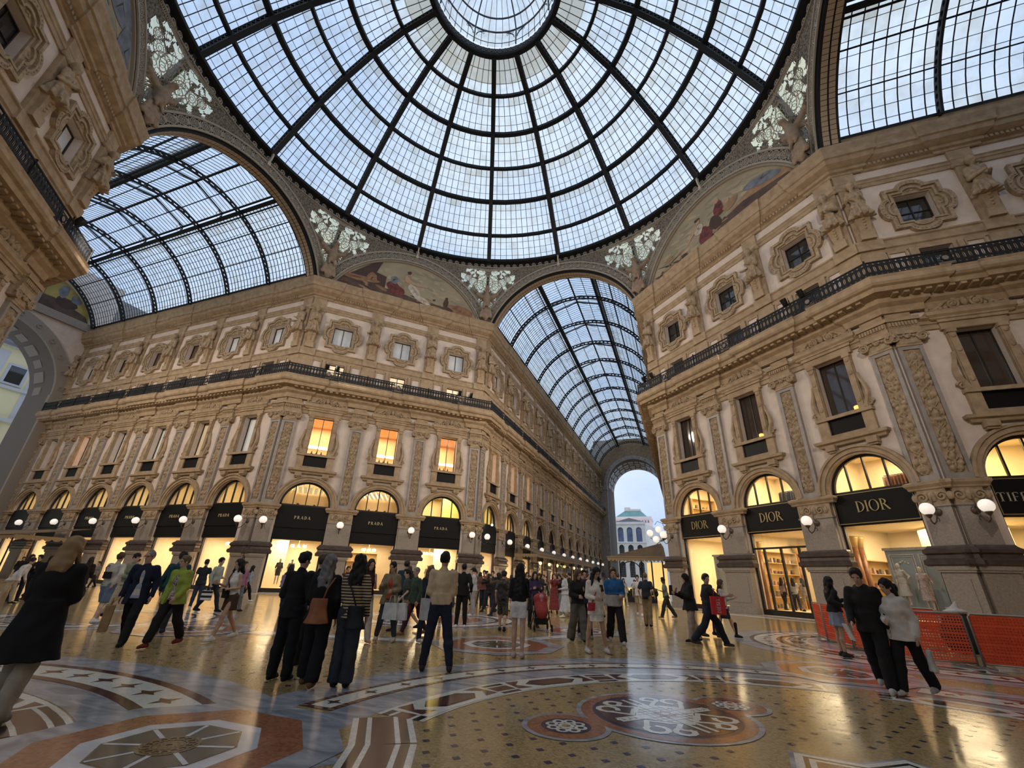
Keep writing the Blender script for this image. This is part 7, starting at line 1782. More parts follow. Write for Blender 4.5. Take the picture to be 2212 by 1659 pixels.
for k in range(10):
    x, y = rc.uniform(-40, -24), rc.uniform(-4, 5)
    person('small distant visitor in the left arcade beyond the cafe awning', x, y, rc.uniform(-180, 180), dict(h=rc.uniform(1.6, 1.8), fem=k % 2, legs=rc.choice(['stand', 'walk']), top=dict(k='jacket', c=rc.choice([(.02, .02, .022), (.05, .04, .04), (.2, .18, .16)]), t=.03), bot=TR(BK), hair=('short', 'black')), group='distant crowd in the left arcade')
mid = [(-2.6, .6), (-1.4, -1.0), (-.4, .8), (.2, 4.4), (1.4, 2.6), (-3.4, 3.2), (2.4, 9.0), (4.4, 8.2), (-5.2, 1.0), (5.0, 5.5), (.9, 10.5), (-2.6, 6.0)]
ml = ['grey jumper near the second shop pier', 'dark parka among the rucksacks', 'navy coat left of the white jacket', 'black puffer by the corner pier', 'brown jacket by the corner pier', 'dark coat at the second lit shop', 'black coat below the long awning', 'grey coat below the long awning', 'maroon top before the second lit shop', 'denim jacket near the red flowered dress', 'dark fleece near the long awning', 'charcoal coat before the third lit shop']
mc = [(.16, .155, .15), (.03, .03, .03), NAVY, BK, (.09, .055, .035), (.02, .02, .025), BK, (.14, .14, .14), (.09, .02, .03), (.07, .09, .14), (.025, .025, .03), (.04, .04, .042)]
for k, (x, y) in enumerate(mid):
    person('person in '+ml[k], x, y, rc.uniform(-180, 180), dict(h=rc.uniform(1.6, 1.8), fem=k % 2, legs=rc.choice(['stand', 'step', 'walk']), arms=rc.choice([('down', 'down'), ('phone', 'front'), ('phoneup', 'phoneup')]), top=dict(k='jacket', c=mc[k], t=.03), bot=TR(rc.choice([BK, DJEAN, GR])), hair=(rc.choice(['short', 'long', 'bob']), rc.choice(['black', 'dark', 'brown']))))

# ------------------------------------------------------------------ pushchair
t = thing('pushchair', 'black pushchair with red seat cover in mid crowd', 'pushchair', T(4.45, -1.38, 0, -1.1))
m = MB()
for s in (-1, 1):
    m.tube([(-.38, s*.22, 1.0), (-.25, s*.23, .7), (.05, s*.25, .38), (.36, s*.25, .1)], .016, 6); m.tube([(.15, s*.24, .55), (-.1, s*.25, .3), (-.34, s*.26, .12)], .016, 6)
m.tube([(-.38, -.22, 1.0), (-.4, 0, 1.02), (-.38, .22, 1.0)], .018, 6); link('frame', m.mesh('frame', M_IRON, True), t)
f = Field((-.5, -.4, .2), (.5, .4, 1.1), .018); f.cap((-.12, 0, .75), (.16, 0, .5), .2, .18, .05); f.ell((-.12, 0, .88), (.2, .23, .16), .05); f.obj('seat_cover', cmat((.30, .04, .04)), t)
f = Field((-.5, -.4, 0), (.5, .4, .5), .018); f.cone((0, 0, .18), (0, 0, .36), (.22, .2), (.24, .21), .02); f.obj('basket', cmat(BK), t)
for x in (-.34, .36):
    for s in (-1, 1):
        o = MB(); o.tube([(x+.09*math.cos(a), s*.27, .10+.09*math.sin(a)) for a in np.linspace(0, 2*PI, 14)[:-1]], .018, 6, closed=True); link('wheel', o.mesh('wheel', M_BLACK, True), t)
f = Field((-.4, -.3, .4), (.4, .3, 1.1), .015); f.cap((.0, 0, .68), (.02, 0, .82), .09, .08, .03); f.ell((.03, 0, .93), (.08, .075, .09), .02)
pbb = f.obj('person', cmat((.45, .18, .24)), None, T(4.45, -1.38, 0, -1.1)); tag(pbb, 'baby in pink sitting in the red pushchair', 'person')

# ------------------------------------------------------------------ orange site barriers
M_ORG = mat('orange_plastic_mesh', (.80, .11, .04), .45, spec=.4, var=(.66, .08, .03), scale=3)
M_STEEL = mat('galvanised_tube', (.30, .28, .26), .4, metal=.7)
def barrier(a, b, lab, solid=0):
    d = math.hypot(b[0]-a[0], b[1]-a[1]); t = thing('site_barrier', lab, 'barrier', T(a[0], a[1], 0, math.atan2(b[1]-a[1], b[0]-a[0])), 'orange mesh barriers')
    m = MB(); rows = 15; n = int(d/.055)
    for r in range(rows+1):
        z = .10+.90*r/rows; w = .018 if r % 3 else .036; m.box(.03, d-.03, -.006, .006, z-w/1.6, z+w/1.6)
    for k in range(n+1): x = .03+(d-.06)*k/n; m.box(x-.008, x+.008, -.008, .008, .1, 1.0)
    if solid: m.box(.03, d-.03, .008, .014, .1, 1.0)
    link('mesh_panel', m.mesh('mesh_panel', M_ORG), t)
    m = MB(); m.tube([(.03, 0, .03), (.03, 0, .98), (.08, 0, 1.04), (d-.08, 0, 1.04), (d-.03, 0, .98), (d-.03, 0, .03)], .021, 8); m.bar((.03, 0, .08), (d-.03, 0, .08), .03); link('tube_frame', m.mesh('tube_frame', M_STEEL, True), t)
    for x in (.12, d-.12): link('foot', MB().box(x-.03, x+.03, -.26, .26, 0, .03).mesh('foot', M_STEEL), t)
barrier((12.74, 2.93), (12.66, 1.50), 'orange mesh barrier panel farthest back by the shop door', 1)
barrier((12.66, 1.46), (12.85, -.25), 'orange mesh barrier panel behind the denim miniskirt', 1)
barrier((12.86, -.29), (13.50, -2.15), 'orange mesh barrier panel behind the black hooded jacket')
barrier((13.54, -2.18), (14.58, -2.2), 'orange mesh barrier panel with light shining through its slots')
barrier((14.62, -2.22), (16.6, -2.5), 'orange mesh barrier panel cut by the picture edge', 1)
barrier((13.2, 2.2), (15.2, .6), 'low orange barrier panel behind, before the shop window')
t = thing('sack', 'dark sack with white sheet lying on the plinth behind barriers', 'sack', T(15.6, .6, 0))
f = Field((-.6, -.5, 0), (.6, .5, 1.2), .03); f.ell((0, 0, .45), (.45, .35, .6), .05); f.wrinkle(.015, 12, 3); f.clipz(zmin=.0); f.obj('sack_body', cmat((.03, .028, .028)), t)
f = Field((-.5, -.5, .8), (.5, .5, 1.5), .025); f.ell((0, 0, 1.0), (.26, .22, .06), .03); f.cap((0, 0, 1.0), (.08, 0, 1.26), .16, .02, .06); f.cap((.1, .05, 1.0), (-.2, 0, 1.1), .12, .02, .05); f.wrinkle(.010, 16, 5); f.obj('white_sheet', cmat((.5, .48, .45)), t)
# ------------------------------------------------------------------ cafe awnings and pavilion
M_AWN = mat('brown_awning_cloth', (.17, .12, .075), .8, var=(.13, .09, .055), scale=2)
M_AWN2 = mat('tan_valance_cloth', (.30, .22, .13), .8)
def valance(m, a, b, z, drop, n, mi=0):
    a, b = Vector(a), Vector(b)
    for k in range(n):
        p, q = a.lerp(b, k/n), a.lerp(b, (k+1)/n); c = (p+q)/2
        m.add([(p.x, p.y, z), (q.x, q.y, z), (q.x, q.y, z-drop*.6), (c.x+(q.x-p.x)*.25, c.y+(q.y-p.y)*.25, z-drop*.95), (c.x, c.y, z-drop), (c.x-(q.x-p.x)*.25, c.y-(q.y-p.y)*.25, z-drop*.95), (p.x, p.y, z-drop*.6)], [(0, 6, 5, 4, 3, 2, 1)], mi)
def awning(fc, u0, u1, o0, o1, zw, ze, lab, n):
    t = thing('cafe_awning', lab, 'awning', FR[fc])
    m = MB(); m.add([(u0, -o0, zw), (u1, -o0, zw), (u1, -o1, ze), (u0, -o1, ze), (u0, -o0, zw-.05), (u1, -o0, zw-.05), (u1, -o1, ze-.05), (u0, -o1, ze-.05)], [(0, 3, 2, 1), (4, 5, 6, 7), (0, 1, 5, 4), (2, 3, 7, 6), (1, 2, 6, 5), (3, 0, 4, 7)])
    link('canopy', m.mesh('canopy', M_AWN), t)
    m = MB(); valance(m, (u0, -o1), (u1, -o1), ze-.03, .34, n); valance(m, (u0, -o0), (u0, -o1), ze-.03, .34, 8); valance(m, (u1, -o0), (u1, -o1), ze-.03, .34, 8); m.bar((u0, -o1, ze), (u1, -o1, ze), .08, mi=0)
    link('scalloped_valance', m.mesh('scalloped_valance', M_AWN2), t)
    for k in range(5):
        u = u0+.1+(u1-u0-.2)*k/4; link('post', MB().tube([(u, -o1+.05, 0), (u, -o1+.05, ze-.05)], .05, 8).mesh('post', M_IRON), t)
    return t
awning('L', -31.5, -17.5, .6, 5.2, 4.1, 3.3, 'brown cafe awning with scalloped edge in the left arcade', 30)
awning('N', 9.0, 24.0, .5, 3.0, 4.75, 3.85, 'nearer long brown awning along the middle arcade wall', 34)
awning('N', 25.0, 44.0, .5, 3.0, 4.75, 3.85, 'farther long brown awning along the middle arcade wall', 40)
t = thing('cafe_pavilion', 'brown tented cafe pavilion on black iron posts beside the corner', 'pavilion', T(4.75, 26, 0))
m = MB(); m.add([(-2.35, 0, 3.5), (2.45, 0, 3.55), (2.45, 6, 3.55), (-2.35, 6, 3.5), (2.3, 1.0, 4.75), (2.3, 6, 4.75)], [(0, 1, 4), (0, 4, 5, 3), (1, 2, 5, 4), (0, 3, 2, 1)]); link('tent_roof', m.mesh('tent_roof', M_AWN), t)
m = MB(); valance(m, (-2.35, 0), (2.45, 0), 3.5, .34, 15); valance(m, (-2.35, 6), (-2.35, 0), 3.5, .34, 15); m.bar((-2.4, 0, 3.53), (2.5, 0, 3.56), .09); link('scalloped_valance', m.mesh('scalloped_valance', M_AWN2), t)
for x in (-2.25, -1.3, .55, 1.4, 2.3): link('post', MB().tube([(x, .08, 0), (x, .08, 3.5)], .06, 8).mesh('post', M_IRON), t)
m = MB(); m.tube([(-.38+.9*math.cos(a), .08, 2.2+.95*math.sin(a)) for a in np.linspace(0, PI, 14)], .04, 6); link('iron_arch', m.mesh('iron_arch', M_IRON), t)
m = MB(); m.box(.6, 2.4, 5.6, 5.7, .9, 3.3); m.box(-2.3, 2.4, 5.7, 5.8, 0, 1.0); link('lit_back_panel', m.mesh('lit_back_panel', [mat('glowing_cafe_panel', (.8, .6, .3), .7, emit=((1, .62, .2), 1.0))]), t)
for k, (x, y) in enumerate([(3.0, 25.2), (4.4, 25.0), (5.8, 25.2)]):
    t = thing('planter', 'dark planter of green shrubs, %s along the pavilion front' % ORD[k], 'planter', T(x, y, 0)); link('box', MB().box(-.6, .6, -.2, .2, 0, .5).mesh('box', M_IRON), t)
    f = Field((-.8, -.5, .4), (.8, .5, 1.3), .04); r = random.Random(k)
    for q in range(30): f.ell((r.uniform(-.6, .6), r.uniform(-.22, .22), r.uniform(.55, 1.0)), (.12, .12, .12), .02)
    f.wrinkle(.03, 25, k); f.obj('shrub', mat('shrub_leaves_%d' % k, (.045, .07, .02), .8, var=(.02, .035, .01), scale=14), t)
for k, u in enumerate((12.0, 15.5, 19.0, 22.5, 28, 33)):
    p = FR['N'] @ Vector((u, -2.4, 3.05)); t = thing('hanging_lamp', 'glowing yellow lamp under the long awning, %s from the octagon' % ORD[k], 'lamp', Matrix.Translation(p)); link('bulb', MB().ball((0, 0, 0), .16, 12).mesh('bulb', mat('yellow_lamp_glow', (1, .8, .4), .5, emit=((1, .66, .2), 4.0)) if k == 0 else bpy.data.materials['yellow_lamp_glow'], True), t); link('stem', MB().tube([(0, 0, .14), (0, 0, .95)], .015, 6).mesh('stem', M_IRON), t)
    if k % 2 == 0:
        l = bpy.data.lights.new('awning_lamp_light', 'POINT'); l.energy = 60; l.color = (1, .7, .3); l.shadow_soft_size = .2; o = bpy.data.objects.new('awning_lamp_light', l); COL.objects.link(o); o.location = p+Vector((.0, 0, -.3))
# bunch of three globes at the corner bracket by the pavilion
t = thing('globe_cluster', 'bunch of three grey globes on a curled bracket above pavilion', 'lamp', T(7.6, 19.6, 0))
m = MB()
for dx, dz in ((-.95, 4.9), (-.30, 5.15), (-.55, 4.45)): m.tube([(.3, .3, 4.6), (dx*.5, .1, 4.3), (dx, 0, dz-.35)], .022, 6)
m.tube([(.35, .3, 4.8), (0, .2, 5.6), (-.35, .1, 5.75), (-.55, .1, 5.5)], .02, 6); link('bracket', m.mesh('bracket', bpy.data.materials['bronze_bracket'], True), t)
for dx, dz in ((-.95, 4.9), (-.30, 5.15), (-.55, 4.45)): link('globe', MB().ball((dx, 0, dz), .24, 16).mesh('globe', M_GLOBE, True), t)

# ------------------------------------------------------------------ statues
def herm(seed, arms, hy, fem):
    """half figure in a gathered skirt growing out of a tapering pedestal, 4.6 m tall, face to -y"""
    P = dict(fem=fem, arms=arms, hy=hy, hp=10, lean=4, seed=seed, w=1.05, legs='close'); J = skeleton(P); up = J['up']
    f = Field((-.5, -.55, .40), (.6, .55, 1.95), .017)
    f.ell(up(1.26), (.12, .16, .2), .04); f.ell(up(1.05), (.11, .14, .16), .04); f.cap(up(1.40, 0, .14), up(1.40, 0, -.14), .06, k=.04); f.cap(up(1.38), hd(J, .0, 0, 1.56), .06, .055, .03)
    f.ell(hd(J, 0, 0, 1.655), (.10, .085, .115), .02, J['R']); f.ell(hd(J, .03, 0, 1.58), (.065, .06, .07), .03); f.cap(hd(J, .09, 0, 1.64), hd(J, .112, 0, 1.6), .012, .016, .01); f.ell(hd(J, -.03, 0, 1.66), (.12, .11, .12), .03)
    for s in (1, -1):
        f.cap(J['sh%d' % s], J['el%d' % s], .062, .052, .03); f.cap(J['el%d' % s], J['wr%d' % s], .052, .036, .02); u = J['wr%d' % s]-J['el%d' % s]; u = u/np.linalg.norm(u); f.cap(J['wr%d' % s], J['wr%d' % s]+u*.12, .042, .028, .02)
        if fem: f.ell(up(1.25, .10, s*.07), (.06, .06, .06), .02)
    f.cone((.03, 0, .62), (0, 0, 1.05), (.25, .30), (.14, .17), .03, wave=(.05, 11, seed)); f.cap(up(1.0, .12, .12), up(1.2, .12, -.14), .05, k=.03); f.cap(up(.95, .10, -.15), up(.75, .2, .05), .06, k=.04)
    f.cap((-.1, .3, 1.72), (-.1, -.3, 1.72), .05, k=.02)
    f.wrinkle(.005, 34, seed); V, F = f.mesh()
    # scale to the wall, turn +x to -y
    k = 2.28; W_ = np.stack([V[:, 1]*k*.84, -V[:, 0]*k*.86-.30, (V[:, 2]-.62)*k+20.35], 1)
    return W_, F
def pedestal():
    m = MB(); z0, z1 = 18.95, 20.5
    a, b = .24, .36
    m.add([(-a, -.30, z0+.5), (a, -.30, z0+.5), (a, 0, z0+.5), (-a, 0, z0+.5), (-b, -.42, z1), (b, -.42, z1), (b, 0, z1), (-b, 0, z1)], [(0, 3, 2, 1), (0, 1, 5, 4), (1, 2, 6, 5), (2, 3, 7, 6), (3, 0, 4, 7), (4, 5, 6, 7)])
    m.box(-.34, .34, -.34, 0, z0, z0+.5)
    for k in range(4): m.ball((0, -.40+.02*k, z1-.2-.2*k), (.13-.02*k, .08, .09), 6)
    m.box(-.5, .5, -.12, 0, 18.95, 22.9)
    return m.mesh('pedestal', M_STONE)
PEDM = pedestal()
HV = [np_mesh('figure', *herm(i, a, hy, fe), M_ORN) for i, (a, hy, fe) in enumerate([(('cross', 'cross'), 0, 1), (('front', 'cross'), 18, 0), (('cross', 'hip'), -18, 1)])]
for fc in ('A', 'B', 'C', 'L', 'R', 'N'):
    ps = PILS[fc]
    for i, u in enumerate(ps):
        t = thing('caryatid_statue', 'stone half-figure statue on pedestal, '+place(fc, i, len(ps)), 'statue', FR[fc] @ T(u, -.10), 'caryatid statues between the attic windows')
        link('figure', HV[(i*2+len(fc)+ord(fc)) % 3], t); link('pedestal', PEDM, t)
def eagle():
    f = Field((-1.9, -1.2, -.2), (1.9, .6, 4.2), .055)
    f.ell((0, -.25, 1.9), (.34, .34, .62), .1); f.cap((0, -.3, 2.3), (0, -.5, 2.75), .24, .17, .1); f.ell((0, -.6, 2.85), (.17, .24, .17), .06); f.cap((0, -.78, 2.84), (0, -.92, 2.7), .07, .03, .03)
    for s in (1, -1):
        f.cap((s*.2, -.1, 2.2), (s*.85, .05, 2.75), .22, .16, .1); f.cap((s*.85, .05, 2.75), (s*1.05, .1, 3.3), .15, .10, .08)
        for k in range(8):
            b = (s*(.30+.10*k), .05, 2.25+.10*k); e = (s*(.75+.125*k), .15, 1.75+.26*k); f.cap(b, e, .10, .05, .015)
        for k in range(4): f.cap((s*(.95+.03*k), .1, 2.9+.1*k), (s*(1.45-.05*k), .18, 3.05+.28*k), .09, .04, .015)
        f.cap((s*.16, -.3, 1.5), (s*.22, -.45, 1.05), .13, .07, .05)
    f.cap((0, 0, 1.4), (0, .1, .9), .2, .28, .1); f.wrinkle(.02, 9, 4); return f
ef = eagle(); EM = np_mesh('eagle', *ef.mesh(), mat('weathered_statue_stone', (.34, .25, .18), .85, var=(.24, .17, .12), scale=4))
sf = Field((-.7, -.8, -.2), (.7, .5, 1.5), .04); sf.ell((0, -.25, .55), (.42, .14, .52), .03); sf.cap((-.45, -.2, .3), (-.3, -.2, 1.05), .14, .12, .05); sf.cap((.45, -.2, .3), (.3, -.2, 1.05), .14, .12, .05); sf.cap((-.3, -.2, 1.1), (.3, -.2, 1.1), .13, k=.05); sf.cap((0, -.2, .1), (0, -.2, -.05), .22, .1, .05); sf.cap((0, -.42, .1), (0, -.42, 1.0), .025, k=.01); sf.cap((-.35, -.38, .55), (.35, -.38, .55), .025, k=.01)
SM = np_mesh('shield', *sf.mesh(), bpy.data.materials['weathered_statue_stone'])
EL = {112.5: 'between the lion painting and the middle arcade', 157.5: 'between the left arcade and the lion painting', 67.5: 'between the middle arcade and the palm tree painting', 22.5: 'between the palm tree painting and upper right roof', 202.5: 'at the top left corner over the near wall'}
for k in range(8):
    dg_ = 22.5+45*k
    if dg_ not in EL: continue
    a = math.radians(dg_); R_ = AP/math.cos(math.radians(22.5))-1.0
    t = thing('eagle_statue', 'stone eagle with spread wings, '+EL[dg_], 'statue', frame(R_*math.cos(a), R_*math.sin(a), math.sin(a), -math.cos(a)) @ T(0, 0, 26.0, 0, 1.2), 'eagle statues')
    link('eagle', EM, t); link('shield', SM, t)

# ------------------------------------------------------------------ what stands in the shops
def mannequin(fc, u, d, z, lab, c_top, c_bot, rot=0, skirt=1):
    P = dict(fem=1, arms=('hip', 'down') if skirt else ('down', 'down'), legs='close', seed=3, bareleg=1, h=1.78); J = skeleton(P)
    M = FR[fc] @ T(u, d, z, -PI/2+rot); mt = cmat((.66, .58, .46), .5, 'plaster')
    root = body_field(P, J, .02, mt).obj('mannequin', mt, None, M); tag(root, lab, 'mannequin')
    top_field(P, J, .02, dict(k='jacket', c=c_top, t=.02, hem=.88, sl=.6)).obj('garment', c_top if not isinstance(c_top, tuple) else cmat(c_top), root)
    bottom_field(P, J, .02, dict(k='longskirt', hem=.38, wd=.06, c=c_bot) if skirt else dict(k='shorts', hem=.6, c=c_bot)).obj('skirt', c_bot if not isinstance(c_bot, tuple) else cmat(c_bot), root)
M_FLW = blotch_mat('flowered_dress_cloth', (.55, .48, .42), (.30, .20, .22), 30)
mannequin('A', -6.2, 1.5, .5, 'mannequin in dark coat in the first shop window under the lion painting', (.07, .065, .06), (.09, .08, .07), 0, 0)
mannequin('A', -5.4, 1.6, .5, 'mannequin in pale jacket in the first shop window under the lion painting', (.45, .38, .32), (.5, .44, .36), .2, 0)
mannequin('A', 5.0, 1.5, .5, 'mannequin in beige dress in the third shop window under the lion painting', (.5, .4, .3), (.46, .36, .26), 0, 1)
mannequin('B', 5.15, 1.0, .9, 'mannequin in white dress before the grey-blue panel', (.58, .54, .48), (.6, .56, .5), -.2, 1)
mannequin('B', 6.0, .9, .75, 'mannequin in flowered dress before the grey-blue panel', M_FLW, M_FLW, .1, 1)
def screen(u, d, z, lab, col, k):
    t = thing('boiserie_screen', lab, 'screen', FR['B'] @ T(u, d, z))
    link('board', MB().box(-1.25*k, 1.25*k, 0, .08, 0, 3.0).mesh('board', col), t)
    for s in (-.6*k, .6*k):
        m = MB()
        for e, w in ((.52*k, .04), (.42*k, .02)): m.plate(rect(s-e, s+e, .3, 2.8-(.52*k-e)), [rect(s-e+w, s+e-w, .3+w, 2.8-(.52*k-e)-w)], -.04, 0)
        for q in range(5): m.ball((s-.2+.1*q, -.04, 2.5-.05*abs(q-2)), (.05, .03, .05), 6)
        link('moulding', m.mesh('moulding', cmat((.66, .62, .55))), t)
    link('cornice', MB().box(-1.3*k, 1.3*k, -.08, .1, 2.98, 3.1).mesh('cornice', cmat((.62, .60, .55))), t)
screen(5.75, 1.55, .3, 'grey-blue boiserie screen with white mouldings in the third lit window', mat('grey_blue_panel', (.28, .35, .38), .7), 1)
screen(-5.0, 1.5, .3, 'sage green panelled screen in the first lit window under the palm painting', mat('sage_panel', (.42, .44, .34), .7), .75)
M_SHELF = mat('gilt_shelf', (.55, .38, .16), .4, metal=.3)
def shelves(fc, u, d, z0, w, h, lab, n=4, seed=1, rz=0):
    M = FR[fc] @ T(u, d, z0, rz); t = thing('display_shelf', lab, 'shelf', M); m = MB(); r = random.Random(seed)
    for s in (-1, 1): m.box(s*w/2-.03, s*w/2+.03, -.35, .02, 0, h)
    m.box(-w/2, w/2, 0, .03, 0, h)
    for k in range(n+1): m.box(-w/2, w/2, -.35, .02, h*k/n-.02, h*k/n+.02)
    link('frame', m.mesh('frame', M_SHELF), t); end = 'on the '+lab
    for k in range(n):
        x = -w/2+.25
        while x < w/2-.15:
            hh = r.uniform(.16, .3); ww = r.uniform(.12, .22); c = r.choice([(.5, .32, .25), (.12, .07, .05), (.55, .48, .4), (.45, .2, .2), (.2, .16, .14)])
            o = box_bag(ww, .12, hh, .8).build('handbag', cmat(c, .5), None, M=M @ T(x, -.18, h*k/n+.02+hh/2)); tag(o, 'small handbag '+end, 'bag', 'handbags '+end)
            x += ww+r.uniform(.1, .22)
shelves('B', -2.44, 3.0, .3, 3.2, 3.2, 'gilt side shelf in the glass door shop', 5, 2, PI/2)
shelves('B', 2.92, 3.4, .3, 2.4, 2.6, 'gilt side shelf in the third lit shop', 4, 4, PI/2)
shelves('A', -.3, 3.6, .4, 2.6, 2.6, 'shelf at the back of the second lit shop', 4, 3)
shelves('B', -7.8, 3.0, 5.3, 2.4, 2.2, 'shelf upstairs behind the first arch fanlight', 3, 8, PI/2)
for u, d, lab in ((-2.2, 1.25, 'nearer red marble column inside the glass door shop'), (-2.2, 4.9, 'farther red marble column inside the glass door shop'), (3.15, 1.6, 'first red marble column inside the third lit shop'), (3.15, 2.1, 'second red marble column inside the third lit shop')):
    t = thing('shop_column', lab, 'column', FR['B'] @ T(u, d, .3)); link('shaft', MB().lathe([(.16, 0), (.16, 3.2)], 14).mesh('shaft', mat('red_marble', (.30, .13, .055), .3, var=(.2, .08, .03), scale=5) if 'red_marble' not in bpy.data.materials else bpy.data.materials['red_marble'], True), t); link('capital', MB().lathe([(.16, 3.2), (.22, 3.5), (.28, 3.65), (.28, 3.75)], 12).mesh('capital', M_SHELF, True), t)
def rack(fc, u, d, z, w, lab, cols, seed):
    t = thing('clothes_rail', lab+' rail', 'rail', FR[fc] @ T(u, d, z)); m = MB()
    for s in (-1, 1): m.tube([(s*w/2, 0, 0), (s*w/2, 0, 1.7)], .02, 6)
    m.tube([(-w/2, 0, 1.7), (w/2, 0, 1.7)], .02, 6); link('rail_frame', m.mesh('rail_frame', M_BLACK), t)
    r = random.Random(seed); n = int(w/.14)
    for k in range(n):
        x = -w/2+(k+.5)*w/n; f = Field((-.12, -.32, .2), (.12, .32, 1.72), .03); f.cap((0, .16, 1.52), (0, -.16, 1.52), .05, k=.03); f.cone((0, 0, .55), (0, 0, 1.5), (.05, .24), (.045, .17), .03, wave=(.015, 6, r.random()*6)); f.cap((0, .2, 1.5), (0, .25, 1.0), .05, .04, .02); f.cap((0, -.2, 1.5), (0, -.25, 1.0), .05, .04, .02)
        o = f.obj('hanging_garment', cmat(r.choice(cols)), None, FR[fc] @ T(u+x, d, z+.1)); tag(o, 'garment hanging on the '+lab+' rail', 'clothes', 'clothes on the '+lab+' rail')
rack('B', .25, 1.9, 5.2, 1.3, 'dark clothes behind the second arch fanlight', [(.06, .08, .12), (.05, .05, .055), (.5, .45, .36), (.12, .13, .16)], 3)
rack('B', 6.0, 2.0, 5.2, 1.5, 'pink and brown clothes behind the third arch fanlight', [(.5, .25, .24), (.28, .14, .1), (.55, .45, .38), (.2, .12, .1)], 5)
# upper rooms of the left shop: slatted ceiling, people at the counter, chandeliers
for i, u in enumerate((-5.36, 0)):
    t = thing('slatted_ceiling', 'pale ribbed ceiling glowing behind the %s arch fanlight under the lion painting' % ORD[i], 'ceiling', FR['A'] @ T(u, 2.6, 7.7)); m = MB()
    for k in range(12): m.box(-2.3+.39*k, -2.3+.39*k+.26, -1.6, 1.6, -.2, 0) if i == 0 else m.bar((-2.3+.39*k, -1.6, -.1), (-1.5+.39*k, 1.6, -.1), .2, .2)
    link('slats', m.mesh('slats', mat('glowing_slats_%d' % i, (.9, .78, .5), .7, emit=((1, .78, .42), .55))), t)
for fc, i, u, d, z, lab in (('A', 0, -5.9, 1.6, 4.62, 'dark figure by the first arch fanlight, nearer the corner'), ('A', 1, -4.7, 1.8, 4.62, 'dark figure by the first arch fanlight, farther from corner'), ('A', 2, -.5, 1.6, 4.62, 'first silhouette behind the second arch fanlight'), ('A', 3, .1, 1.5, 4.62, 'second silhouette behind the second arch fanlight'), ('A', 4, .8, 1.7, 4.62, 'third silhouette behind the second arch fanlight'),
                            ('B', 5, -1.05, 1.2, .3, 'shopper in pale top inside the glass doors'), ('B', 6, -.55, 1.5, .3, 'shopper in white blouse and jeans inside the glass doors'), ('B', 7, .15, 1.3, .3, 'shopper in shorts inside the glass doors')):
    p = FR[fc] @ Vector((u, d, 0)); col = (.03, .025, .025) if fc == 'A' else [(.45, .3, .25), (.55, .5, .45), (.5, .42, .35)][i-5]
    o = person(lab, p.x, p.y, 40*i-60, dict(h=1.68, fem=i % 2, legs='step', arms=('front', 'phone'), top=dict(k='shirt', c=col, t=.02, sl=.5 if fc == 'B' else 1), bot=TR(JEAN if i == 6 else (.04, .035, .03)) if i != 7 else dict(k='shorts', c=(.5, .4, .3), hem=.5), hair=('long' if fc == 'B' else 'short', 'dark')), D=26)
    o.location.z = z
def chandelier(fc, u, d, z, lab, r0=.5):
    t = thing('chandelier', lab, 'lamp', FR[fc] @ T(u, d, z)); m = MB(); m.tube([(0, 0, 0), (0, 0, .5)], .02, 6)
    for k in range(8): a = 2*PI*k/8; m.tube([(0, 0, .1), (r0*.6*math.cos(a), r0*.6*math.sin(a), -.12), (r0*math.cos(a), r0*math.sin(a), .02)], .014, 5)
    link('arms', m.mesh('arms', M_SHELF), t)
    for k in range(8): a = 2*PI*k/8; link('bulb', MB().ball((r0*math.cos(a), r0*math.sin(a), .1), (.07, .07, .11), 8).mesh('bulb', M_WLAMP, True), t)
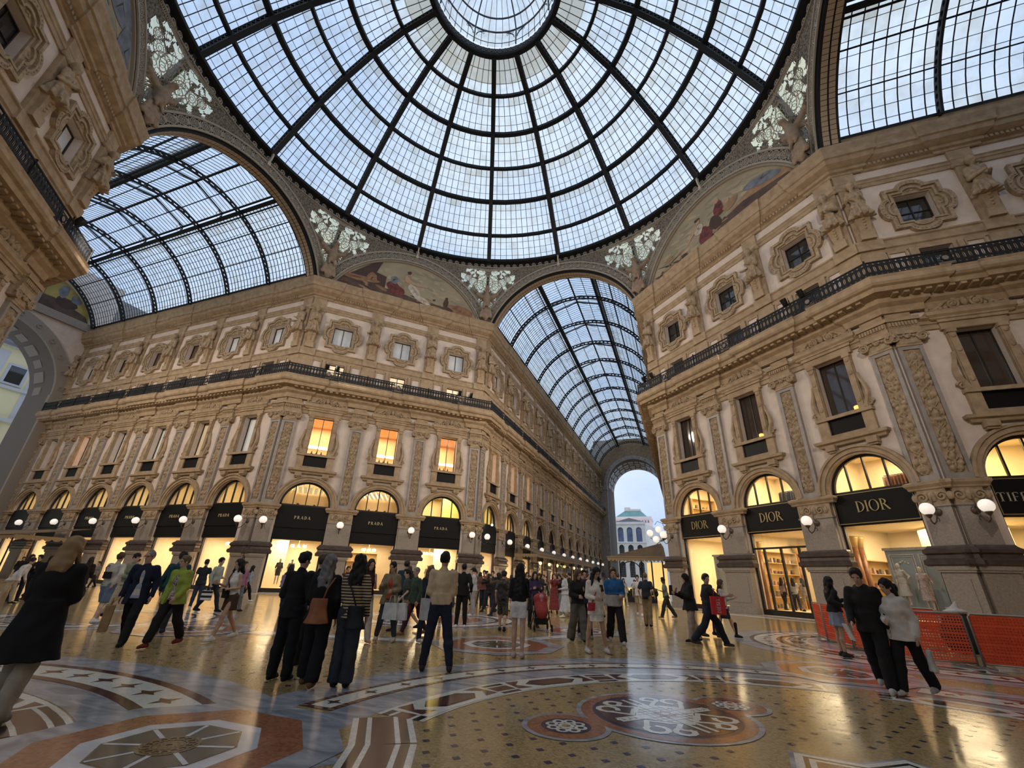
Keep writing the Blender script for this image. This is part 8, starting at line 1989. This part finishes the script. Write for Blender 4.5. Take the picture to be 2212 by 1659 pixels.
for fc, u, d, z, lab in (('A', -5.2, 1.9, 3.1, 'warm chandelier in the first shop window under the lion painting'), ('A', .05, 1.9, 3.1, 'warm chandelier in the second shop window under the lion painting'), ('A', 5.3, 2.6, 3.1, 'warm chandelier in the third shop window under the lion painting'),
                      ('L', BAYS['L'][0]-.5, 1.9, 3.1, 'chandelier in the first shop of the left arcade'), ('L', BAYS['L'][1]-.5, 1.9, 3.1, 'chandelier in the second shop of the left arcade'), ('L', BAYS['L'][2]-.5, 1.9, 3.1, 'chandelier in the third shop of the left arcade'), ('L', BAYS['L'][3]-.5, 1.9, 3.1, 'chandelier in the fourth shop of the left arcade')):
    chandelier(fc, u, d, z, lab)
for i, u in enumerate(BAYS['A']):                         # cove light, framed picture and bottles behind the tall windows
    o = link('trim_%d' % (60+i), MB().box(u-2.3, u+2.3, 3.9, 4.0, 11.35, 11.6).mesh('cove', M_COVE), M=FR['A']); struct(o)
    t = thing('picture_frame', 'framed picture on the orange wall, %s tall lit window' % ORD[i], 'picture', FR['A'] @ T(u+.25, 3.9, 10.2)); link('frame', MB().plate(rect(-.4, .4, 0, .7), [rect(-.34, .34, .06, .64)], 0, .05).mesh('frame', M_SHELF), t); link('print', MB().box(-.34, .34, .03, .06, .06, .64).mesh('print', cmat((.5, .38, .28))), t)
    for k in range(3):
        o = MB().lathe([(.09, 0), (.10, .2), (.04, .3), (.035, .42)], 8).build('vase', cmat((.05, .03, .03), .3), None, True, M=FR['A'] @ T(u-.4+.36*k, .75, 9.95)); tag(o, 'small dark vase on the sill of the %s tall lit window' % ORD[i], 'vase', 'vases on the sill of the %s tall lit window' % ORD[i])
for k, (fc, u) in enumerate((('B', 0.35), ('B', 5.9))):
    t = thing('table_lamp', 'small glowing orange lamp on the sill, %s dark tall window' % ('second' if k == 0 else 'third'), 'lamp', FR[fc] @ T(u, .22, 9.93)); link('shade', MB().lathe([(.06, .12), (.14, .16), (.14, .30), (.08, .34)], 12).mesh('shade', mat('orange_lamp_glow_%d' % k, (1, .5, .15), .5, emit=((1, .40, .08), 2.2)), True), t); link('base', MB().lathe([(.08, 0), (.03, .04), (.03, .13)], 10).mesh('base', M_BLACK), t)

t = thing('arch_spotlight', 'small dazzling spotlight on the first arch of the long middle arcade', 'lamp', FR['N'] @ T(2.75, -.5, 5.92))
link('bulb', MB().ball((0, 0, 0), .10, 10).mesh('bulb', mat('dazzling_bulb', (1, .9, .6), .5, emit=((1, .78, .34), 14.0)), True), t); link('arm', MB().bar((0, .02, 0), (0, .5, .02), .05).mesh('arm', M_IRON), t)
